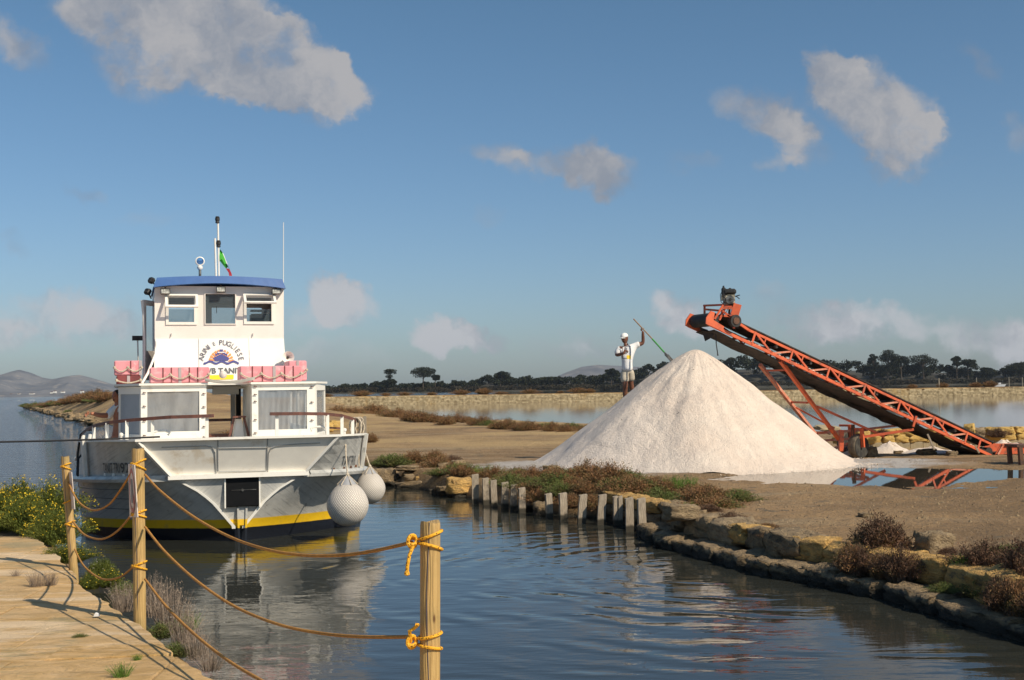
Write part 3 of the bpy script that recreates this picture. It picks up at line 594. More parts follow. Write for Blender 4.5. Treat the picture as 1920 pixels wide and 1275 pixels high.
# tumbled stones beyond the stakes
rub = empty('tumbled_bank_stones', (-1.5, 27, 0), 0, 'heap of broken slabs at the water edge left of the grey stakes', 'stones')
for (px, py, z_, w, d_, h_, m_) in [(750, 885, .2, .95, .8, .30, 'bank_stone'), (790, 893, .22, .85, .7, .26, 'grey_stone'), (828, 886, .25, .6, .6, .2, 'grey_stone'), (740, 905, .05, .9, .7, .25, 'bank_stone'), (782, 912, .03, .9, .6, .22, 'bank_stone'), (800, 905, .1, .45, .5, .3, 'bank_gold'), (846, 895, .25, .65, .4, .22, 'gold_stone'), (835, 878, .4, .45, .4, .26, 'grey_stone'), (858, 874, .5, .30, .3, .26, 'grey_stone'), (870, 912, .22, .7, .5, .34, 'bank_gold'), (845, 922, .05, .6, .5, .24, 'bank_stone'), (868, 930, .02, .5, .4, .2, 'bank_stone'), (828, 925, .0, .5, .4, .16, 'bank_stone'), (765, 878, .42, .5, .4, .12, 'grey_stone'), (720, 895, .2, .6, .6, .4, 'bank_stone'), (1002, 952, .03, .7, .5, .16, 'grey_stone'), (1017, 958, .08, .3, .3, .3, 'bank_stone')]:
    q = PZ(px, py, z_); stone(rub, m_, q, (w, d_, h_), random.uniform(-.5, .5), random.uniform(-.15, .2))
# squared blocks behind the right-hand stakes
stk_wall = empty('block_revetment', (2, 20, 0), 0, 'short golden block wall behind the right-hand stakes', 'wall')
a0, a1 = Vector((1.35, 21.45, 0)), Vector((1.95, 19.3, 0))
for c in range(3):
    for k in range(7):
        p = a0.lerp(a1, (k+.5*(c % 2))/7)+Vector((.42, .10, 0)); stone(stk_wall, 'bank_gold' if c == 2 else 'bank_stone', (p.x, p.y, -.02+.2*c), (.50, .34, .19), math.atan2(-3.2, 1.4))
for (px, py, w, h_, lab, m_) in [(1752, 1030, .34, .24, 'squared pale stone sitting on the bank edge at the right', 'grey_stone'), (1277, 970, .44, .22, 'large rounded grey stone beside the rightmost stake', 'grey_stone'), (1035, 884, .36, .16, 'flat pale stone lying in front of the salt pile, left', 'grey_stone'), (1624, 968, .18, .06, 'small grey stone lying alone on the brown ground', 'grey_stone')]:
    q = PZ(px, py, .44); o = stone(None, m_, (q.x, q.y, .44+h_*.3), (w, w*.8, h_), .3); tag(o, lab, 'stone')
# scattered pebbles and clods
g = random.Random(5); mb = MB()
for i in range(2600):
    x = g.uniform(1, 14); y = g.uniform(12, 30); 
    if i % 3 == 0: x = g.uniform(2.5, 9); y = g.uniform(12, 22)
    P_ = (x, y); 
    if sdist([P_], land)[0] < .6 or (Vector((x, y, 0))-PILE).length < 3.8: continue
    r_ = g.uniform(.008, .028)*(1 if g.random() < .93 else 1.8); z_ = .42+.0
    mb.v += []; n = 5; a0_ = g.random()*6; ring = [(x+math.cos(a0_+6.283*k/n)*r_*g.uniform(.7, 1.3), y+math.sin(a0_+6.283*k/n)*r_, -1) for k in range(n)]
    mb.add(ring+[(x, y, -2)], [(k, (k+1) % n, n) for k in range(n)]); mb.v[-1] = (x, y, -2-r_*.8)
vv = np.array(mb.v); gh = ground(vv[:, :2]); zz_ = np.where(vv[:, 2] < -1.5, gh+(-vv[:, 2]-2), gh-.01); vv[:, 2] = zz_
me = bpy.data.meshes.new('pebbles'); me.from_pydata([tuple(p) for p in vv], [], mb.f); me.materials.append(MT['bank_stone']); place('pebbles', me, (0, 0, 0), label='pebbles and clods strewn over the brown ground', cat='pebbles', kind='stuff')

# ------------------------------------------------------------------ wooden stakes in the water
ST = [(891, 945, 890, 11), (911, 946, 897, 10), (927, 950, 901, 10), (947, 953, 905, 11.5), (963, 956, 909, 10.5), (979, 962, 915, 11), (1030, 973, 926, 11), (1056, 975, 925, 13), (1090, 982, 928, 13), (1127, 984, 928, 13), (1155, 985, 931, 7), (1163, 985, 931, 7), (1180, 997, 934, 13), (1204, 1003, 935, 13)]
SL = ['tallest-standing stake at the far left end of the row', 'second stake from the left end of the row', 'third stake, close beside the second at the left', 'broad stake with a dark notch in its top', 'fifth stake, narrow, left group', 'last stake of the left group, before the wide gap', 'stake just right of the wide gap, half in shade', 'straight pale stake second right of the gap', 'leaning pale stake in the middle of the right group', 'pale stake leaning right with a bolt hole', 'left half of the pair of thin stakes', 'right half of the pair of thin stakes', 'dark worn stake next to the last on the right', 'rightmost stake, against the stones']
for i, (bx_, by_, ty_, w) in enumerate(ST):
    p = PZ(bx_, by_, 0); k = p.y/F_; h_ = (by_-ty_)*k; w_ = w*k*1.15; ln = (0.02, .0, -.02, .01)[i % 4]+(.07 if i in (8, 9) else 0); mb = MB(); rows_ = []
    hw, hd = w_/2, .035
    for z_, f in ((-.6, 1), (h_*.3, 1.), (h_*.7, .98), (h_-.01, .97), (h_, .88)):
        rows_.append([(ln*z_+sx*hw*f+.004*math.sin(z_*9+i), sy*hd*f, z_+(sx*.012 if z_ == h_ else 0)) for sx, sy in ((-1, -1), (1, -1), (1, 1), (-1, 1), (-1, -1))])
    mb.grid(rows_); mb.add(rows_[-1][:4], [(0, 1, 2, 3)]); o = mb.build('wooden_stake', 'stake_wood', None, label=SL[i]+' of grey stakes', cat='stake', group='grey wooden stakes along the bank', bevel=.003)
    o.location = p; o.rotation_euler = (0, 0, R(random.uniform(5, 22)))

# ------------------------------------------------------------------ salt pile
def pile_h(x, y):
    dx, dy = x-PILE.x, y-PILE.y; r = math.hypot(dx, dy); a = math.atan2(dy, dx)
    Rr = 3.83-.30*max(0, math.cos(a))+.10*mnoise.noise(Vector((math.cos(a)*3, math.sin(a)*3, 5)))+.05*math.sin(a*3+1)+.05*math.sin(a*7); s = 2.88/Rr
    h = 3.0-math.sqrt((r*s*1.0)**2+.05); h += .060*mnoise.fractal(Vector((a*3.2, r*.5, 1)), 1, 2, 4)*min(1, r)+.045*mnoise.noise(Vector((x*.9, y*.9, 3)))*min(1, r*.7)+.03*mnoise.noise(Vector((x*2, y*2, 7)))
    h += .05*max(0, mnoise.noise(Vector((a*6, .3, 2))))*min(1, r*.6)*(1 if r < 3.3 else 0)
    ft = max(0, r-Rr*.9); h += .22*ft*ft   # little toe
    return h
V = []; na, nr_ = 260, 110; V.append((PILE.x, PILE.y, .42+pile_h(PILE.x, PILE.y)))
for i in range(1, nr_+1):
    for k in range(na):
        a = 6.28318*k/na; r = 4.25*i/nr_; x, y = PILE.x+r*math.cos(a), PILE.y+r*math.sin(a); V.append((x, y, .42+max(pile_h(x, y), -.08 if i > 20 else 0)))
Fc = [(0, 1+k, 1+(k+1) % na) for k in range(na)]
for i in range(nr_-1):
    for k in range(na): Fc.append((1+i*na+k, 1+(i+1)*na+k, 1+(i+1)*na+(k+1) % na, 1+i*na+(k+1) % na))
me = bpy.data.meshes.new('salt_pile'); me.from_pydata([(a-PILE.x, b-PILE.y, c-.42) for a, b, c in V], [], Fc); me.materials.append(MT['salt']); me.polygons.foreach_set('use_smooth', [True]*len(me.polygons))
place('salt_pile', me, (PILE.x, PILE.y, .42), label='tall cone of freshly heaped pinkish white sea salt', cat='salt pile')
mb = MB()
for i in range(1500):   # crystals that rolled down
    a = random.uniform(math.pi*.95, 2.05*math.pi); r = 3.75+abs(random.gauss(0, .35)); x, y = PILE.x+r*math.cos(a), PILE.y+r*math.sin(a); s_ = random.uniform(.005, .016); z_ = .42
    mb.add([(x-s_, y-s_, z_), (x+s_, y-s_*.6, z_), (x, y+s_, z_), (x, y, z_+s_*1.2)], [(0, 1, 3), (1, 2, 3), (2, 0, 3)])
mb.build('salt_lumps', 'salt', kind='stuff', label='small lumps of salt strewn round the foot of the pile', cat='salt')
# small salt heaps behind
for i, (px, py, rx, h_, lab) in enumerate([(1668, 848, .75, .28, 'small white salt heap between the wheel and the block wall'), (1745, 848, .9, .16, 'low salt smear under the belt in front of the block wall'), (1600, 852, .7, .3, 'white salt drift behind the conveyor wheel'), (1800, 838, .5, .2, 'salt patch on the ground right of the lower belt'), (1885, 842, .9, .25, 'salt heap beside the red hopper at the right')]):
    q = PZ(px, py, .30); rows_ = []
    for j in range(9):
        f = j/8; rows_.append([(math.cos(a_)*rx*f*(1+.25*vnoise(math.cos(a_), math.sin(a_), 1.5, i)), math.sin(a_)*rx*.6*f, h_*(1-f)**.8*(1+.5*vnoise(f*3, a_, 1.2, i))-.02) for a_ in [6.2832*k/24 for k in range(25)]])
    MB().grid(rows_).build('salt_heap', 'salt', None, smooth=True, label=lab, cat='salt heap', group='small salt heaps by the conveyor').location = (q.x, q.y, .31)

# ------------------------------------------------------------------ block wall by the pond
p0, p1 = PZ(1575, 844, .29), PZ(1955, 836, .29); bw = empty('block_wall', p0, 0, 'low wall of loose golden and pale stone blocks behind the conveyor', 'wall'); dv = (p1-p0); L = dv.length; dv.normalize(); ang = math.atan2(dv.y, dv.x)
for c, (m_, bh) in enumerate([('pale_block', .22), ('gold_stone', .20), ('gold_stone', .17)]):
    x = .0 if c != 1 else -.15
    while x < L:
        w = random.uniform(.38, .56); x += w
        if c == 2 and random.random() < .35: continue
        q = p0+dv*(x-w/2); z_ = .29+[.10, .31, .50][c]
        if c == 0: MB().box((0, 0, 0), (w-.025, .34, bh)).build('stone', m_, bw, bevel=.012).location = (q-bw.location)+Vector((0, 0, z_-.29))
        else: stone(bw, m_, (q.x+random.uniform(-.03, .03), q.y, z_), (w*1.02, .36, bh*1.18*random.uniform(.85, 1.1)), ang+(random.uniform(-.5, .5) if c == 2 else 0), random.uniform(-.1, .1) if c == 2 else 0)
for (px, py, w, h_, m_) in [(1818, 806, .30, .34, 'gold_stone'), (1835, 811, .32, .25, 'grey_stone'), (1806, 815, .3, .2, 'gold_stone'), (1870, 812, .5, .25, 'gold_stone'), (1647, 812, .35, .25, 'gold_stone'), (1560, 806, .4, .2, 'pale_block'), (1545, 802, .6, .12, 'pale_block')]:
    q = PD(px, py, p0.y+.25); stone(bw, m_, q, (w, .35, h_), random.uniform(-.6, .6), .15)
for (px, py, w, h_, lab) in [(1633, 852, .34, .3, 'dark squared block right behind the conveyor tyre'), (1738, 848, .42, .18, 'brown stone lying under the wooden prop'), (1785, 852, .26, .16, 'dark round stone in the dirt under the lower belt'), (1683, 846, .3, .09, 'dark flat stone before the white salt heap')]:
    q = PZ(px, py+3, .30); o = stone(None, 'bank_stone', (q.x, q.y, .29+h_*.35), (w, w*.8, h_), .2); tag(o, lab, 'stone')

# ------------------------------------------------------------------ belt conveyor
CO = 2.2; A = PD(1336, 611, 28.4+CO); Bq = PD(1855, 853, 31.7+CO); ax_ = (A-Bq); LEN = ax_.length; ax_.normalize(); lat = Vector((0, 0, 1)).cross(ax_); lat.normalize()
if lat.y < 0: lat = -lat
nrm = ax_.cross(lat); nrm = nrm if nrm.z > 0 else -nrm
cv = empty('belt_conveyor', Bq, 0, 'long slanted orange lattice belt conveyor on two wheels over the salt pile', 'conveyor')
def cp(s, v, w): return ax_*s+lat*v+nrm*w           # local frame: along the belt from the foot, across, above
def wp(p): return Vector(p)-Bq
CW, CH = .95, .30
for side, v_ in (('near', 0), ('far', CW)):
    mb = MB(); mb.bar(cp(-.05, v_, 0), cp(LEN+.15, v_, 0), .055, .075, nrm); mb.build('lower_chord', 'orange_paint', cv)
    mb = MB(); mb.bar(cp(.05, v_, CH), cp(LEN-1.0, v_, CH), .045, .06, nrm); mb.bar(cp(LEN-1.02, v_, CH), cp(LEN-.35, v_, CH+.10), .045, .06, nrm); mb.build('upper_chord', 'orange_paint', cv)
    n = 6; s0, s1 = .9, LEN-1.25; st = (s1-s0)/n
    for i in range(n):
        a, b_, c_ = s0+i*st, s0+(i+.5)*st, s0+(i+1)*st
        MB().bar(cp(a, v_+.01, CH), cp(b_, v_+.01, 0), .035, .045, nrm).build('diagonal_brace', 'orange_dusty', cv)
        MB().bar(cp(b_, v_-.01, 0), cp(c_, v_-.01, CH), .035, .045, nrm).build('diagonal_brace', 'orange_paint', cv)
        MB().bar(cp(a+.04, v_-.02, 0), cp(a+.04, v_-.02, CH+.03), .045, .045, nrm).build('upright', 'orange_paint', cv)
        MB().bar(cp(b_+.30, v_-.02, CH*.42), cp(b_+.30, v_-.02, CH), .03, .03, nrm).build('upright', 'orange_paint', cv)
    MB().bar(cp(s1+.04, v_-.02, 0), cp(s1+.04, v_-.02, CH+.03), .05, .05, nrm).build('upright', 'orange_paint', cv)
    MB().bar(cp(.45, v_-.02, 0), cp(.45, v_-.02, CH), .045, .045, nrm).build('upright', 'orange_paint', cv)
for i in range(9):
    s_ = .6+i*(LEN-1.4)/8; MB().bar(cp(s_, .04, -.02), cp(s_, CW-.04, -.02), .04, .05).build('cross_bar', 'orange_paint', cv)
def belt_surface(w0, trough, th, ss0, ss1, v0, v1, wob=0.):
    rows_ = []; 
    for i in range(41):
        s_ = ss0+(ss1-ss0)*i/40; r_ = []
        for k in range(9):
            f = k/8; r_.append(cp(s_, v0+(v1-v0)*f, w0+trough*(abs(f-.5)*2)**2+wob*math.sin(s_*5+k)*.5))
        rows_.append(r_)
    mb = MB().grid(rows_); lo = [[p-nrm*th for p in r] for r in rows_]; mb.grid(lo)
    mb.grid([[r[0] for r in rows_], [r[0] for r in lo]]); mb.grid([[r[-1] for r in rows_], [r[-1] for r in lo]]); return mb
belt_surface(CH+.0, .11, .03, -.1, LEN-.15, .05, CW-.05).build('belt', 'belt', cv, smooth=True)
belt_surface(-.06, .0, .02, .2, LEN-.1, .06, CW-.04, .03).build('return_belt', 'belt', cv, smooth=True)
# side skirt of the belt hanging under the middle
mb = MB(); rows_ = []
for i in range(61):
    s_ = .7+i*.115; d_ = .04+.10*math.sin(math.pi*i/60)+.012*math.sin(i*.7)+.006*math.sin(i*1.9); rows_.append([cp(s_, CW*.85, -.05), cp(s_, CW*.85+.03*math.sin(i), -.05-d_)])
mb.grid(rows_); mb.grid([[p+lat*.02 for p in r] for r in rows_]); mb.build('belt_skirt', 'belt', cv)
for i in range(14):
    s_ = .7+i*.56; MB().tube([cp(s_, .08, CH-.06), cp(s_, CW-.08, CH-.06)], .04, 8).build('idler_roller', 'steel', cv)
# head end
cr_g = random.Random(8)
mb = MB()
for i in range(150):
    s_ = cr_g.uniform(.5, LEN-1.); v__ = cr_g.choice([0, 0, CW]); p = cp(s_, v__+cr_g.uniform(-.03, .03), .04+cr_g.uniform(0, .012)); r__ = cr_g.uniform(.012, .045); mb.add([p+ax_*r__*1.6, p+lat*r__*.7, p-ax_*r__*1.6, p-lat*r__*.7, p+nrm*r__*.6], [(0, 1, 4), (1, 2, 4), (2, 3, 4), (3, 0, 4)])
mb.build('salt_crust', 'salt', cv, kind='stuff')
for v_ in (-.04, CW+.0):
    pl = [cp(LEN-.30, v_, -.03), cp(LEN+.22, v_, -.03), cp(LEN+.26, v_, .12), cp(LEN+.20, v_, .32), cp(LEN+.08, v_, .33), cp(LEN+.04, v_, .14), cp(LEN-.30, v_, .10)]
    MB().prism(pl, lat*.03).build('head_plate', 'orange_paint', cv)
MB().tube([cp(LEN+.02, .02, .17), cp(LEN+.02, CW-.04, .17)], .17, 18).build('head_drum', 'rubber', cv, smooth=True)
MB().tube([cp(-.02, .06, .1), cp(-.02, CW-.06, .1)], .12, 14).build('tail_drum', 'rubber', cv, smooth=True)
MB().tube([cp(LEN-.48, -.20, .32), cp(LEN-.48, -.06, .32)], .155, 20).build('drive_pulley', 'rubber', cv, smooth=True)
MB().tube([cp(LEN-.48, -.22, .32), cp(LEN-.48, -.19, .32)], .09, 12).build('pulley_hub', 'rusty', cv, smooth=True)
MB().box(cp(LEN-.42, -.12, .60), (.20, .10, .30), Matrix.Rotation(.3, 3, 'Y')).build('belt_guard', 'orange_paint', cv)
# frame over the head and engine seat (world uprights)
def W_(px, py, D): return wp(PD(px, py, D+CO))
mb = MB(); f0, f1 = W_(1320, 573, 29.3), W_(1358, 571, 28.5)
for a, b_ in [((1321, 600, 29.3), (1321, 571.5, 29.3)), ((1320, 573, 29.3), (1358, 571.5, 28.6)), ((1322, 580, 28.9), (1356, 583, 28.5)), ((1340, 598, 28.4), (1356, 572, 28.4)), ((1348, 600, 28.5), (1362, 571, 28.6))]:
    mb = MB(); mb.bar(W_(*a), W_(*b_), .06, .05); mb.build('head_frame_bar', 'orange_paint', cv)
for a, b_ in [((1376, 616, 28.5), (1378, 577, 28.5)), ((1366, 604, 29.3), (1368, 577, 29.3)), ((1355, 578, 28.5), (1381, 578, 28.5)), ((1353, 576, 29.2), (1379, 576, 29.2)), ((1355, 583, 28.5), (1377, 600, 28.5)), ((1357, 592, 28.5), (1377, 593, 28.5)), ((1381, 578, 28.5), (1381, 576, 29.2))]:
    MB().bar(W_(*a), W_(*b_), .055, .05).build('engine_stand_bar', 'orange_paint' if a[2] < 29 else 'rusty', cv)
MB().box(W_(1368, 576, 28.8), (.36, .6, .03)).build('engine_plate', 'orange_paint', cv)
eng = empty('petrol_engine', W_(1367, 575, 28.75)+Bq, R(-8), 'small black and grey engine sitting on top of the conveyor head', 'engine')
eng.scale = (1.08,)*3
MB().box((0, 0, .13), (.27, .36, .24)).build('crankcase', 'engine_grey', eng, bevel=.03)
mb = MB(); [mb.box((-.02, .02, .16+i*.018), (.31, .34, .008)) for i in range(7)]; mb.build('cooling_fins', 'engine_grey', eng)
MB().tube([(.02, -.19, .15), (.02, -.24, .15)], .10, 16).build('starter_cover', 'steel', eng, smooth=True)
MB().tube([(.02, -.24, .15), (.02, -.26, .15)], .035, 10).build('starter_hub', 'engine_black', eng)
MB().box((.02, 0, .345), (.30, .34, .13)).build('fuel_tank', 'engine_black', eng, bevel=.04)
MB().tube([(.03, 0, .41), (.03, 0, .435)], .03, 10).build('tank_cap', 'engine_black', eng)
MB().box((-.12, -.02, .34), (.10, .26, .22)).build('air_filter', 'engine_black', eng, bevel=.03)
MB().tube([(-.12, 0, .44), (-.12, 0, .475), (-.10, 0, .475)], .025, 8).build('filler_pipe', 'engine_black', eng)
MB().tube([(.14, -.05, .24), (.19, -.06, .22), (.24, -.08, .17)], .012, 6).build('throttle_lever', 'engine_black', eng); MB().bar((.16, -.05, .24), (.25, -.08, .26), .02).build('handle', 'engine_black', eng)
MB().tube([(-.14, -.1, .38), (-.20, -.12, .28), (-.19, -.1, .12), (-.13, -.08, .05)], .008, 6).build('fuel_line', 'engine_black', eng)
MB().tube([(0.05, .19, .30), (.05, .27, .30)], .06, 10).build('exhaust', 'rusty', eng)
MB().tube([W_(1366, 577, 28.4), W_(1362, 585, 28.4), W_(1356, 590, 28.4), W_(1352, 590, 28.4)], .007, 5).build('cable', 'cord_black', cv)
fl = [W_(1311, 613, 29.1), W_(1318, 626, 29.1), W_(1322, 640, 29.1), W_(1331, 635, 28.9), W_(1339, 627, 28.7), W_(1326, 618, 28.9)]
MB().prism(fl, (0, .015, .0)).build('rubber_flap', 'belt', cv)
mb = MB(); mb.tube([W_(1342, 626, 28.7), W_(1343, 645, 28.7), W_(1345.5, 662, 28.7), W_(1346, 667, 28.7)], [.012, .013, .014, .02], 6).build('hanging_hose', 'rubber', cv)
# legs, base frame and wheels
DN, DF = 31.1, 33.0
legs = [((1463, 676, 29.25), (1573, 824, DN), .085), ((1425, 684, 30.2), (1532, 818, DF), .085)]
for a, b_, w in legs: MB().bar(W_(*a), W_(*b_), w, w).build('support_leg', 'orange_paint' if a[2] < 30 else 'orange_dusty', cv)
for a, b_, w, n_ in [((1438, 695, 30.3), (1472, 694, 29.5), .05, 'cross_bar'), ((1485, 754, 31.6), (1514, 755, 30.3), .06, 'cross_bar'), ((1492, 764, 31.6), (1565, 803, 31.2), .05, 'leg_brace'), ((1532, 762, 30.4), (1658, 818, 31.1), .06, 'leg_brace'),
                     ((1530, 812, DF), (1625, 806, DN), .08, 'base_frame_bar'), ((1545, 826, 32.5), (1600, 822, DN), .07, 'base_frame_bar'), ((1577, 806, DN), (1577, 846, DN), .13, 'base_post'), ((1560, 842, 32.6), (1590, 832, DN), .07, 'base_frame_bar'),
                     ((1600, 806, DN), (1600, 822, DN), .09, 'base_post'), ((1600, 822, 31.0), (1713, 805, 30.75), .075, 'draw_bar'), ((1610, 806, 32.8), (1700, 796, 31.9), .07, 'draw_bar'), ((1643, 812, 31.2), (1658, 819, 31.1), .07, 'draw_bar'), ((1712, 800, 30.7), (1718, 780, 30.7), .06, 'hanger')]:
    MB().bar(W_(*a), W_(*b_), w, w*.9).build(n_, 'orange_paint' if a[2] < 32 else 'orange_dusty', cv)
MB().tube([W_(1599, 796, DN), W_(1600, 822, DN)], .055, 10).build('jack_post', 'rusty', cv)
for j, (px, D) in enumerate([(1609, 33.3), (1587, 35.0)]):
    c = PD(px, 833 if j == 0 else 826, D); c.z = gz(c.x, c.y)+.34
    wq = empty('temporary', (0, 0, 0)); bpy.data.objects.remove(wq)
    rot = Matrix.Rotation(R(38), 4, 'Z')
    def rv(mb): mb.v = [tuple((rot @ Vector(p))+wp(c)) for p in mb.v]; return mb
    tp = [(.19, -.10), (.27, -.125), (.315, -.105), (.335, -.06), (.34, 0), (.335, .06), (.315, .105), (.27, .125), (.19, .10)]
    ty = rv(MB().lathe(tp, 36, 'Y')).build('tyre', 'tyre', cv, smooth=True)
    mb = MB(); [mb.box((0, 0, 0), (.02, .2, .01)) for _ in []]; rv(MB().lathe([(.30, -.126), (.20, -.13), (.19, -.105)], 30, 'Y')).build('tyre_wall', 'tyre_side', ty)
    rv(MB().lathe([(.19, -.095), (.16, -.07), (.06, -.05), (.05, -.12), (.0, -.12)], 24, 'Y')).build('rim', 'rusty', ty, smooth=True)
    f = MB(); f.bar((-.02, -.17, -.02), (-.06, -.17, .50), .10, .06); rv(f).build('wheel_fork', 'orange_paint', cv)
    f = MB(); f.bar((-.06, -.18, .47), (-.06, .16, .47), .10, .06); rv(f).build('fork_yoke', 'orange_paint', cv)
MB().bar(W_(1575, 846, DN), W_(1600, 836, 32.6), .10).build('axle', 'rusty', cv)
MB().bar(W_(1739, 814, 31.0), W_(1752, 843, 31.0), .045).build('wooden_prop', 'stake_wood', cv); MB().bar(W_(1829, 838, 31.2), W_(1836, 849, 31.2), .04).build('wooden_prop', 'stake_wood', cv)
MB().prism([cp(-.15, .02, -.02), cp(1.0, .02, -.12), cp(1.0, .02, .0), cp(-.1, .02, .12)], lat*.9).build('boot_plate', 'belt', cv)
# hopper, tank and bench at the right edge
hp = empty('feed_hopper', PZ(1866, 852, .29), R(12), 'low red steel hopper trough at the foot of the conveyor', 'hopper')
for a, b_ in [((0, 0, 0), (1.3, 0, -.0)), ((0, .7, 0), (1.3, .7, 0))]: MB().prism([a, b_, (b_[0]+.05, b_[1], .24), (-.02+a[0]+.2, a[1], .27)], (0, .025, 0)).build('side_plate', 'orange_paint', hp)
MB().bar((.06, -.02, 0), (.24, -.02, .26), .05).build('rib', 'orange_dusty', hp); MB().bar((.2, -.02, .25), (1.3, -.02, .22), .05).build('rim', 'orange_dusty', hp); MB().box((.65, .36, .03), (1.2, .66, .03)).build('floor', 'rusty', hp)
tk = empty('white_tank_trailer', PZ(1876, 842, .29), 0, 'white drum tank on a rusty frame cut by the right edge', 'tank')
q = PD(1876, 832, 33.)-tk.location; zc = PD(1890, 812, 33).z-.29
mb = MB(); mb.tube([(.1, q.y, zc), (.12, q.y, zc), (1.9, q.y, zc)], [.22, .24, .24], 24).build('drum', 'tank_white', tk, smooth=True)
for x in (.42, .52, .85): MB().tube([(x, q.y, zc), (x+.035, q.y, zc)], .262, 24).build('band', 'rusty', tk)
MB().box((-.02, q.y, zc-.02), (.10, .50, .46)).build('end_frame', 'rusty', tk); MB().box((.02, q.y-.26, zc+.0), (.16, .03, .42)).build('end_plate', 'bank_gold', tk)
MB().box((.9, q.y, zc-.27), (1.9, .5, .07)).build('cradle', 'rusty', tk); MB().prism([(.1, q.y-.2, zc+.30), (1.9, q.y-.2, zc+.26), (1.9, q.y-.2, zc+.33), (.02, q.y-.2, zc+.40)], (0, .45, 0)).build('cover_sheet', 'tank_white', tk)
for x in (.15, 1.6): MB().bar((x, q.y, zc-.28), (x, q.y, 0), .08).build('leg', 'rusty', tk)
bn_ = empty('rusty_stand', PZ(1908, 871, .42), R(5), 'dark rusty iron stand with a flat top at the right edge', 'stand')
MB().box((.5, .2, .42), (1.1, .6, .05)).build('top', 'rusty', bn_)
for x, y in ((.06, -.05), (1., -.05), (.06, .45), (1., .45)): MB().bar((x, y, 0), (x-.02, y, .40), .10, .08).build('leg', 'rusty', bn_)
MB().bar((.04, -.05, .06), (1., -.05, .06), .06).build('rail', 'rusty', bn_)

# ------------------------------------------------------------------ people
def skin_mesh(name, chains, m, levels=2, root=0):
    """chains: list of lists of (Vector, radius); points equal in place are shared"""
    pts, rad, edges = [], [], []
    def pid(p, r):
        for i, q in enumerate(pts):
            if (q-p).length < 1e-5: return i
        pts.append(Vector(p)); rad.append(r if isinstance(r, tuple) else (r, r)); return len(pts)-1
    for ch in chains:
        ids = [pid(Vector(p), r) for p, r in ch]; edges += list(zip(ids[:-1], ids[1:]))
    me = bpy.data.meshes.new(name); me.from_pydata(pts, edges, []); o = bpy.data.objects.new(name+'_tmp', me); COL.objects.link(o)
    sm = o.modifiers.new('s', 'SKIN'); sm.branch_smoothing = .6; sm.use_smooth_shade = True
    for i, r in enumerate(rad): me.skin_vertices[0].data[i].radius = r; me.skin_vertices[0].data[i].use_root = (i == root)
    sb = o.modifiers.new('u', 'SUBSURF'); sb.levels = levels; sb.render_levels = levels
    dg = bpy.context.evaluated_depsgraph_get(); dg.update(); nm = bpy.data.meshes.new_from_object(o.evaluated_get(dg)); bpy.data.objects.remove(o); nm.name = name
    nm.materials.clear(); nm.materials.append(MT[m]); nm.polygons.foreach_set('use_smooth', [True]*len(nm.polygons)); return nm
DM = 31.6; mo = PD(1176, 745, DM)
man = empty('person', mo, 0, 'man in white cap, printed t-shirt and beige shorts standing on the salt with a pole', 'person')
def M(px, py, d=0.): return PD(px, py, DM+d)-mo
neck = M(1173.5, 646); hip = M(1176, 693); chest = M(1176, 661); waist = M(1176, 680)
sR, sL = M(1161, 652, -.03), M(1190.5, 647.5, .02)
eR, hR = M(1155.5, 666.5, -.05), M(1169, 662.5, -.30); eL, hL = M(1206, 643.5, .02), M(1205.5, 624, -.05)
kR, fR = M(1172.5, 722, -.10), M(1171, 748, -.02); kL, fL = M(1182.5, 717, .12), M(1187, 741, .2)
hRj, hLj = M(1169.5, 695, -.02), M(1183, 695, .03)
ch = [[(hip, (.15, .11)), (waist, (.155, .115)), (chest, (.175, .12)), (neck, (.062, .062)), (M(1172, 641, -.02), .055)],
      [(hip, (.15, .11)), (hRj, (.10, .10)), (kR, .072), (M(1172, 733, -.05), .068), (fR, .042), (fR+Vector((-.02, -.10, -.035)), .04), (fR+Vector((-.04, -.2, -.05)), .03)],
      [(hip, (.15, .11)), (hLj, (.10, .10)), (kL, .072), (M(1185, 728, .15), .066), (fL, .042), (fL+Vector((.02, -.10, -.035)), .04), (fL+Vector((.03, -.2, -.05)), .03)],
      [(chest, (.175, .12)), (sR, .08), (eR, .054), (hR, .036), (hR+Vector((.05, -.02, .03)), (.038, .022))],
      [(chest, (.175, .12)), (sL, .08), (eL, .054), (hL, .038), (M(1205, 620, -.06), (.042, .026))]]
place('body', skin_mesh('body', ch, 'skin'), (0, 0, 0), parent=man)
def fingers(parent, palm, dirs, curl, m='skin', L=.085, r=.0095):
    for j, d in enumerate(dirs):
        d = Vector(d).normalized(); cu = Vector(curl).normalized(); l = L*(1, 1.08, 1.0, .82, .75)[j]; b0 = palm+Vector(d)*.02
        p = [b0, b0+d*l*.45, b0+d*l*.62+cu*l*.30, b0+d*l*.45+cu*l*.58]
        MB().tube(p, [r*1.1, r, r*.95, r*.7], 7).build('finger' if j < 4 else 'thumb', m, parent, smooth=True)
pL = M(1205, 619.5, -.07); fingers(man, pL, [(-.6, -.5, .55), (-.75, -.5, .3), (-.8, -.5, .05), (-.75, -.5, -.2), (.35, -.5, .75)], (.2, -.6, .3))
pR = hR+Vector((.06, -.02, .03)); fingers(man, pR, [(.7, -.4, .5), (.8, -.4, .25), (.85, -.4, 0), (.8, -.4, -.25), (.1, -.3, .9)], (-.5, -.5, .1))
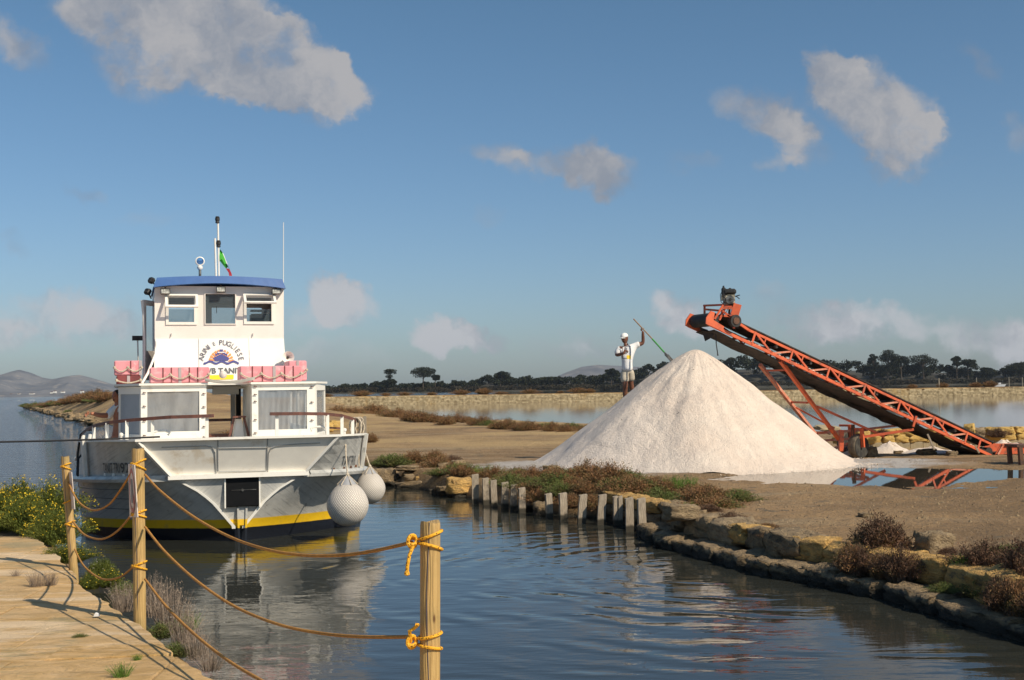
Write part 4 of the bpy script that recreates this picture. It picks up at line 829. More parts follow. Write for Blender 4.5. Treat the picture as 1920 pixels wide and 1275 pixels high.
# head: turned to picture left, looking down a little
def head(parent, c, rz, ht=.235, m='skin', tilt=0.):
    bm = bmesh.new(); bmesh.ops.create_uvsphere(bm, u_segments=28, v_segments=20, radius=1)
    for v in bm.verts:
        x, y, z = v.co; f = -y
        w = .073*(1-.22*max(0, -z)**1.3); dpt = .094*(1-.12*max(0, -z)); X, Y, Z = x*w, y*dpt, z*ht*.5
        if f > .3: Y -= .010*math.exp(-((z+.72)**2)/.03)*max(0, 1-abs(x)*1.6)      # chin
        if f > .2: Y -= .026*math.exp(-((z+.12)**2)/.018)*math.exp(-(x/.20)**2)      # nose
        if f > .2: Y += .010*(math.exp(-((z-.10)**2)/.012)*math.exp(-((abs(x)-.36)**2)/.02)) # eye sockets
        if f > .2: Y -= .006*math.exp(-((z-.27)**2)/.008)*math.exp(-(x/.55)**2)      # brow
        if f > .2: Y -= .006*math.exp(-((z+.42)**2)/.004)*math.exp(-(x/.28)**2)-.004*math.exp(-((z+.47)**2)/.001)*math.exp(-(x/.28)**2) # lips
        v.co = (X, Y, Z)
    me = bpy.data.meshes.new('head'); bm.to_mesh(me); bm.free(); me.materials.append(MT[m]); me.polygons.foreach_set('use_smooth', [True]*len(me.polygons))
    h = place('head', me, c, rz, parent=parent); h.rotation_euler = (tilt, 0, rz)
    for s_ in (-1, 1):
        MB().lathe([(.006, -.009), (.016, -.006), (.018, 0), (.012, .006)], 10, 'X', (s_*.073, .005, .0)).build('ear', m, h, smooth=True)
        MB().lathe([(.001, -.006), (.007, -.003), (.007, .003), (.001, .006)], 8, 'Y', (s_*.027, -.086, .012)).build('eye', 'engine_black', h)
    MB().lathe([(.001, -.004), (.020, 0), (.001, .004)], 10, 'Y', (0, -.088, -.054)).build('mouth', 'rusty', h)
    return h
hd_ = head(man, M(1171.3, 634.8, -.03), R(-38), tilt=R(12)); hd_.scale = (1.13,)*3
bm = bmesh.new(); bmesh.ops.create_uvsphere(bm, u_segments=24, v_segments=16, radius=1)
for v in bm.verts: v.co = Vector((v.co.x*.084, v.co.y*.105, max(v.co.z, -.02)*.088+.043))
me = bpy.data.meshes.new('cap'); bm.to_mesh(me); bm.free(); me.materials.append(MT['white_cloth']); me.polygons.foreach_set('use_smooth', [True]*len(me.polygons)); cap = place('cap', me, (0, 0, 0), parent=hd_)
rows_ = [[(math.cos(a)*.078*f1, -math.sin(a)*(.085+.085*(f1-.95)*6) if 0 else -.07-math.sin(a)*(.01+.075*(f1)), .052-.012*f1-.012*abs(math.cos(a))) for a in [math.pi*k_/12 for k_ in range(13)]] for f1 in (.3, .6, 1.)]
mb = MB().grid(rows_); mb.grid([[(p[0], p[1], p[2]-.006) for p in r] for r in rows_]); mb.build('cap_peak', 'white_cloth', cap, smooth=True)
# t-shirt: torso shell plus sleeves, and shorts
sh = [[(M(1176, 697), (.205, .15)), (M(1176, 690), (.22, .16)), (waist, (.22, .16)), (chest, (.245, .155)), (M(1174.5, 649.5), (.12, .09)), (M(1173.8, 646.5), (.075, .07))],
      [(chest, (.245, .155)), (sR+Vector((.0, 0, .0)), .09), (sR.lerp(eR, .5), .085), (sR.lerp(eR, .95), .078)], [(chest, (.245, .155)), (sL, .09), (sL.lerp(eL, .3), .088), (sL.lerp(eL, .62), .08)]]
shirt = place('t_shirt', skin_mesh('t_shirt', sh, 'shirt'), (0, 0, 0), parent=man)
so_ = [[(M(1176, 679), (.175, .13)), (M(1176, 686), (.20, .145)), (hip, (.205, .15)), (hRj+Vector((0, 0, -.02)), (.125, .125)), (hRj.lerp(kR, .55), (.118, .12)), (hRj.lerp(kR, .85), (.112, .115))], [(hip, (.205, .15)), (hLj+Vector((0, 0, -.02)), (.125, .125)), (hLj.lerp(kL, .55), (.115, .115)), (hLj.lerp(kL, .9), (.108, .11))]]
place('shorts', skin_mesh('shorts', so_, 'shorts'), (0, 0, 0), parent=man)
# print on the shirt, projected on its front
def on_shirt(px, py, lift=.004):
    o_ = CP; d = (PD(px, py, DM)-CP).normalized(); loc = CP-mo; ok, hit, nn, _ = shirt.ray_cast(loc, d, distance=100)
    return hit-d*lift if ok else M(px, py, -.17)
def patch(name, outer, m, n=10):
    (x0, y0, x1, y1) = outer; rr_ = [[on_shirt(x0+(x1-x0)*i/n, y0+(y1-y0)*j/n) for i in range(n+1)] for j in range(n+1)]; return MB().grid(rr_).build(name, m, shirt, smooth=True)
bpy.context.view_layer.update()
for q in [(1166.5, 648.5, 1182.5, 650), (1166.5, 650, 1168, 672), (1181, 650, 1182.5, 667), (1166.5, 671, 1176, 672.6)]: patch('print_frame', q, 'grey_print')
patch('print_figure', (1170.5, 652, 1175.5, 664), 'grey_print', 6); patch('print_sun', (1175, 666, 1183, 673), 'yellow_print', 8)
MB().tube([M(1169, 663, -.36), M(1172.5, 656, -.36)], .03, 8).build('cup', 'skin', man)
pole = empty('salt_shovel', PD(1188, 598, DM-.05), 0, 'long wooden pole with green lower part stuck blade first in the salt', 'shovel')
a = PD(1188, 598, DM-.1); b_ = PD(1232, 645, 30.9); c = PD(1246, 661, 30.7); e_ = PD(1256, 672, 30.6)
MB().tube([(0, 0, 0), b_-a], .017, 8).build('pole', 'pole_wood', pole); MB().tube([a.lerp(b_, .80)-a, c-a], .022, 8).build('green_sleeve', 'green_paint', pole); pole.location = a
mb = MB().bar(c-a, e_-a, .05, .03); mb.build('socket', 'steel', pole); MB().bar((c-a).lerp(e_-a, .35), (c-a).lerp(e_-a, 1.4), .17, .02).build('blade', 'steel', pole)

# ------------------------------------------------------------------ the passenger boat
YAW = R(17.5); BO = PZ(448, 1015, 0)
bx = Vector((math.cos(YAW), math.sin(YAW), 0)); by = Vector((-math.sin(YAW), math.cos(YAW), 0))
def bp(px, py, t_):                  # pixel ray met with the athwartships plane t_ metres aft of the stem
    d = ray(px, py); k = (t_+(BO-CP).dot(by))/d.dot(by); p = CP+d*k-BO; return Vector((p.dot(bx), t_, p.z))
def b2w(p): return BO+bx*p[0]+by*p[1]+Vector((0, 0, p[2]))
boat = empty('passenger_boat', BO, YAW, 'broad white flat-bowed passenger boat with blue roof and yellow stripe moored in the canal', 'boat')
def full(y, W0=2.52, y0=-.1, L=4., e=.5, p=1.0, tail=True):
    s = min(1, max(0, (y-y0)/L)); x = p+(W0-p)*(1-(1-s)**2)**e
    if tail and y > 6: x -= .045*(y-6)**1.6*.25
    return x
LB = 11.5
ys_n = [0, .05, .12, .25, .45, .75, 1.1, 1.6, 2.2, 3., 4., 5., 6.5, 8., 10., LB]
plate_p = [(1.03, 1.0), (.92, .80), (.80, .60), (.64, .40), (.42, .22), (.24, .075), (.0, .05), (-.5, .04)]
def level(z):
    zs = [p[0] for p in plate_p][::-1]; ps = [p[1] for p in plate_p][::-1]; p = float(np.interp(z, zs, ps)); f = min(1, max(0, z/1.03))
    return p, .5+(1-f)*.5, 2.6+1.4*f, (2.38+.12*f if z >= 0 else 2.38+z*1.3), -.1*f+.06*(1-f)
def hull_pt(z, i, side):
    p, e, L, W0, y0 = level(z); yv = y0+ys_n[i]*(LB-y0)/LB; zk = z-(.15*min(1, ys_n[i]/3.))*max(0, z)/1.03   # sheer drops aft
    return Vector((side*full(yv, W0, y0, L, e, p), yv, zk))
zs_ = [1.03, .97, .9, .8, .7, .55, .4, .25, .12, 0, -.2, -.5]
mb = MB()
for sd_ in (-1, 1): mb.grid([[hull_pt(z, i, sd_) for i in range(len(ys_n))] for z in zs_])
mb.grid([[Vector((s_*level(z)[0], level(z)[4], z)) for s_ in (-1, 0, 1)] for z in zs_])
mb.grid([[hull_pt(z, len(ys_n)-1, s_) for s_ in (-1, 1)] for z in zs_])
mb.grid([[hull_pt(-.5, i, s_) for s_ in (-1, 1)] for i in range(len(ys_n))])
hull = mb.build('hull', 'hull_paint', boat)
me = hull.data; me.polygons.foreach_set('use_smooth', [True]*len(me.polygons))
bm = bmesh.new(); bm.from_mesh(me); bmesh.ops.remove_doubles(bm, verts=bm.verts, dist=.001); bm.to_mesh(me); bm.free()
try: me.set_sharp_from_angle(angle=R(28))
except Exception: pass
# bulwark above the knuckle
yr = [-.38, -.25, 0, .4, .9, 1.5, 2.1, 2.35, 2.6, 3., 4., 5., 6.5, 8., 10., LB]
def rim(i, side):
    y = yr[i]; s = min(1, max(0, (y+.5)/4.3)); x = 1.30+(2.5-1.30)*(1-(1-s)**2)**.62; x -= .045*max(0, y-6)**1.6*.25
    z = 1.60-.03*max(0, y+.5) if y <= 2.1 else (1.50 if y < 2.2 else 1.38 if y < 2.5 else 1.22 if y < 2.8 else 1.17); return Vector((side*x, y, z))
def kn(i, side):
    y = -.1 if i == 0 else min(yr[i]+(.3 if yr[i] < 0 else .4*max(0, 1-yr[i]/2)), LB); p, e, L, W0, y0 = level(1.03); y = max(y, y0); zk = 1.03-.15*min(1, max(0, (y-y0))/3.); return Vector((side*full(y, W0, y0, L, e, p), y, zk))
mb = MB()
for sd_ in (-1, 1):
    mb.grid([[rim(i, sd_).lerp(kn(i, sd_), f) for i in range(len(yr))] for f in (0, .25, .5, .75, 1)])
    mb.grid([[rim(i, sd_).lerp(kn(i, sd_), f)-Vector((sd_*.05, -.02, 0)) for i in range(len(yr))] for f in (0, 1)])
bul = mb.build('bulwark', 'hull_paint', boat, smooth=False)
# flat raked bow panel with recessed fields
tl, tr_, br, bl = rim(0, -1), rim(0, 1), kn(0, 1), kn(0, -1)
def bowp(u_, v_, off=0.):    # u 0..1 across, v 0..1 down
    a = tl.lerp(tr_, u_); b_ = bl.lerp(br, u_); n = (tr_-tl).cross(bl-tl).normalized(); n = n if n.y < 0 else -n; return a.lerp(b_, v_)+n*off
MB().prism([bowp(0, 0), bowp(1, 0), bowp(1, 1), bowp(0, 1)], (0, .06, 0)).build('bow_panel', 'white_paint', boat)
mat('panel_grey', (.36, .36, .35), None, .6)
_n = (tr_-tl).cross(bl-tl).normalized(); _n = _n if _n.y < 0 else -_n
def bpl(px, py, off=.006):     # point of the bow panel seen at a pixel
    d = ray(px, py); nw = bx*_n.x+by*_n.y+Vector((0, 0, _n.z)); k_ = (b2w(tl)-CP).dot(nw)/d.dot(nw); p = CP+d*k_-BO; return Vector((p.dot(bx), p.dot(by), p.z))+_n*off
for pts in ([(303, 838.5), (340, 837), (385, 835.5), (398, 838), (403, 848), (405, 888)], [(600, 830), (560, 832), (518, 835.5), (508, 840), (503.5, 850), (502, 886)], [(410, 840), (500, 838.5)], [(408.5, 819), (409, 884)], [(502, 818), (500, 882)], [(411, 884), (498, 882.5)]):
    MB().tube([bpl(*p) for p in pts], .0085, 6).build('panel_joint', 'panel_grey', boat)
for s_ in (0, 1):
    MB().bar(bowp(s_, 0, .02), bowp(s_, 1, .03), .09, .04).build('corner_trim', 'trim_white', boat)
# knuckle rubbing strake: white across the bow, weathered along the sides
MB().bar(kn(0, -1)+Vector((-.06, -.03, -.0)), kn(0, 1)+Vector((.06, -.03, -.0)), .12, .07).build('bow_strake', 'trim_white', boat)
for sd_ in (-1, 1):
    pts = [hull_pt(1.03, i, sd_)+Vector((sd_*.03, -.02, -.01)) for i in range(len(ys_n))]
    mb = MB(); rows_ = [[p+Vector((sd_*x, 0, z)) for x, z in ((-.04, .05), (.05, .045), (.075, .0), (.05, -.05), (-.04, -.05), (-.04, .05))] for p in pts]; mb.grid(rows_); mb.build('rubbing_strake', 'hull_paint', boat)
    for i in range(7):
        q = pts[2].lerp(pts[6], i/6) if i < 0 else None
    for y_ in (.10, .32, .55, .8):
        x = full(y_, 2.5, -.1, 4., .5, 1.0); MB().lathe([(.022, -.02), (.022, .02)], 10, 'Z', (sd_*(x+.03), y_, 1.055)).build('bolt', 'rusty' if sd_ > 0 else 'trim_white', boat)
    # white cap along the rim
    pr = [rim(i, sd_) for i in range(len(yr))]; rows_ = [[p+Vector((sd_*x, 0, z)) for x, z in ((-.07, .0), (-.07, .03), (.04, .03), (.04, .0), (-.07, .0))] for p in pr]; MB().grid(rows_).build('rim_cap', 'trim_white', boat)
MB().bar(tl+Vector((-.04, -.02, .015)), tr_+Vector((.04, -.02, .015)), .10, .034).build('bow_cap', 'trim_white', boat)
# white guard boards on the quarters
for sd_, i0 in ((-1, 5), (1, 4)):
    a, b_ = rim(i0, sd_), kn(i0, sd_); t0 = (rim(i0+1, sd_)-rim(i0-1, sd_)).normalized(); n = t0.cross(Vector((0, 0, 1)))*(1 if sd_ < 0 else -1); n = n if n.x*sd_ > 0 else -n
    mb = MB(); rows_ = []
    for f in (-.04, .15, .35, .5, .55, .8, .98):
        p = a.lerp(b_, f)+n*.035; wd = .095 if f < .5 else .08; off = .0 if f < .5 else .05*(f-.3); rows_.append([p-t0*(wd+off*0)+t0*off, p+t0*wd+t0*off])
    g1 = [[p+n*.045 for p in r] for r in rows_]; mb.grid(g1); mb.grid(rows_); mb.grid([[g1[i][0], rows_[i][0]] for i in range(len(rows_))]); mb.grid([[g1[i][1], rows_[i][1]] for i in range(len(rows_))]); mb.grid([g1[0], rows_[0]]); mb.grid([g1[-1], rows_[-1]])
    mb.build('guard_board', 'trim_white', boat)
# stem plate edges, black bow hatch, stem bar
for sd_ in (-1, 1):
    pts = [Vector((sd_*level(z)[0], level(z)[4]-.02, z)) for z in (.93, .86, .8, .7, .6, .5, .4, .3, .24, .2)]
    rows_ = [[p+Vector((sd_*(.03), .05, .0)), p+Vector((sd_*.035, -.03, .0)), p+Vector((-sd_*.02, -.03, 0)), p+Vector((-sd_*.02, .02, 0))] for p in pts]; MB().grid(rows_).build('stem_edge', 'trim_white', boat)
h0, h1 = bp(423, 893, -.06), bp(485, 948, -.06)
MB().box(((h0.x+h1.x)/2, -.03, (h0.z+h1.z)/2), (h1.x-h0.x, .16, h0.z-h1.z)).build('bow_hatch', 'black_paint', boat, bevel=.012)
for x in (h0.x-.012, h1.x+.012): MB().box((x, -.06, (h0.z+h1.z)/2), (.02, .12, h0.z-h1.z+.03)).build('hatch_edge', 'trim_white', boat)
MB().bar((h0.x+.08, -.115, .80), (h1.x-.04, -.115, .80), .008, .006).build('hatch_bar', 'steel', boat); MB().tube([((h0.x+h1.x)/2, -.11, .80), ((h0.x+h1.x)/2, -.13, .80)], .02, 10).build('hatch_lock', 'steel', boat)
st_ = MB(); cxm = (h0.x+h1.x)/2; st_.prism([(cxm-.085, -.04, h1.z), (cxm+.085, -.04, h1.z), (cxm+.065, -.04, .42), (cxm+.055, -.04, .25), (cxm-.055, -.04, .25), (cxm-.065, -.04, .42)], (0, .1, 0)); st_.build('stem_plate', 'hull_paint', boat)
for x in (-.05, .05): MB().bar((cxm+x*1.3, -.06, h1.z-.02), (cxm+x, -.06, .0), .014, .03).build('stem_rib', 'hull_paint', boat)
for f in (.38, .66):          # plank seams scribed on the port side
    for sd_ in (-1,):
        pass
def seam(z, sd_, i0=4, i1=12): pts = [hull_pt(z, i, sd_)+Vector((sd_*.006, -.004, 0)) for i in range(i0, i1)]; MB().tube(pts, .006, 5).build('plank_seam', 'ink_grey', boat)
for z in (.84, .68, .5): seam(z, -1, 5)
# deck
dk = [rim(i, 1)-Vector((.06, -.04, .06)) for i in range(len(yr))]; dl = [Vector((-p.x, p.y, p.z)) for p in dk]
mb = MB(); mb.grid([[Vector((a.x, a.y, min(a.z, 1.50) if a.y < 2.2 else 1.12)), Vector((b_.x, b_.y, min(b_.z, 1.50) if b_.y < 2.2 else 1.12))] for a, b_ in zip(dl, dk)]); mb.build('deck', 'white_paint', boat)
def hull_text(txt, sd_, c_y, size):
    cu = bpy.data.curves.new('t', 'FONT'); cu.body = txt; cu.size = size; cu.align_x = 'CENTER'; cu.extrude = 0; o = bpy.data.objects.new('t', cu); COL.objects.link(o)
    dg = bpy.context.evaluated_depsgraph_get(); dg.update(); me = bpy.data.meshes.new_from_object(o.evaluated_get(dg)); bpy.data.objects.remove(o); return me
def text_mesh(txt, size, narrow=1., bold=0.):
    cu = bpy.data.curves.new('t', 'FONT'); cu.body = txt; cu.size = size; cu.align_x = 'CENTER'; cu.align_y = 'CENTER'; cu.offset = bold; cu.resolution_u = 4
    o = bpy.data.objects.new('t', cu); COL.objects.link(o); dg = bpy.context.evaluated_depsgraph_get(); dg.update(); me = bpy.data.meshes.new_from_object(o.evaluated_get(dg)); bpy.data.objects.remove(o)
    for v_ in me.vertices: v_.co.x *= narrow
    return me
def basis_obj(name, me, m, org, ex, ez, parent):
    ex = ex.normalized(); n = ex.cross(ez).normalized(); ez = n.cross(ex).normalized(); me.materials.clear(); me.materials.append(MT[m]); o = bpy.data.objects.new(name, me); link(o, parent)
    o.matrix_local = Matrix(((ex.x, ez.x, n.x, org.x), (ex.y, ez.y, n.y, org.y), (ex.z, ez.z, n.z, org.z), (0, 0, 0, 1))); return o
def on_bulwark(sd_, y, f):
    i = max([k_ for k_ in range(len(yr)-1) if yr[k_] <= y] or [0]); g_ = (y-yr[i])/(yr[i+1]-yr[i]); return rim(i, sd_).lerp(rim(i+1, sd_), g_).lerp(kn(i, sd_).lerp(kn(i+1, sd_), g_), f)
for sd_, y0_, y1_ in ((-1, -.12, .62), (1, -.10, .46)):
    me = text_mesh('TANIT TR192', .20, .74, .003); xs_ = [v_.co.x for v_ in me.vertices]; w_ = max(xs_)-min(xs_)
    for v_ in me.vertices:      # letters follow the curve of the planking
        f_ = (v_.co.x-min(xs_))/w_; f_ = f_ if sd_ > 0 else 1-f_; yv = y0_+(y1_-y0_)*f_; fz = .72-v_.co.y/.52; p = on_bulwark(sd_, yv, fz); n = (on_bulwark(sd_, yv+.05, fz)-on_bulwark(sd_, yv-.05, fz)).cross(Vector((0, 0, 1))); n = n if n.x*sd_ > 0 else -n; v_.co = p+n.normalized()*.012
    me.materials.clear(); me.materials.append(MT['ink_grey']); place('registration_lettering', me, (0, 0, 0), parent=boat)

def wall(name, m, x0, x1, z0, z1, holes, org, ex, ey, parent, th=.05, cut_fn=None):
    """flat wall in the x-z plane with rectangular openings; org+ex*x+z, thickness along ey"""
    X = sorted({x0, x1, *[h[0] for h in holes], *[h[1] for h in holes]}); Z = sorted({z0, z1, *[h[2] for h in holes], *[h[3] for h in holes]}); mb = MB()
    def P_(x, z, d): q = org+ex*x+Vector((0, 0, z))+ey*(d*th); return cut_fn(q, x, z) if cut_fn else q
    def hole(x, z): return any(h[0] <= x <= h[1] and h[2] <= z <= h[3] for h in holes)
    for a, b_ in zip(X, X[1:]):
        for c, d in zip(Z, Z[1:]):
            if hole((a+b_)/2, (c+d)/2): continue
            for s_ in (0, 1): mb.quad(P_(a, c, s_), P_(b_, c, s_), P_(b_, d, s_), P_(a, d, s_))
    for h in list(holes)+[(x0, x1, z0, z1)]:
        a, b_, c, d = h; cs = [(a, c), (b_, c), (b_, d), (a, d)]
        for k_ in range(4): p, q = cs[k_], cs[(k_+1) % 4]; mb.quad(P_(*p, 0), P_(*q, 0), P_(*q, 1), P_(*p, 1))
    return mb.build(name, m, parent)
EX, EY, EZ = Vector((1, 0, 0)), Vector((0, 1, 0)), Vector((0, 0, 1)); O0 = Vector((0, 0, 0))
# ---- lower cabin: open centre, clear sheet windows, bevelled corners
TC = 2.0
cl_, cr_ = bp(264, 724, TC), bp(589, 718, TC); zt = (cl_.z+cr_.z)/2; zb = 1.46; o_l, o_r = bp(387, 724, TC).x, bp(472, 718, TC).x
wl0, wl1 = bp(276, 735, TC), bp(374, 808, TC); wr0, wr1 = bp(484, 732, TC), bp(576, 804, TC)
YA = 8.5
cab = empty('cabin', (0, 0, 0)); cab.parent = boat
wall('front_wall', 'trim_white', cl_.x, o_l, zb, zt, [(wl0.x, wl1.x, wl1.z, wl0.z)], Vector((0, TC, 0)), EX, EY, cab, .05)
wall('front_wall', 'trim_white', o_r, cr_.x, zb, zt, [(wr0.x, wr1.x, wr1.z, wr0.z)], Vector((0, TC, 0)), EX, EY, cab, .05)
sheet_ids = 0
def sheet(x0, x1, z0, z1, y, folds):
    rows_ = []
    for j in range(15):
        r_ = []
        for i in range(41):
            u_, v_ = i/40, j/14; w = .010*math.sin(u_*folds*6.28+v_*2.5)*(.35+u_)*(v_**.5+.2)+.012*mnoise.noise(Vector((u_*5, v_*2, folds)))+.05*math.sin(math.pi*u_)*math.sin(math.pi*v_)*.3
            r_.append((x0+(x1-x0)*u_, y+w, z1+(z0-z1)*v_))
        rows_.append(r_)
    MB().grid(rows_).build('clear_sheet_window', 'clear_sheet', cab, smooth=True)
sheet(wl0.x-.01, wl1.x+.01, wl1.z-.01, wl0.z+.01, TC+.02, 3); sheet(wr0.x-.01, wr1.x+.01, wr1.z-.01, wr0.z+.01, TC+.02, 9)
for x, zf in [(cl_.x+.05, (.12, .35, .6, .85)), (o_l-.05, (.15, .38, .55, .72, .9)), (o_r+.05, (.04, .18, .3, .62, .85)), (cr_.x-.05, (.06, .33, .65))]:
    for f in zf:
        z = zt-f*(zt-zb); MB().lathe([(.012, -.03), (.012, .0)], 7, 'Y', (x, TC, z)).build('fastener', 'steel', cab); MB().bar((x-.02, TC-.025, z), (x+.035, TC-.025, z-.004), .012).build('fastener_tab', 'brown_rail', cab)
# side walls with curtains, first the bevelled corner
cornL, cornR = Vector((cl_.x-.36, TC+.85, 0)), Vector((cr_.x+.30, TC+.95, 0)); aftL, aftR = Vector((cl_.x-.42, YA, 0)), Vector((cr_.x+.40, YA, 0))
def seg(a, b_, m, holes_f, name='side_wall', sheetm=None):
    ex = (b_-a); L_ = ex.length; ex.normalize(); n = Vector((ex.y, -ex.x, 0)); wall(name, m, 0, L_, 1.15 if a.y > TC+.5 else zb, zt-.02, holes_f(L_), a, ex, n, cab, .04)
    if sheetm:
        for h in holes_f(L_): q = [a+ex*h[0]+n*.02, a+ex*h[1]+n*.02]; MB().quad(q[0]+EZ*h[2], q[1]+EZ*h[2], q[1]+EZ*h[3], q[0]+EZ*h[3]).build('side_sheet', sheetm, cab)
seg(Vector((cl_.x, TC+.02, 0)), cornL, 'trim_white', lambda L_: [(.05, L_-.04, 1.62, zt-.14)], sheetm='grey_curtain'); seg(Vector((cr_.x, TC+.02, 0)), cornR, 'trim_white', lambda L_: [(.05, L_-.03, 1.58, zt-.12)], sheetm='clear_sheet')
seg(cornL, aftL, 'trim_white', lambda L_: [(.15+i*L_/4, -.1+(i+1)*L_/4, 1.6, zt-.14) for i in range(4)]); seg(cornR, aftR, 'trim_white', lambda L_: [(.15+i*L_/4, -.1+(i+1)*L_/4, 1.6, zt-.14) for i in range(4)])
# roof deck of the cabin
poly = [(cl_.x-.03, TC-.06), (o_l+.02, TC-.06), (o_l+.02, TC+.35), (o_r-.02, TC+.35), (o_r-.02, TC-.06), (cr_.x+.03, TC-.06), (cornR.x+.08, cornR.y), (aftR.x+.05, YA), (aftL.x-.05, YA), (cornL.x-.08, cornL.y)]
MB().prism([(x, y, zt) for x, y in poly], (0, 0, .035)).build('cabin_roof', 'trim_white', cab)
# centre doorway: inner walls, header, post, ladder seat
for x in (o_l, o_r): MB().box((x+(-.02 if x == o_l else .02), TC+.9, 1.9), (.04, 1.6, 1.06)).build('inner_wall', 'white_paint', cab)
MB().box(((o_l+o_r)/2+.03, TC+1.2, zt-.10), (.46, .1, .14)).build('header_box', 'panel_grey', cab); MB().box(((o_l+o_r)/2, TC+1.4, zt-.04), (o_r-o_l, .06, .06)).build('header_beam', 'white_paint', cab)
pt = bp(447, 760, TC+2.2); MB().box((pt.x, pt.y, 1.8), (.09, .09, 1.3)).build('black_post', 'black_paint', cab); pt = bp(437, 760, TC+2.6); MB().box((pt.x, pt.y, 1.8), (.09, .05, 1.3)).build('grey_post', 'panel_grey', cab)
cs = bp(447, 800, TC+.45); MB().prism([(cs.x-.10, cs.y, 1.46), (cs.x+.11, cs.y, 1.46), (cs.x+.06, cs.y, 1.84), (cs.x-.04, cs.y, 1.84)], (0, .3, 0)).build('step_box', 'panel_white', cab)
for s_ in (-1, 1): MB().bar((cs.x+.01+s_*.18, cs.y-.02, 1.48), (cs.x+.01+s_*.08, cs.y-.02, 1.88), .04).build('step_side', 'brown_rail', cab)
MB().box((cs.x+.01, cs.y, 1.88), (.22, .3, .03)).build('step_top', 'brown_rail', cab)
se = bp(410, 800, TC+.9); MB().box((se.x, se.y+.1, 1.52), (.38, .35, .10)).build('bench_seat', 'brown_rail', cab); MB().box((se.x+.0, se.y+1., 1.80), (.62, .05, .05)).build('bench_rail', 'brown_rail', cab)
# ---- wheelhouse
TW = 3.9
w = lambda px, py, t_=TW: bp(px, py, t_)
xl, xr = w(290, 600).x, w(532, 600).x; ztop = w(412, 537).z; zmid = w(412, 636).z; zlow = zt+.035; YB = TW+2.0
wh = empty('wheelhouse', (0, 0, 0)); wh.parent = boat
def H4(x0, y0, x1, y1): a, b_ = w(x0, y0), w(x1, y1); return (a.x, b_.x, b_.z, a.z)
hl, hc, hr_ = H4(316, 558, 364, 604), H4(385, 551, 441, 607), H4(462, 558, 509, 603)
def arch(x): u_ = (x-(xl+xr)/2)/((xr-xl)/2); return -.085*u_*u_
def cutf(q, x, z): return Vector((q.x, q.y, q.z+(arch(x) if z >= ztop-.001 else 0)))
wall('front_wall', 'wheel_white', xl, xr, zmid, ztop, [hl, hc, hr_], Vector((0, TW, 0)), EX, EY, wh, .05)
hb = [(xl+.15, xl+.95, hc[2]-.02, hc[3]-.12), (xl+1.15, xr-.2, hc[2]-.02, hc[3]-.12)]
wall('rear_wall', 'wheel_white', xl, xr, zlow, ztop, [hb[0], hb[1]], Vector((0, YB, 0)), EX, EY, wh, .05)
wall('side_wall', 'wheel_white', 0, YB-TW-.06, zlow, ztop-.06, [(.25, .85, zlow+.1, ztop-.25)], Vector((xl, TW+.055, 0)), EY, EX, wh, .05)
wall('side_wall', 'wheel_white', 0, YB-TW-.06, zlow, ztop-.06, [(.3, 1.5, hc[2], hc[3])], Vector((xr-.05, TW+.055, 0)), EY, EX, wh, .05)
MB().box(((xl+xr)/2, (TW+YB)/2, zlow+.6), (xr-xl-.12, YB-TW-.14, .04)).build('inner_floor', 'brown_rail', wh)
# sloping lower apron in three sheets
xa, xb = w(372, 636).x, w(466, 636).x; slope = .22
def ap(x0, x1, x0b, x1b, m='panel_white'):
    MB().prism([(x0, TW-.025, zmid+.01), (x1, TW-.025, zmid+.01), (x1b, TW-slope, zlow), (x0b, TW-slope, zlow)], (0, .02, 0)).build('apron_sheet', m, wh)
ap(xl+.01, xa-.004, xl-.03, xa-.006); ap(xa+.004, xb-.004, xa+.002, xb-.002); ap(xb+.004, xr-.01, xb+.006, xr+.03)
MB().prism([(xl-.03, TW-slope+.03, zlow), (xl, TW, zmid), (xl, TW+.05, zmid), (xl, TW+.05, zlow)], (.02, 0, 0)).build('apron_end', 'panel_white', wh); MB().prism([(xr+.03, TW-slope+.03, zlow), (xr, TW, zmid), (xr, TW+.05, zmid), (xr, TW+.05, zlow)], (-.02, 0, 0)).build('apron_end', 'panel_white', wh)
# blue cambered roof with a deep painted edge
RY0, RY1 = TW-.20, YB+.15; rl, rr_ = w(287, 545, RY0).x, w(536, 545, RY0).x; zr0 = w(412, 531, RY0).z; zr1 = w(412, 517, RY0).z
def rarc(n, x0, x1, z, sag_): return [((x0+(x1-x0)*i/n), z-sag_*((i/n-.5)*2)**2) for i in range(n+1)]
lo = rarc(16, rl, rr_, zr0, .085); hi = rarc(16, rl+.07, rr_-.06, zr1, .045)
mb = MB(); mb.grid([[(x, RY0+.05, z) for x, z in hi], [(x, RY0, z) for x, z in lo]]); mb.grid([[(x, RY1-.05, z) for x, z in hi], [(x, RY1, z) for x, z in lo]]); mb.grid([[(x, RY0+.05, z) for x, z in hi], [(x, RY1-.05, z) for x, z in hi]]); mb.grid([[(x, RY0, z) for x, z in lo], [(x, RY1, z) for x, z in lo]])
for k_ in (0, 16): mb.quad((hi[k_][0], RY0+.05, hi[k_][1]), (lo[k_][0], RY0, lo[k_][1]), (lo[k_][0], RY1, lo[k_][1]), (hi[k_][0], RY1-.05, hi[k_][1]))
mb.build('blue_roof', 'blue_paint', wh)
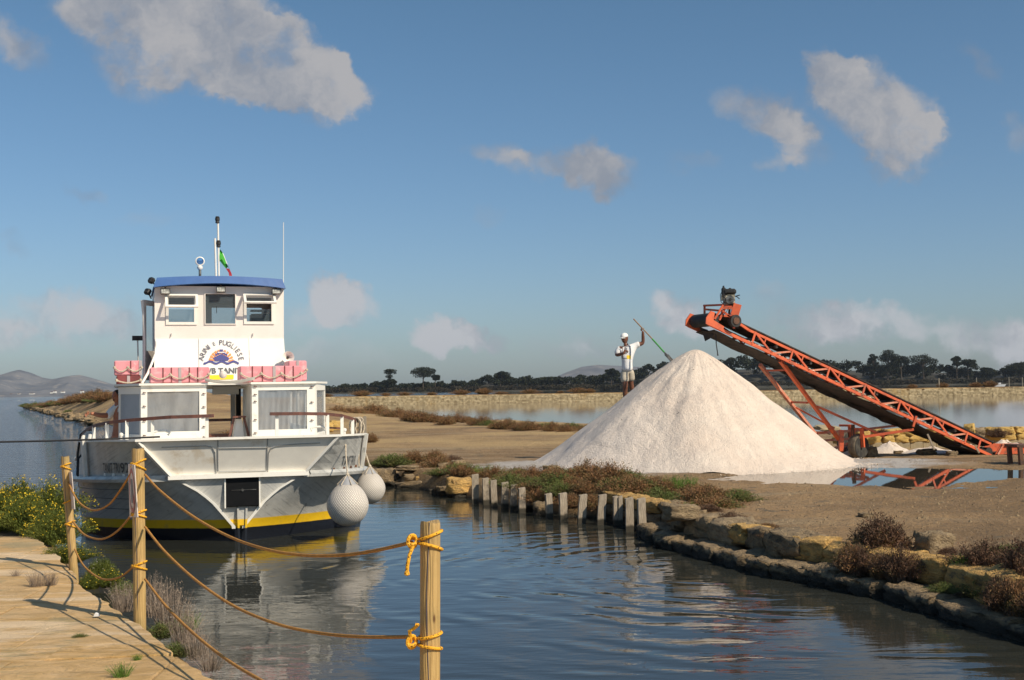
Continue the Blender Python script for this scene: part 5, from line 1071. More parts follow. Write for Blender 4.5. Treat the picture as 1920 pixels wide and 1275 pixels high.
# window frames, glass, two top-hung vents propped open
def frame(h, y, wd, m, name, par=wh):
    a, b_, c, d = h; mb = MB()
    for q in [((a-wd, y, c-wd), (b_+wd, y, c-wd), (b_+wd, y, c), (a-wd, y, c)), ((a-wd, y, d), (b_+wd, y, d), (b_+wd, y, d+wd), (a-wd, y, d+wd)), ((a-wd, y, c), (a, y, c), (a, y, d), (a-wd, y, d)), ((b_, y, c), (b_+wd, y, c), (b_+wd, y, d), (b_, y, d))]: mb.prism(q, (0, -.022, 0))
    return mb.build(name, m, par)
for h, wd in ((hl, .05), (hr_, .05), (hc, .018)): frame(h, TW-.001, wd, 'trim_white' if wd > .03 else 'wheel_white', 'window_frame')
for h in (hc,): MB().box(((h[0]+h[1])/2, TW+.03, (h[2]+h[3])/2), (h[1]-h[0], .006, h[3]-h[2])).build('window_glass', 'glass', wh)
for h in (hl, hr_): MB().box(((h[0]+h[1])/2, TW+.03, h[2]+.12), (h[1]-h[0], .006, .24)).build('window_glass', 'glass', wh)
for h, tilt in ((hl, 38), (hr_, 55)):
    vw, vh = h[1]-h[0]+.13, .31; org = Vector(((h[0]+h[1])/2, TW-.03, h[3]+.045)); rt = Matrix.Rotation(R(-tilt), 3, 'X')
    def V_(x, z, y=0): return org+rt @ Vector((x, y, z))
    mb = MB()
    for a_, b_, c, d in ((-vw/2, vw/2, -.035, 0), (-vw/2, vw/2, -vh, -vh+.045), (-vw/2, -vw/2+.045, -vh+.045, -.035), (vw/2-.045, vw/2, -vh+.045, -.035)): mb.prism([V_(a_, c), V_(b_, c), V_(b_, d), V_(a_, d)], rt @ Vector((0, -.03, 0)))
    vf = mb.build('vent_sash', 'trim_white', wh); MB().quad(V_(-vw/2+.045, -vh+.045, -.012), V_(vw/2-.045, -vh+.045, -.012), V_(vw/2-.045, -.035, -.012), V_(-vw/2+.045, -.035, -.012)).build('vent_glass', 'glass', vf)
# things inside: console, dark cloth, sun visor, hanging mike
q = w(490, 592, TW+.5); MB().box((q.x, q.y, q.z-.08), (.42, .3, .22)).build('console', 'engine_black', wh, bevel=.02); q = w(487, 583, TW+.5); MB().box((q.x, q.y, q.z), (.34, .2, .03)).build('console_top', 'grey_print', wh)
q = w(413, 575, YB-.1); MB().tube([(q.x-.5, q.y, q.z), (q.x+.4, q.y, q.z)], .022, 8).build('blind_roll', 'trim_white', wh); MB().tube([(q.x-.08, q.y-.1, q.z), (q.x-.08, q.y-.1, q.z-.14)], .008, 5).build('microphone_cord', 'cord_black', wh)
q = w(412, 560, TW+.6); MB().box((q.x, (TW+YB)/2, ztop-.13), (xr-xl-.12, YB-TW-.2, .03)).build('ceiling', 'brown_rail', wh)
# floodlights under the eave
for i, (px, py) in enumerate([(310, 547), (414, 543.5), (518, 547)]):
    q = w(px, py, TW-.12); f = MB().box((0, 0, 0), (.17, .07, .10)).build('floodlight', 'steel', wh, bevel=.012); f.location = q; f.rotation_euler = (R(-8), 0, 0)
    MB().box((0, -.037, 0), (.14, .006, .075)).build('lens', 'lens', f); MB().box((0, 0, .065), (.03, .02, .05)).build('bracket', 'rusty', f); MB().box((0, -.03, .048), (.17, .03, .012)).build('hood', 'engine_black', f)
for i, (px, py, rz_) in enumerate([(284, 526, .5), (277, 547, .9)]):
    q = w(px, py, TW+.3+.5*i); f = MB().box((0, 0, 0), (.10, .14, .12)).build('side_floodlight', 'engine_black', wh, bevel=.03); f.location = q; f.rotation_euler = (.2, R(25), rz_); MB().bar((.05, 0, -.02), (.16, 0, -.06), .02).build('bracket', 'steel', f)
# small hooks on the front, door held open on the port side, pillar and handrails
for px in (321, 474): q = w(px, 625, TW-.02); MB().bar((q.x, q.y, q.z), (q.x-.005, q.y-.01, q.z-.06), .012).build('hook', 'panel_grey', wh)
q0, q1 = w(267, 562, TW+.5), w(271, 718, TW+.5); xd = q0.x
dr = wall('open_door', 'wheel_white', 0, .62, q1.z+.05, q0.z, [(.08, .54, q0.z-.95, q0.z-.1)], Vector((xd, TW+.5, 0)), Vector((.50, .866, 0)), Vector((.866, -.5, 0)), wh, .035)
MB().quad(Vector((xd, TW+.5, 0))+Vector((.05, .07, q0.z-.95)), Vector((xd, TW+.5, 0))+Vector((.27, .47, q0.z-.95)), Vector((xd, TW+.5, 0))+Vector((.27, .47, q0.z-.1)), Vector((xd, TW+.5, 0))+Vector((.05, .07, q0.z-.1))).build('door_glass', 'glass', wh)
a, b_ = w(266, 563, TW+.3), w(270, 718, TW+.3); MB().tube([a, w(269, 590, TW+.3), w(271, 640, TW+.3), b_], .022, 8).build('grab_pole', 'trim_white', wh, smooth=True)
MB().tube([w(293, 640, TW-.05), w(293, 660, TW-.05), w(277, 700, TW-.4), w(266, 719, TW-.6)], .022, 8).build('stair_rail', 'trim_white', wh, smooth=True)
MB().bar(w(291, 655, TW+.05), w(291, 690, TW+.05), .012).build('conduit', 'cord_black', wh)
# roof gear
q = w(375, 516, TW+.5); sl_ = empty('searchlight', q); sl_.parent = wh
a = w(375, 490, TW+.5)-q; MB().tube([(0, 0, -.03), (0, 0, a.z-.14)], .025, 8).build('stalk', 'steel', wh).location = q; MB().lathe([(.035, 0), (.055, .03), (.05, .06), (.02, .08)], 12, 'Z', (0, 0, a.z-.16)).build('swivel', 'trim_white', wh, smooth=True).location = q
MB().lathe([(.03, .14), (.07, .10), (.088, .02), (.088, -.02), (.07, -.03), (.062, -.02)], 20, 'Y', (0, 0, a.z)).build('lamp_shell', 'trim_white', wh, smooth=True).location = q; MB().lathe([(.064, -.024), (.03, -.036), (.0, -.04)], 20, 'Y', (0, 0, a.z)).build('lamp_lens', 'lens_blue', wh, smooth=True).location = q
bpy.data.objects.remove(sl_)
mq = w(405, 516, TW+.9); mtop = w(403, 447, TW+.9); MB().tube([mq-EZ*.05, mtop], .020, 8).build('short_mast', 'trim_white', wh); mq2 = w(410.5, 516, TW+.9); mt2 = w(408.5, 409, TW+.9); MB().tube([mq2-EZ*.05, mt2], .018, 8).build('tall_mast', 'trim_white', wh)
for py in (412, 457): q = w(407.7 if py < 420 else 409.7, py, TW+.9); MB().lathe([(.03, -.07), (.04, -.06), (.035, -.02), (.045, -.015), (.045, .03), (.038, .035), (.042, .05), (.03, .065)], 12, 'Z', q).build('mast_light', 'engine_black', wh, smooth=True)
q0 = w(531, 640, TW+.1); q1 = w(531.5, 417, TW+.1); MB().tube([q0, q1], [.011, .006], 6).build('whip_antenna', 'trim_white', wh)
q = w(530, 645, TW+.05); MB().box(q, (.04, .04, .22)).build('antenna_mount', 'trim_white', wh); q = w(528, 655, TW+.0); MB().tube([q+EZ*.06, q+Vector((.03, -.02, -.02)), q+Vector((.0, -.02, -.04))], .012, 6).build('shackle', 'steel', wh)
q = w(540, 670, TW-.3); MB().lathe([(.02, .22), (.03, .18), (.045, .08), (.075, .02), (.108, -.03), (.112, -.035), (.10, -.03), (.06, .02), (.02, .06)], 20, 'Y', q).build('loudhailer_horn', 'trim_white', wh, smooth=True); MB().lathe([(.001, -.0), (.022, .03), (.02, .06)], 10, 'Y', q).build('horn_throat', 'engine_black', wh); MB().bar(q+Vector((0, .05, 0)), q+Vector((0, .08, -.24)), .03).build('horn_bracket', 'steel', wh)
q0, q1 = w(259, 676, TW+1), w(258, 634, TW+1); MB().tube([q0, q1], .014, 6).build('side_pole', 'trim_white', wh); MB().box(q1, (.20, .06, .09)).build('pole_box', 'engine_black', wh)
# flag
fa = [(412, 468, .0), (417, 472, .02), (424, 486, .05), (429, 498, .0), (433, 511, .03), (436, 516, .02)]; fb_ = [(411.5, 478, 0), (412, 488, .02), (415.5, 497, .0), (420, 502, .04), (428, 513, .0), (431, 517, .0)]
FP = b2w(w(411, 470, TW+.9)); fg = empty('flag', FP, 0, 'small green white and red flag drooping from the boat mast', 'flag')
for name, m_, i0, i1 in (('green_band', 'green_cloth', 0, 3), ('white_band', 'white_cloth', 3, 4), ('red_band', 'red_cloth', 4, 5)): pass
def FQ(px, py, dy): return b2w(w(px, py, TW+.9))+Vector((0, dy, 0))-FP
gtop = [(412, 466), (416.5, 473), (421, 483), (425, 494), (427, 500)]; gbot = [(411.5, 470), (411.8, 480), (412.5, 489), (418, 497), (423, 503)]; wtop = [(415, 470), (418.5, 476), (423, 485.5), (428, 497), (431, 506)]; rtop = [(430, 504), (433.5, 512), (434.5, 517)]; rbot = [(423, 503), (428, 511), (429, 517)]
MB().grid([[FQ(*p, .02*math.sin(i*1.7)) for i, p in enumerate(gtop)], [FQ((a_[0]+b_[0])/2, (a_[1]+b_[1])/2, .05*math.sin(i*1.7+1)) for i, (a_, b_) in enumerate(zip(gtop, gbot))], [FQ(*p, .03*math.sin(i*1.7+2)) for i, p in enumerate(gbot)]]).build('green_band', 'green_cloth', fg, smooth=True)
MB().grid([[FQ(*p, .03*math.sin(i*1.7)) for i, p in enumerate(wtop)], [FQ(*p, .02*math.sin(i*1.7)) for i, p in enumerate(gtop)]]).build('white_band', 'white_cloth', fg, smooth=True)
MB().grid([[FQ(*p, .02*i) for i, p in enumerate(rtop)], [FQ(*p, .03*math.sin(i)) for i, p in enumerate(rbot)]]).build('red_band', 'red_cloth', fg, smooth=True)
# emblem and lettering on the apron
def AP(px, py, off=.012):   # point on the sloping sheet
    ok = None; d = ray(px, py); n = Vector((0, -(zmid-zlow), -(slope-.025))); n = Vector((0, zmid-zlow+.01, -(slope-.025))); n = bx*0+by*n.y+Vector((0, 0, n.z)); p0_ = b2w((0, TW-.025, zmid+.01)); k_ = (p0_-CP).dot(n)/d.dot(n); p = CP+d*k_-BO; p = Vector((p.dot(bx), p.dot(by), p.z)); return p+Vector((0, -off, 0))
ecx, ecy = 414.8, 679.
def apoly(name, pts, m, off=.012, par=None): MB().add([AP(x, y, off) for x, y in pts], [tuple(range(len(pts)))]).build(name, m, par or wh)
def pol(r, deg, cy=None): return (ecx+r*math.cos(R(deg)), (cy or ecy)-r*math.sin(R(deg)))
for i in range(11):
    a0_ = 4+i*172/11; a1_ = a0_+172/11-5.5; apoly('sun_ray', [pol(13.6, a0_+2), pol(23.4, a0_-.5), pol(23.6, (a0_+a1_)/2), pol(23.4, a1_+.5), pol(13.6, a1_-2)], 'ink_orange')
apoly('ship_emblem_hull', [(ecx-15, 671), (ecx, 663.5), (ecx+15, 671), (ecx+13.2, 676), (ecx+6, 676.2), (ecx, 675), (ecx-7, 677), (ecx-12.5, 676.5)], 'ink_blue', .016)
apoly('ship_emblem_bridge', [(ecx-11.5, 667.5), (ecx-11, 663), (ecx-8, 663), (ecx-8, 659), (ecx+7.5, 659), (ecx+7.5, 663), (ecx+11, 663), (ecx+11.5, 667.5), (ecx, 661.8)], 'ink_blue', .016)
apoly('ship_emblem_windows', [(ecx-7, 661.5), (ecx-7, 659.8), (ecx+6.5, 659.8), (ecx+6.5, 661.5)], 'panel_white', .019); apoly('ship_emblem_funnel', [(ecx-3.3, 658.6), (ecx-3.3, 655.2), (ecx+3.2, 655.2), (ecx+3.2, 658.6)], 'ink_blue', .016)
wvu = [(ecx-33+66*i/32, 679.5+2.0*math.sin(i/32*3*6.283+1.2)) for i in range(33)]; mb = MB(); mb.grid([[AP(x, y-1.9, .017) for x, y in wvu], [AP(x, y+1.9, .017) for x, y in wvu]]); mb.build('wave_emblem', 'ink_blue', wh)
s_px = (AP(415, 660)-AP(414, 660)).length
def arc_text(txt, r, a_start, a_end, size, m):
    n = len(txt); exz = (AP(ecx, 660)-AP(ecx, 670)).normalized()
    wts = [.55 if c == 'I' else .6 if c == ' ' else 1.0 for c in txt]; tot = sum(wts)-wts[0]/2-wts[-1]/2; acc = 0
    for i, c in enumerate(txt):
        if i: acc += (wts[i-1]+wts[i])/2
        ang_ = a_start+(a_end-a_start)*acc/tot
        if c == ' ': continue
        sz = size*(.72 if (c == 'e') else 1.); o_ = AP(*pol(r, ang_, 680), .014); th_ = R(ang_-90); ex_ = EX*math.cos(th_)+exz*math.sin(th_); ez_ = -EX*math.sin(th_)+exz*math.cos(th_); basis_obj('letter', text_mesh(c.upper(), sz*s_px*1.38, .95, .0), m, o_, ex_, ez_, wh)
arc_text('ARINI e PUGLIESE', 37.5, 168, 12, 10.2, 'ink_dark')
exz = (AP(ecx, 690)-AP(ecx, 700)).normalized(); basis_obj('name_lettering', text_mesh('M/B TANIT', 15.*s_px, 1., .004), 'ink_grey', AP(ecx+2, 695.5, .014), EX, exz, wh)
apoly('name_board_base', [(392, 703.5), (438, 702.5), (438, 711), (392, 712)], 'yellow_print', .013)
# bow handrails in dark wood on white stanchions
railL = [bp(401, 779.5, .0), bp(370, 780.5, .0), bp(320, 782, .1), bp(285, 784.5, .3), bp(240, 788, .6), bp(205, 792, .9), bp(180, 797, 1.3), bp(163, 805, 1.7), bp(152, 816, 2.0)]
railR = [bp(506, 776, .0), bp(560, 775.5, .0), bp(610, 776, .2), bp(640, 779, .5), bp(660, 785, .8), bp(672, 790, 1.1)]
def railm(pts, wd=.045, ht=.05): mb = MB(); rows_ = [[p+Vector((0, y, z)) for y, z in ((-wd, -ht/2), (wd, -ht/2), (wd, ht/2), (-wd, ht/2), (-wd, -ht/2))] for p in pts]; mb.grid(rows_); mb.quad(*rows_[0][:4]); mb.quad(*rows_[-1][:4]); return mb
railm(railL).build('hand_rail', 'brown_rail', boat); railm(railR).build('hand_rail', 'brown_rail', boat)
for px, py0, py1, t_ in [(388, 781, 815, .02), (286, 785, 822, .3), (238, 789, 824, .6), (201, 793, 826, .95), (176, 800, 829, 1.4), (519, 778, 813, .02), (614, 778, 812, .2), (641, 781, 812, .5), (661, 787, 815, .8)]:
    a = bp(px, py0, t_); b_ = Vector((a.x, a.y, 1.53)); MB().bar(a, b_, .05, .03).build('stanchion', 'trim_white', boat)
MB().bar(bp(612, 802, .6), bp(640, 803, .7), .03).build('lower_rail', 'brown_rail', boat)
# quarter bitts and mid rail on the low port side
for px, t_ in ((147, 2.6), (160, 3.0)): q = bp(px, 840, t_); MB().tube([(q.x+.02, q.y, 1.2), (q.x+.08, q.y, 1.62)], [.05, .03], 8).build('bulwark_bracket', 'trim_white', boat)
for px, py, t_ in ((227, 815, 1.0), (646, 806, .7)): q = bp(px, py, t_); MB().tube([(q.x, q.y, 1.5), q], .02, 6).build('bitt_stem', 'trim_white', boat); MB().lathe([(.0, -.035), (.03, -.02), (.036, 0), (.03, .02), (0, .035)], 10, 'Z', q).build('bitt_knob', 'trim_white', boat, smooth=True)
for px, py, t_ in ((302, 814, .3), (597, 806, .3)): q = bp(px, py, t_); MB().tube([q+Vector((-.10, 0, -.02)), q+Vector((-.12, 0, .03)), q+Vector((-.05, 0, .05)), q+Vector((.06, 0, .05)), q+Vector((.13, 0, .02)), q+Vector((.10, 0, -.02))], .018, 7).build('cleat', 'trim_white', boat, smooth=True)
# canvas-like eyebrow above the doorway and a rolled bundle
mb = MB(); rows_ = []
for j in range(3):
    r_ = []
    for i in range(17):
        u_ = i/16; a = bp(384+94*u_, 709-3*u_+6*math.sin(math.pi*u_)+j*3, TC-.15+j*.1); r_.append(a)
    rows_.append(r_)
mb.grid(rows_); mb.build('furled_awning', 'white_cloth', cab, smooth=True)
q = bp(418, 703, TC+.05); MB().lathe([(.03, -.06), (.06, -.03), (.065, .02), (.045, .06), (.01, .075)], 10, 'Z', q).build('roof_lamp', 'sign_white', cab, smooth=True)

# pink buoyant boxes on the cabin roof
def pink_box(px0, px1, py0, py1, t_, dpt, label, straps, m='pink_box', loops=3, rz=0.):
    a, b_ = bp(px0, py1, t_), bp(px1, py0, t_); wd, ht = b_.x-a.x, b_.z-a.z; base = Vector(((a.x+b_.x)/2, t_+dpt/2, a.z)); wpos = b2w(base); e = empty('life_float', wpos, YAW+rz, label, 'life float', 'pink life floats on the cabin roof')
    MB().box((0, 0, ht/2), (wd, dpt, ht)).build('float_block', m, e, bevel=.02)
    for f in straps: MB().box((wd*(f-.5), -dpt/2-.004, ht/2), (.05 if f == straps[0] else .018, .012, ht*.98)).build('strap', 'grey_strap' if f == straps[0] else 'red_box_dark', e)
    pts = []; n = loops*8
    for i in range(n+1): u_ = i/n; pts.append((wd*(u_-.5)*.98, -dpt/2-.035, ht*(.52-.26*abs(math.sin(u_*loops*math.pi)))))
    MB().tube(pts, .014, 6).build('grab_line', 'pale_rope', e, smooth=True)
    for i in range(loops+1): MB().lathe([(.0, -.03), (.028, -.01), (.028, .01), (0, .03)], 8, 'X', (wd*(i/loops-.5)*.97, -dpt/2-.03, ht*.53)).build('line_knot', 'pale_rope', e)
    return e
pink_box(281, 393, 688, 718.5, TC+.25, .55, 'front left pink life float with a tied grab line, over the left window', (.5, .22, .36, .66, .8))
pink_box(450, 566, 685.5, 717, TC+.25, .55, 'front right pink life float with a tied grab line, over the right window', (.55, .2, .36, .72, .86))
pink_box(541, 575, 676, 714, TC+.95, .6, 'paler pink life float standing behind the front right one', (.5,), loops=1)
pink_box(214, 266, 676, 704, TC+1.3, .7, 'upper pink life float stacked at the left rear of the cabin roof', (.95, .6), loops=2)
pink_box(218, 264, 704, 723, TC+1.3, .7, 'dark red life float under the pink one at the left rear', (.5,), 'red_box_dark', loops=1)
# round net-covered fenders
def fender(cx, cy, rpx, Dd, top, label):
    c = PD(cx, cy, Dd); k_ = Dd/F_; r_ = rpx*k_; e = empty('round_fender', c, 0, label, 'fender', 'netted ball fenders on the starboard bow')
    n1, n2 = 40, 28; rows_ = []; uvs = []
    for j in range(n2+1):
        th = math.pi*j/n2; r_row = []
        for i in range(n1+1):
            ph = 2*math.pi*i/n1; rad = math.sin(th); z = math.cos(th); stretch = 1+.07*max(0, z)**4; r_row.append((r_*rad*math.cos(ph)*(1-.10*max(0, z)), r_*rad*math.sin(ph)*(1-.10*max(0, z)), r_*z*stretch*1.04))
        rows_.append(r_row)
    o = MB().grid(rows_).build('net_ball', 'fender_net', e, smooth=True); uvl = o.data.uv_layers.new(name='UVMap'); W1 = n1+1
    for l in o.data.loops: j, i = divmod(l.vertex_index, W1); uvl.data[l.index].uv = (i/n1*1.0, j/n2*.5)
    zc = r_*.84; MB().lathe([(r_*.60, r_*.76), (r_*.40, r_*.99), (r_*.22, r_*1.22), (r_*.10, r_*1.34), (r_*.03, r_*1.36)], 20, 'Z').build('neck', 'fender_grey', e, smooth=True)
    for i in range(6): a_ = i*1.047; MB().tube([(r_*.5*math.cos(a_), r_*.5*math.sin(a_), r_*.95), (0, 0, r_*1.45)], .008, 5).build('net_cord', 'pale_rope', e)
    tp = b2w(top)-c; MB().tube([(0, 0, r_*1.4), Vector((0, 0, r_*1.4)).lerp(tp, .5)+Vector((-.01, 0, 0)), tp], .012, 6).build('hanging_line', 'pale_rope', e, smooth=True); MB().lathe([(0, -.03), (.03, 0), (0, .04)], 8, 'Z', (0, 0, r_*1.42)).build('knot', 'pale_rope', e)
    return e
fender(652, 945.5, 39, 18.9, bp(648, 820, .15), 'larger netted ball fender hanging in front, nearest to the viewer'); fender(694, 915, 28.5, 20.6, bp(679, 822, 1.6), 'smaller netted ball fender hanging further back on the right')
# coil of rope on the starboard rail
cr0 = b2w(bp(668, 785, 1.0)); co_ = empty('rope_coil', cr0, 0, 'hank of pale rope looped over the right end of the bow rail', 'rope')
for i in range(8):
    g_ = random.Random(i); k_ = 20./F_; w_ = g_.uniform(6, 13)*k_; h_ = g_.uniform(18, 40)*k_; ox = g_.uniform(-5, 6)*k_; pts = [(ox+w_*math.sin(t_)*.8+.03*g_.random(), .03*i-.1, .02-h_/2+h_/2*math.cos(t_)) for t_ in [6.283*j/18 for j in range(19)]]; MB().tube(pts, .013, 6, False).build('loop', 'pale_rope', co_, smooth=True)
MB().tube([(.05, -.05, -.2), (.04, -.08, -.45), (.05, -.08, -.8)], .012, 6).build('tail', 'pale_rope', co_, smooth=True)
# mooring line leading left from the bow and dark line over the port side
a, b_ = b2w(bp(300, 819, .2)), PD(-260, 830, 18.0); ml = MB().tube(sag(a-a, b_-a, .03, 20), .016, 6).build('mooring_line', 'cord_black', None, smooth=True, label='taut dark mooring line running left from the boat deck', cat='rope'); ml.location = a
a = b2w(bp(160, 806, 1.8)); pts = [b2w(bp(x, y, t_))-a for x, y, t_ in [(178, 822, 1.6), (176, 806, 1.6), (160, 807, 1.8), (151, 815, 2.0), (146, 850, 2.1), (144.5, 890, 2.0), (146, 893, 1.95), (147, 860, 1.95), (158, 846, 2.0), (166, 838, 1.9)]]; sdl = MB().tube(pts, .016, 6).build('side_line', 'cord_black', None, smooth=True, label='dark line hanging in a loop over the left side of the boat', cat='rope'); sdl.location = a
# crewman half hidden behind the cabin, forearm along the rail
cp0 = b2w((-2.05, 3.6, 1.12)); cw = empty('person', cp0, 0, 'person in white sleeves mostly hidden behind the cabin, one forearm stretched along the side', 'person')
def C_(px, py, D): return PD(px, py, D)-cp0
Dc = cp0.y; sh_ = C_(216, 764, Dc); el = C_(203, 779, Dc-.1); ha = C_(176, 776, Dc-.25); nk = C_(221, 756, Dc); hp_ = C_(224, 812, Dc)
ch = [[(hp_, (.15, .12)), (C_(223, 785, Dc), (.16, .12)), (nk, .06), (C_(220, 750, Dc), .05)], [(C_(223, 785, Dc), (.16, .12)), (sh_, .07), (el, .052), (C_(188, 779, Dc-.2), .045), (ha, .034), (C_(169, 775, Dc-.3), (.045, .03))], [(C_(223, 785, Dc), (.16, .12)), (C_(234, 764, Dc), .07), (C_(238, 785, Dc), .05), (C_(236, 800, Dc-.2), .035)], [(hp_, (.15, .12)), (C_(222, 825, Dc), .09), (Vector((0, 0, .02)), .06)]]
place('body', skin_mesh('body', ch, 'skin_light'), (0, 0, 0), parent=cw)
fingers(cw, C_(169, 775, Dc-.3), [(-.8, -.2, .1), (-.8, -.3, -.05), (-.8, -.3, -.2), (-.75, -.3, -.35), (-.5, -.4, .5)], (-.2, -.3, -.8), 'skin_light')
place('white_shirt', skin_mesh('white_shirt', [[(hp_, (.17, .14)), (C_(223, 785, Dc), (.18, .14)), (C_(221.5, 760, Dc), (.09, .08))], [(C_(223, 785, Dc), (.18, .14)), (sh_, .088), (el, .075), (C_(200, 779, Dc-.12), .07)]], 'white_cloth'), (0, 0, 0), parent=cw)
hc2 = head(cw, C_(219, 744, Dc), R(-20), m='skin_light'); bm = bmesh.new(); bmesh.ops.create_uvsphere(bm, u_segments=20, v_segments=12, radius=1)
for v_ in bm.verts: v_.co = Vector((v_.co.x*.083, v_.co.y*.10+.02, max(v_.co.z, -.5)*.10+.03))
me = bpy.data.meshes.new('hair'); bm.to_mesh(me); bm.free(); me.materials.append(MT['engine_black']); place('hair', me, (0, 0, 0), parent=hc2)

# ------------------------------------------------------------------ quay, posts and ropes in the foreground
QZ = .5
qe = [PZ(-40, 1000, QZ), PZ(0, 1006, QZ), PZ(72, 1012, QZ), PZ(100, 1035, QZ), PZ(136, 1075, QZ), PZ(150, 1100, QZ), PZ(205, 1135, QZ), PZ(262, 1172, QZ), PZ(298, 1200, QZ), PZ(345, 1245, QZ), PZ(405, 1278, QZ), Vector((-1.2, 7.0, QZ)), Vector((-.2, 6.15, QZ)), Vector((1.2, 5.0, QZ)), Vector((4, 3.4, QZ)), Vector((4, -6, QZ)), Vector((-14, -6, QZ)), Vector((-14, 16.2, QZ))]
qpoly = [(p.x, p.y) for p in qe]
MB().prism([(p.x-.06, p.y-.08, -.6) for p in qe], (0, 0, 1.045)).build('quay', 'quay_stone', kind='structure')
qroot = bpy.data.objects['quay']
d_ = (qe[9]-qe[2]); d_.z = 0; d_.normalize(); n_ = Vector((-d_.y, d_.x, 0)); org = qe[9]+d_*2.5
cnt = 0; v_ = -6.5
def inside(p, m_=0.): return sdist([(p.x, p.y)], qpoly)[0] > m_
rowi = 0
g = random.Random(9)
# courses run across the quay; each slab is a worn block of laminated stone
bm_m = []
across = Vector((-1, .06, 0)).normalized(); along = Vector((.06, 1, 0)).normalized()
y0 = 5.0; hgt = 0
for j in range(26):
    y0 += hgt; hgt = g.choice([.42, .55, .7, .85]); x = 1.2+g.uniform(0, .6)
    if y0 > 16.5: break
    while x > -9:
        w_ = g.uniform(.7, 1.7); sk0 = .12; c = [Vector((x, y0+sk0*x, 0)), Vector((x-w_, y0+sk0*(x-w_), 0)), Vector((x-w_-.03, y0+hgt+sk0*(x-w_), 0)), Vector((x-.03, y0+hgt+sk0*x, 0))]; x -= w_
        cc_ = sum(c, Vector())/4
        sdv = sdist([(q.x, q.y) for q in c], qpoly)
        if max(sdv) < .03: continue
        if c[0].x < -.62*cc_.y and cc_.y < 16: pass
        if cc_.x < -.45*cc_.y-1.2 or cc_.y < 5.4: continue
        # clip the slab with the worn edge of the quay
        poly_ = [];
        N_ = 10; ring = []
        for a_, b_ in zip(c, c[1:]+c[:1]):
            for k_ in range(N_): ring.append(a_.lerp(b_, k_/N_))
        rs_ = []
        for p in ring:
            q = cc_+(p-cc_)*(1-.003/ max(.1, (p-cc_).length)); s_ = sdist([(q.x, q.y)], qpoly)[0]
            if s_ < 0:
                lo_, hi_ = 0., 1.; inn = max(c, key=lambda z_: sdist([(z_.x, z_.y)], qpoly)[0]) if sdist([(cc_.x, cc_.y)], qpoly)[0] < 0 else cc_
                for _ in range(12):
                    md = (lo_+hi_)/2; qq = inn.lerp(q, md)
                    if sdist([(qq.x, qq.y)], qpoly)[0] > 0: lo_ = md
                    else: hi_ = md
                q = inn.lerp(q, lo_); q = q+Vector((.03*mnoise.noise(q*5), .03*mnoise.noise(q*5+Vector((5, 5, 0))), 0))
            rs_.append(q)
        zt_ = QZ+g.uniform(-.004, .006); tx, ty = g.uniform(-.006, .006), g.uniform(-.008, .008)
        top = [Vector((p.x, p.y, zt_+tx*(p.x-cc_.x)+ty*(p.y-cc_.y)-.003)) for p in rs_]; bot = [Vector((p.x, p.y, QZ-.10)) for p in rs_]; n0 = len(top)
        inn_ = [p.lerp(cc_+Vector((0, 0, zt_)), .025)+Vector((0, 0, .004)) for p in top]
        mb = MB(); mb.add(bot+top+inn_, [(k_, (k_+1) % n0, n0+(k_+1) % n0, n0+k_) for k_ in range(n0)]+[(n0+k_, n0+(k_+1) % n0, 2*n0+(k_+1) % n0, 2*n0+k_) for k_ in range(n0)]+[tuple(range(2*n0, 3*n0))]); o = mb.build('slab', 'quay_stone', qroot); cnt += 1
soil = [(-15, 14.5), (-15, 27), (-10.6, 26), (-8.6, 21.5), (-6.6, 17.6), (-5.3, 15.0), (-4.75, 13.2), (-5.6, 12.6), (-7, 14.9)]
MB().prism([(x, y, -.5) for x, y in soil], (0, 0, .86)).build('quay_end_soil', 'earth', kind='structure', bevel=.15)
# posts
def round_post(px_top, py_top, px_b, py_b, D, dia, label, zb_=None):
    b_ = PD(px_b, py_b, D); b_.z = QZ-.02 if zb_ is None else zb_; t_ = PD(px_top, py_top, D); e = empty('round_post', b_, 0, label, 'post', 'round timber posts along the quay'); rows_ = []; n = 20; H_ = t_-b_; r_ = dia/2
    zs2 = [-.4/max(.1, H_.z), 0, .2, .45, .7, .9, .985, 1.0]; mb = MB()
    for f in zs2: rows_.append([H_*f+Vector((math.cos(a_)*r_*(1+.02*math.sin(3*a_+f*4))*(.95 if f == 1. else 1), math.sin(a_)*r_*(.95 if f == 1. else 1), (.006*math.sin(2*a_) if f >= .98 else 0))) for a_ in [6.2832*k_/n for k_ in range(n+1)]])
    mb.grid(rows_); mb.add(rows_[-1][:n], [tuple(range(n))]); o = mb.build('pole', 'post_wood', e, smooth=True); o.data.set_sharp_from_angle(angle=R(40))
    # drying crack
    pts = [(H_*f+Vector((-.12*r_+.15*r_*math.sin(f*7), -r_*.985, 0))) for f in [i/14 for i in range(1, 15)]]; MB().tube(pts, [.0012+.0018*abs(math.sin(i)) for i in range(14)], 4).build('drying_crack', 'ink_dark', e)
    return e, b_, H_, r_
def winding(e, H_, r_, f, turns=2, m='yellow_rope', th=.0078, gap=.055, slant=.02):
    for k_ in range(turns):
        zc = f*H_.z-k_*gap; ctr = H_*(zc/H_.z); pts = [ctr+Vector((math.cos(a_)*(r_+th), math.sin(a_)*(r_+th), slant*math.cos(a_+k_*2.5))) for a_ in [6.2832*j/24 for j in range(25)]]; MB().tube(pts, th, 7, False).build('rope_turn', m, e, smooth=True)
    ctr = H_*((f*H_.z-gap/2)/H_.z); return ctr+Vector((-r_*1.05, -r_*.35, 0))
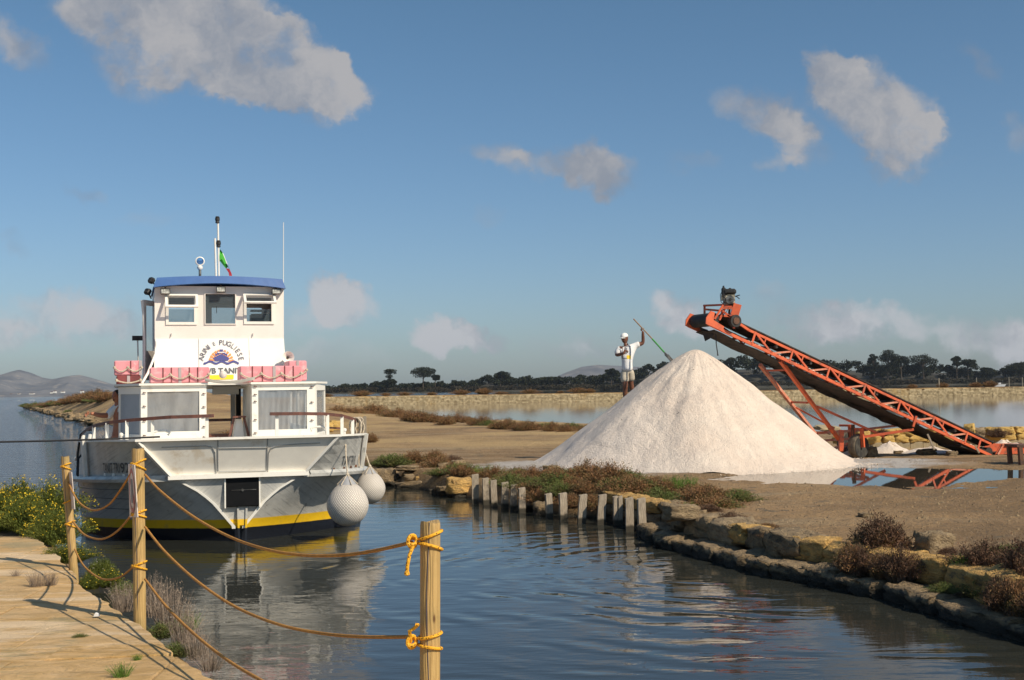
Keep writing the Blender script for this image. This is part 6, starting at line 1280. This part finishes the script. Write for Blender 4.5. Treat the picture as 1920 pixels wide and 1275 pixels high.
def knot(e, p, s_=.026):
    for k_ in range(3): pts = [p+Vector((s_*math.cos(a_)*(.9 if k_ else 1.), s_*.8*math.sin(a_+k_), s_*math.sin(a_)*(.6+.4*k_))) for a_ in [6.2832*j/14 for j in range(15)]]; MB().tube(pts, s_*.42, 6, False).build('knot', 'yellow_rope', e, smooth=True)
P3, b3, H3, r3 = round_post(807, 978, 803, 1275, 6.0, .098, 'large foreground post with two yellow rope windings, nearest of the three'); 
dz = b3.z; b3_ = b3
P2, b2, H2, r2 = round_post(259, 841, 262, 1164, 9.9, .098, 'middle post at the quay edge carrying a red and white sign'); P1, b1, H1, r1 = round_post(122, 856, 138, 1068, 12.9, .085, 'thin leaning post furthest along the quay, beside the flowering bush')
def fz(e_b, H_, px, py, D): z = PD(px, py, D).z; return (z-e_b.z)/H_.z
# windings at the heights seen
k3a = winding(P3, H3, r3, fz(b3, H3, 805, 1003, 6)); k3b = winding(P3, H3, r3, fz(b3, H3, 805, 1191, 6), slant=.012)
k2a = winding(P2, H2, r2, fz(b2, H2, 260, 868, 9.9), gap=.03, slant=.03); k2b = winding(P2, H2, r2, fz(b2, H2, 260, 961, 9.9), gap=.022, th=.008); k2c = winding(P2, H2, r2, fz(b2, H2, 260, 1057, 9.9), gap=.03, th=.008)
k1a = winding(P1, H1, r1, fz(b1, H1, 122, 872, 12.9), gap=.03, slant=.02); k1b = winding(P1, H1, r1, fz(b1, H1, 130, 980, 12.9), gap=.03); k1c = winding(P1, H1, r1, fz(b1, H1, 128, 940, 12.9), 1)
for e_, k_ in ((P3, k3a), (P3, k3b)): knot(e_, k_+Vector((-.035, 0, 0)), .022)
q = PD(772, 1022, 5.95)-b3; MB().tube([k3a+Vector((-.03, -.01, -.02)), PD(768, 1040, 5.95)-b3, PD(764, 1060, 5.95)-b3, PD(763, 1075, 5.95)-b3], .009, 7).build('rope_end', 'yellow_rope', P3, smooth=True); MB().lathe([(0, -.014), (.014, -.006), (.012, .008), (0, .014)], 8, 'Z', PD(763, 1075, 5.95)-b3).build('whipping', 'yellow_rope', P3)
MB().tube([k3b+Vector((-.04, 0, 0)), PD(768, 1183, 5.95)-b3, PD(775, 1179, 5.95)-b3, PD(784, 1171, 5.93)-b3, PD(779, 1170, 5.93)-b3], .009, 7).build('rope_end', 'yellow_rope', P3, smooth=True)
RB = {}
def span(a, b_, drop, th, label): a = Vector(a); o = MB().tube([p-a for p in sag(a, b_, drop, 40)], th, 7).build('barrier_rope', 'worn_rope', None, smooth=True, label=label, cat='rope', group='yellow barrier ropes between the posts'); o.location = a
def thru(pts, th, label):       # smooth rope through measured points
    P_ = [Vector(p) for p in pts]; out = []
    for i in range(len(P_)-1):
        p0_, p1_, p2_, p3_ = P_[max(i-1, 0)], P_[i], P_[i+1], P_[min(i+2, len(P_)-1)]
        for k_ in range(10): t_ = k_/10; out.append(.5*((2*p1_)+(p2_-p0_)*t_+(2*p0_-5*p1_+4*p2_-p3_)*t_*t_+(3*p1_-p0_-3*p2_+p3_)*t_**3))
    out.append(P_[-1]); a = out[0].copy(); o = MB().tube([p-a for p in out], th, 8).build('barrier_rope', 'worn_rope', None, smooth=True, label=label, cat='rope', group='yellow barrier ropes between the posts'); o.location = a
def lerpD(D0, D1, f): return D0+(D1-D0)*f
K2a, K2b, K2c, K3a, K3b = b2+k2a, b2+k2b, b2+k2c, b3+k3a, b3+k3b
thru([PD(272, 890, 9.85), PD(300, 920, 9.4), PD(360, 967, 8.7), PD(430, 1006, 8.1), PD(500, 1030, 7.5), PD(570, 1041, 7.1), PD(640, 1041, 6.75), PD(700, 1033, 6.4), PD(772, 1017, 6.0)], .0095, 'upper barrier rope between the middle post and the nearest post')
thru([PD(272, 988, 9.85), PD(310, 1035, 9.3), PD(370, 1090, 8.6), PD(440, 1137, 8.0), PD(520, 1170, 7.4), PD(600, 1187, 7.0), PD(680, 1194, 6.5), PD(772, 1194, 6.0)], .0095, 'lower barrier rope between the middle post and the nearest post')
thru([PD(272, 1086, 9.85), PD(310, 1135, 9.0), PD(360, 1185, 8.2), PD(420, 1233, 7.5), PD(480, 1270, 6.9), PD(560, 1310, 6.3), PD(700, 1340, 5.95), PD(785, 1340, 5.95)], .0095, 'lowest barrier rope running from the middle post out of the picture below')
thru([PD(128, 905, 12.85), PD(145, 938, 12.4), PD(165, 954, 12.), PD(183, 956, 11.5), PD(205, 945, 11.), PD(225, 920, 10.4), PD(246, 887, 9.9)], .0095, 'upper barrier rope sagging between the far thin post and the middle post')
thru([PD(137, 978, 12.85), PD(155, 1000, 12.4), PD(178, 1010, 12.), PD(198, 1009, 11.5), PD(222, 994, 10.8), PD(247, 965, 9.95)], .0095, 'lower barrier rope sagging between the far thin post and the middle post')
thru([PD(140, 1030, 12.85), PD(158, 1062, 12.), PD(190, 1085, 11.3), PD(222, 1083, 10.6), PD(250, 1063, 9.95)], .009, 'lowest slack rope half buried in the plants between far and middle post')
# signs seen almost edge on
def sign(px0, py0, px1, py1, D0, D1, label, ring):
    a, b_, c, d = PD(px0, py0, D0), PD(px1, py0+2, D1), PD(px1+6, py1, D1), PD(px0+3, py1, D0); e = empty('quay_sign', (a+c)/2, 0, label, 'sign'); o = e.location; n = (b_-a).cross(d-a).normalized(); n = n if n.y < 0 else -n
    MB().prism([a-o, b_-o, c-o, d-o], -n*.006).build('board', 'sign_white', e)
    if ring:
        ex_, ez_ = (b_-a), (a-d); ctr = (a+b_+c+d)/4-o+n*.004
        def SP(u_, v_): return ctr+ex_*u_+ez_*v_
        rows_ = [[SP(.42*math.cos(t_)*f, .42*math.sin(t_)*f) for t_ in [6.2832*i/32 for i in range(33)]] for f in (1., .8)]; MB().grid(rows_).build('red_ring', 'sign_red', e); MB().quad(SP(-.32, .2), SP(-.24, .26), SP(.32, -.2), SP(.24, -.26)).build('red_bar', 'sign_red', e)
        MB().quad(*[SP(x, y)+n*.001 for x, y in ((-.14, .22), (.14, .22), (.14, -.22), (-.14, -.22))]).build('faded_figure', 'grey_print', e)
sign(240, 870, 252, 970, 10.0, 9.72, 'red and white ring sign tied to the middle post, seen nearly edge on', True); sign(121, 883, 134, 955, 13.1, 12.75, 'plain white sign board tied to the far thin post, seen edge on', False)

# ------------------------------------------------------------------ vegetation
def inland(q, m_):
    q = Vector((q.x, q.y, q.z))
    for _ in range(60):
        if sdist([(q.x, q.y)], land)[0] >= m_: break
        q += Vector((.036, .02, 0))*1.6
    return q
def Gq(px, py, z=.42): q = PZ(px, py, z); return (q.x, q.y, z-.05)
# around the quay
for (px, py, r_, h_, lab) in [(60, 995, .55, .9, 'middle clump of the yellow flowering bush'), (5, 990, .6, .9, 'left clump of the yellow flowering bush, cut by the picture edge'), (105, 1015, .46, .95, 'right clump of the yellow flowering bush behind the thin post'), (35, 968, .62, .95, 'rear clump of the yellow flowering bush'), (130, 1050, .34, .7, 'low dark clump hanging over the quay edge by the thin post'), (190, 1035, .33, .75, 'pale-tipped plant leaning over the water between the two left posts'), (95, 975, .60, 1.0, 'tall clump of the yellow flowering bush just left of the thin post')]:
    q = PZ(px, py, .42); i = random.randrange(2); e = bush('flower', (q.x, q.y, .42 if px != 190 else .12), r_, lab, h_, 'yellow flowering bush on the quay edge', i)
    tips = PV['flower'][i][2]; g_ = np.random.default_rng(int(px)); tt = tips[g_.choice(len(tips), 190 if px != 190 else 60, False)]; V, Fv = clumps(tt+np.array([0, 0, .008]), np.full((len(tt), 3), .012), 4, .0075 if px != 190 else .006, 1., g_)
    place('blossoms', npmesh('blossoms', V, Fv, 'flower_yellow' if px != 190 else 'flower_white'), (0, 0, 0), parent=e)
for (px, py, r_, h_, k_, lab) in [(170, 1098, .20, .8, 'flower', 'green tuft with a few yellow flowers left of the middle post'), (205, 1095, .22, .8, 'flower', 'second green flowering tuft close to the middle post'), (235, 1110, .24, .7, 'olive', 'grey-green tuft at the foot of the middle post'),
                                (230, 1140, .24, .8, 'dry', 'dry twiggy plant just left of the middle post foot'), (290, 1150, .30, 1.0, 'dry', 'tall dry twigs right of the middle post'), (320, 1175, .34, .95, 'dry', 'widest dry twig clump over the water'), (345, 1200, .28, .9, 'dry', 'dry twigs lower along the quay edge'), (300, 1190, .22, .8, 'olive', 'olive tuft inside the dry twigs'), (352, 1180, .18, .7, 'green', 'fresh green tuft at the tip of the dry twigs'), (330, 1225, .22, .7, 'olive', 'olive tuft low on the quay edge'), (370, 1228, .24, .7, 'dry', 'pale dry plant near the lower quay corner'), (395, 1250, .2, .6, 'dry', 'last dry plant before the quay corner')]:
    z = .40 if px < 260 else .22; q = PZ(px, py, z); e = bush(k_, (q.x, q.y, z), r_, lab, h_, None, cat='plant', name='plant')
    if k_ == 'flower':
        tips = PV['flower'][0][2]; g_ = np.random.default_rng(int(px)); tt = tips[g_.choice(len(tips), 40, False)]; V, Fv = clumps(tt, np.full((len(tt), 3), .012), 4, .011, 1., g_); place('blossoms', npmesh('blossoms', V, Fv, 'flower_yellow'), (0, 0, 0), parent=e)
for (px, py, r_, k_, lab) in [(68, 1100, .16, 'dry', 'sparse dry weed lying on the slabs left of the middle post'), (95, 1098, .14, 'dry', 'second sparse weed on the slabs, near the edge'), (150, 1195, .07, 'olive', 'tiny weed in a slab joint below the middle of the quay'), (228, 1270, .10, 'green', 'upright green weed at the bottom of the quay'), (258, 1238, .05, 'green', 'tiny bright green weed right of the upright one'), (30, 1080, .08, 'dry', 'very small dry weed near the left edge')]:
    q = PZ(px, py, QZ); bush(k_, (q.x, q.y, QZ), r_, lab, .8, None, cat='weed', name='weed', sink=.01)
MB().prism([(-.022, 0, 0), (.024, 0, 0), (.012, 0, .022), (-.008, 0, .028)], (0, .03, 0)).build('white_pebble', 'white_cloth', None, label='small white stone chip lying on the quay slabs', cat='stone').location = PZ(180, 1156, QZ+.012)
# saltbush on the land: (px, py of foot, radius m, height, kind)
SB = [(700, 870, .42, .8, 'olive', 'olive shrub beside the fender at the water edge'), (735, 872, .6, .8, 'olive', 'wide olive shrub on the first bank stones'), (775, 868, .55, .75, 'rust', 'reddish shrub above the slab heap'), (815, 865, .5, .7, 'rust', 'rusty shrub right above the slab heap'), (695, 830, .5, .9, 'rust', 'brown shrub right of the boat rail'), (715, 890, .35, .7, 'olive', 'small shrub in front of the slabs by the fender'), (848, 866, .35, .6, 'purple', 'small purple-brown shrub left of the upright stones'),
      (885, 888, .4, .5, 'rust', 'low red plants left behind the first stake'), (915, 892, .4, .55, 'green', 'green grassy clump behind the second stake'), (945, 905, .5, .7, 'olive', 'olive shrub behind the left group of stakes'), (985, 918, .55, .8, 'olive', 'green-brown shrub over the gap in the stakes'), (1010, 940, .45, .8, 'rust', 'rusty shrub hanging to the water in the gap'), (1040, 912, .6, .8, 'rust', 'large rusty shrub behind the middle stakes'), (1075, 935, .5, .8, 'rust', 'rusty shrub between the two pale stakes'), (1105, 905, .65, .85, 'rust', 'broad rusty shrub in the middle of the bank'), (1140, 915, .6, .95, 'rust', 'tallest rusty shrub before the pile'), (1175, 912, .55, .8, 'olive', 'olive shrub right of the tallest rusty one'), (1210, 925, .5, .7, 'olive', 'olive shrub above the rightmost stakes'), (1120, 950, .4, .6, 'olive', 'low shrub just behind the leaning stake'), (970, 890, .45, .6, 'rust', 'low rusty shrub at the rear left of the belt of shrubs'), (1060, 893, .5, .6, 'olive', 'low olive shrub at the rear of the belt of shrubs'),
      (1245, 935, .4, .7, 'olive', 'mixed shrub before the fresh green grass'), (1290, 925, .28, .9, 'green', 'bright green grass tuft near the end of the shrub belt'), (1265, 915, .3, .7, 'green', 'second bright green tuft behind the first'), (1295, 955, .22, .7, 'green', 'small green tuft on the grey stone'), (1225, 950, .3, .5, 'olive', 'low plant on top of the golden blocks'), (1370, 975, .4, .45, 'purple', 'low dry shrub on the bank right of the grey stone'), (1330, 960, .3, .4, 'purple', 'small dry shrub above the two-course bank'),
      (1500, 1040, .52, .85, 'purple', 'large purple-brown shrub standing on the bank'), (1545, 1038, .42, .8, 'rust', 'right half of the large purple-brown shrub'), (1490, 1080, .36, 1.1, 'rust', 'rusty shrub hanging down the bank to the water'), (1515, 1095, .30, 1.0, 'rust', 'lower rusty spray under the large shrub'), (1690, 1085, .34, 1.1, 'purple', 'grey twiggy shrub growing from the bank face'), (1680, 1120, .18, .9, 'olive', 'yellow-green spray under the grey twiggy shrub'), (1845, 1060, .42, .8, 'purple', 'dark shrub left in the right corner group'), (1895, 1085, .50, .9, 'purple', 'largest dark shrub at the right edge'), (1930, 1130, .46, .85, 'rust', 'rusty shrub cut by the right edge'), (1850, 1115, .34, 1.0, 'olive', 'green spray hanging over the bank, right corner'), (1885, 1150, .36, 1.1, 'rust', 'brown spray low over the water, right corner'), (1800, 1060, .18, .8, 'green', 'small fresh green plant on the golden blocks'), (1890, 1040, .26, .7, 'olive', 'olive plant behind the dark shrubs, right'),
      (1870, 808, .45, .6, 'purple', 'brown shrub on top of the block wall'), (1655, 806, .35, .6, 'purple', 'small brown shrub behind the wheel brace'),
      (960, 925, .42, .8, 'olive', 'green-brown clump right behind the last stake before the gap'), (995, 955, .36, .9, 'rust', 'rusty spray reaching the water in the middle of the gap'), (1025, 935, .5, .8, 'rust', 'rusty clump directly behind the first stake after the gap'), (1070, 955, .38, .9, 'rust', 'rust-brown spray hanging low behind the second stake after the gap'), (1095, 930, .5, .75, 'olive', 'olive clump behind the leaning pale stake'), (1150, 930, .5, .75, 'rust', 'rusty clump behind the pair of thin stakes'), (1190, 935, .45, .7, 'olive', 'grey-green clump behind the rightmost stakes'), (1000, 900, .55, .65, 'rust', 'broad low rusty clump at the back of the left shrub belt'), (1090, 890, .5, .6, 'rust', 'low reddish clump at the back, nearest the salt'), (1165, 895, .5, .6, 'olive', 'low olive clump at the back, nearest the salt'), (1230, 915, .45, .6, 'rust', 'rust clump at the right end of the belt'), (905, 905, .4, .6, 'rust', 'reddish low plants between the first stakes'),
      (1860, 1140, .34, .9, 'purple', 'dark twiggy spray low over the water, right corner'), (1905, 1175, .36, .9, 'purple', 'lowest dark spray at the right corner, nearest the water'), (1505, 1085, .34, .9, 'purple', 'dark spray under the large bank shrub, touching the ledge'),
      (1420, 1000, .28, .5, 'purple', 'small dry plant on the stones right of centre'), (1600, 1045, .26, .5, 'purple', 'thin dry plant just right of the big bank shrub'), (1780, 1040, .2, .45, 'purple', 'dry wisp beside the squared stone'), (1440, 985, .2, .4, 'rust', 'tiny rusty plant on the open ground near the bank')]
for px, py, r_, h_, k_, lab in SB:
    zz_ = .42
    if lab.find('hanging') >= 0 or 'spray' in lab or 'bank face' in lab: zz_ = .20
    q = PZ(px, py, zz_ if 'wall' not in lab and 'brace' not in lab else .9); q = inland(q, .08 if zz_ < .4 else min(.75, .35+r_*.55)) if py > 860 and 'wall' not in lab or zz_ < .4 else q; z0_ = zz_ if zz_ < .4 else (max(.36, gz(q.x, q.y)) if 'wall' not in lab and 'brace' not in lab else .75)
    bush(k_, (q.x, q.y, z0_), r_, lab, h_)
g = random.Random(33)
for i in range(30):     # low mats that close the belt behind the stakes
    f = i/29; cpt = [Vector((-2.3, 27.9, 0)), Vector((-.6, 25., 0)), Vector((.5, 22.7, 0)), Vector((1.5, 21.7, 0)), Vector((2.6, 20.2, 0)), Vector((2.9, 18.8, 0))]; k_ = min(4, int(f*5)); p = cpt[k_].lerp(cpt[k_+1], f*5-k_)+Vector((g.uniform(.1, 1.5), g.uniform(-.2, .5), 0))
    bush(g.choice(['rust', 'rust', 'olive']), (p.x, p.y, .40), g.uniform(.32, .55), ORD[i]+' low saltbush mat from the left in the belt behind the stakes', g.uniform(.5, .8), 'low saltbush mats behind the stakes')
# shrub row along the pond and on the spit: far enough that each is a few dozen pixels
g = random.Random(21); ROW = []
for i in range(30):
    f = i/29; px = 618+(1108-618)*f; py = float(np.interp(px, [618, 700, 780, 870, 930, 1010, 1108], [781, 780, 790, 796, 802, 806, 808]))+g.uniform(-4, 3); ROW.append((px+g.uniform(-6, 6), py))
for i, (px, py) in enumerate(ROW):
    q = PZ(px, py, .42); s_ = q.y/F_; r_ = g.uniform(22, 36)*s_; bush('rust' if g.random() < .85 else 'olive', (q.x, q.y, .38), r_, ORD[i]+' saltbush from the left in the row along the near edge of the pond', g.uniform(.6, .85), 'saltbush row along the pond')
for i in range(26):
    px = 45+160*(i+g.random()*.8)/26; py = float(np.interp(px, [45, 110, 205], [757, 744, 740]))+g.uniform(-3, 3); D = float(np.interp(px, [45, 110, 205], [222, 165, 118])); q = PD(px, py, D); z = gz(q.x, q.y); bush('rust' if i % 3 else 'olive', (q.x, q.y, max(.3, z-.1)), g.uniform(1.2, 2.4), ORD[i]+' saltbush from the left along the crest of the earth spit', g.uniform(.45, .7), 'saltbush on the far spit')
for i in range(30):
    f = i/29.; a = Vector((-30.6, 89, 0)).lerp(Vector((-91, 229, 0)), f); q = (a.x+g.uniform(1.5, 5), a.y+g.uniform(-1, 3)); bush(g.choice(['rust', 'olive']), (q[0], q[1], .35), g.uniform(.7, 1.5), ORD[i]+' saltbush from the boat end along the shore of the earth spit', g.uniform(.5, .8), 'saltbush along the spit shore')
for i in range(16):
    px = 610+45*(i+.8*g.random()) if i < 12 else 1690+52*(i-12+.8*g.random()); q = PD(px, 740, 206.5); bush('rust', (q.x, q.y, 1.45), g.uniform(.9, 2.6), ORD[i]+' rusty saltbush from the left on top of the stone dike', g.uniform(.35, .6), 'saltbush on the stone dike')
for i in range(26):
    p = Vector((-3.4, 30, 0)).lerp(Vector((-26, 80, 0)), i/25); bush(g.choice(['rust', 'olive']), (p.x+g.uniform(.6, 2.2), p.y+g.uniform(-.5, .5), .36), g.uniform(.3, .6), ORD[i]+' saltbush counting back along the canal bank behind the boat', .8, 'saltbush behind the boat')
# shore stones along the spit
sp_ = empty('spit_shore_stones', (-30, 89, 0), 0, 'row of dark stones edging the earth spit at the water', 'stones')
for i in range(110):
    a = Vector((-30.6, 89, 0)).lerp(Vector((-91, 229, 0)), (i/109)); stone(sp_, g.choice(['bank_stone', 'grey_stone']), (a.x+g.uniform(.0, 1.0), a.y+g.uniform(-.5, .8), g.uniform(.05, .4)), (g.uniform(.4, 1.0), .6, g.uniform(.25, .45)), g.uniform(0, 3))
# golden boulders seen between rail and cabin on the starboard side
for i, (px, py, w_, lab) in enumerate([(612, 800, .55, 'golden boulder seen between the right stanchions, left one'), (628, 797, .6, 'larger golden boulder seen between the right stanchions')]):
    q = PZ(px, py+10, .42); o = stone(None, 'gold_stone', (q.x, q.y, .65), (w_, w_, w_*.8), .4); tag(o, lab, 'stone')
q = PZ(684, 812, .42); MB().bar((0, 0, 0), (0, 0, .75), .14, .12).build('short_stump', 'fence_wood', None, label='short grey wooden stump on the land right of the rope hank', cat='post').location = q

# ------------------------------------------------------------------ air
hz = MB().box((0, 2430, 62.5), (10000, 5100, 135)).mesh('haze'); hm = bpy.data.materials.new('haze'); hm.use_nodes = True; t = NT(hm.node_tree); t.n.clear(); pv = t.node('ShaderNodeVolumePrincipled'); pv.inputs['Density'].default_value = .000055; pv.inputs['Color'].default_value = (.72, .82, .95, 1); pv.inputs['Anisotropy'].default_value = .2
mo_ = t.node('ShaderNodeOutputMaterial'); t.l.new(pv.outputs[0], mo_.inputs['Volume']); hz.materials.append(hm)
USE_HAZE = True
if USE_HAZE: place('haze', hz, (0, 0, 0), kind='stuff')
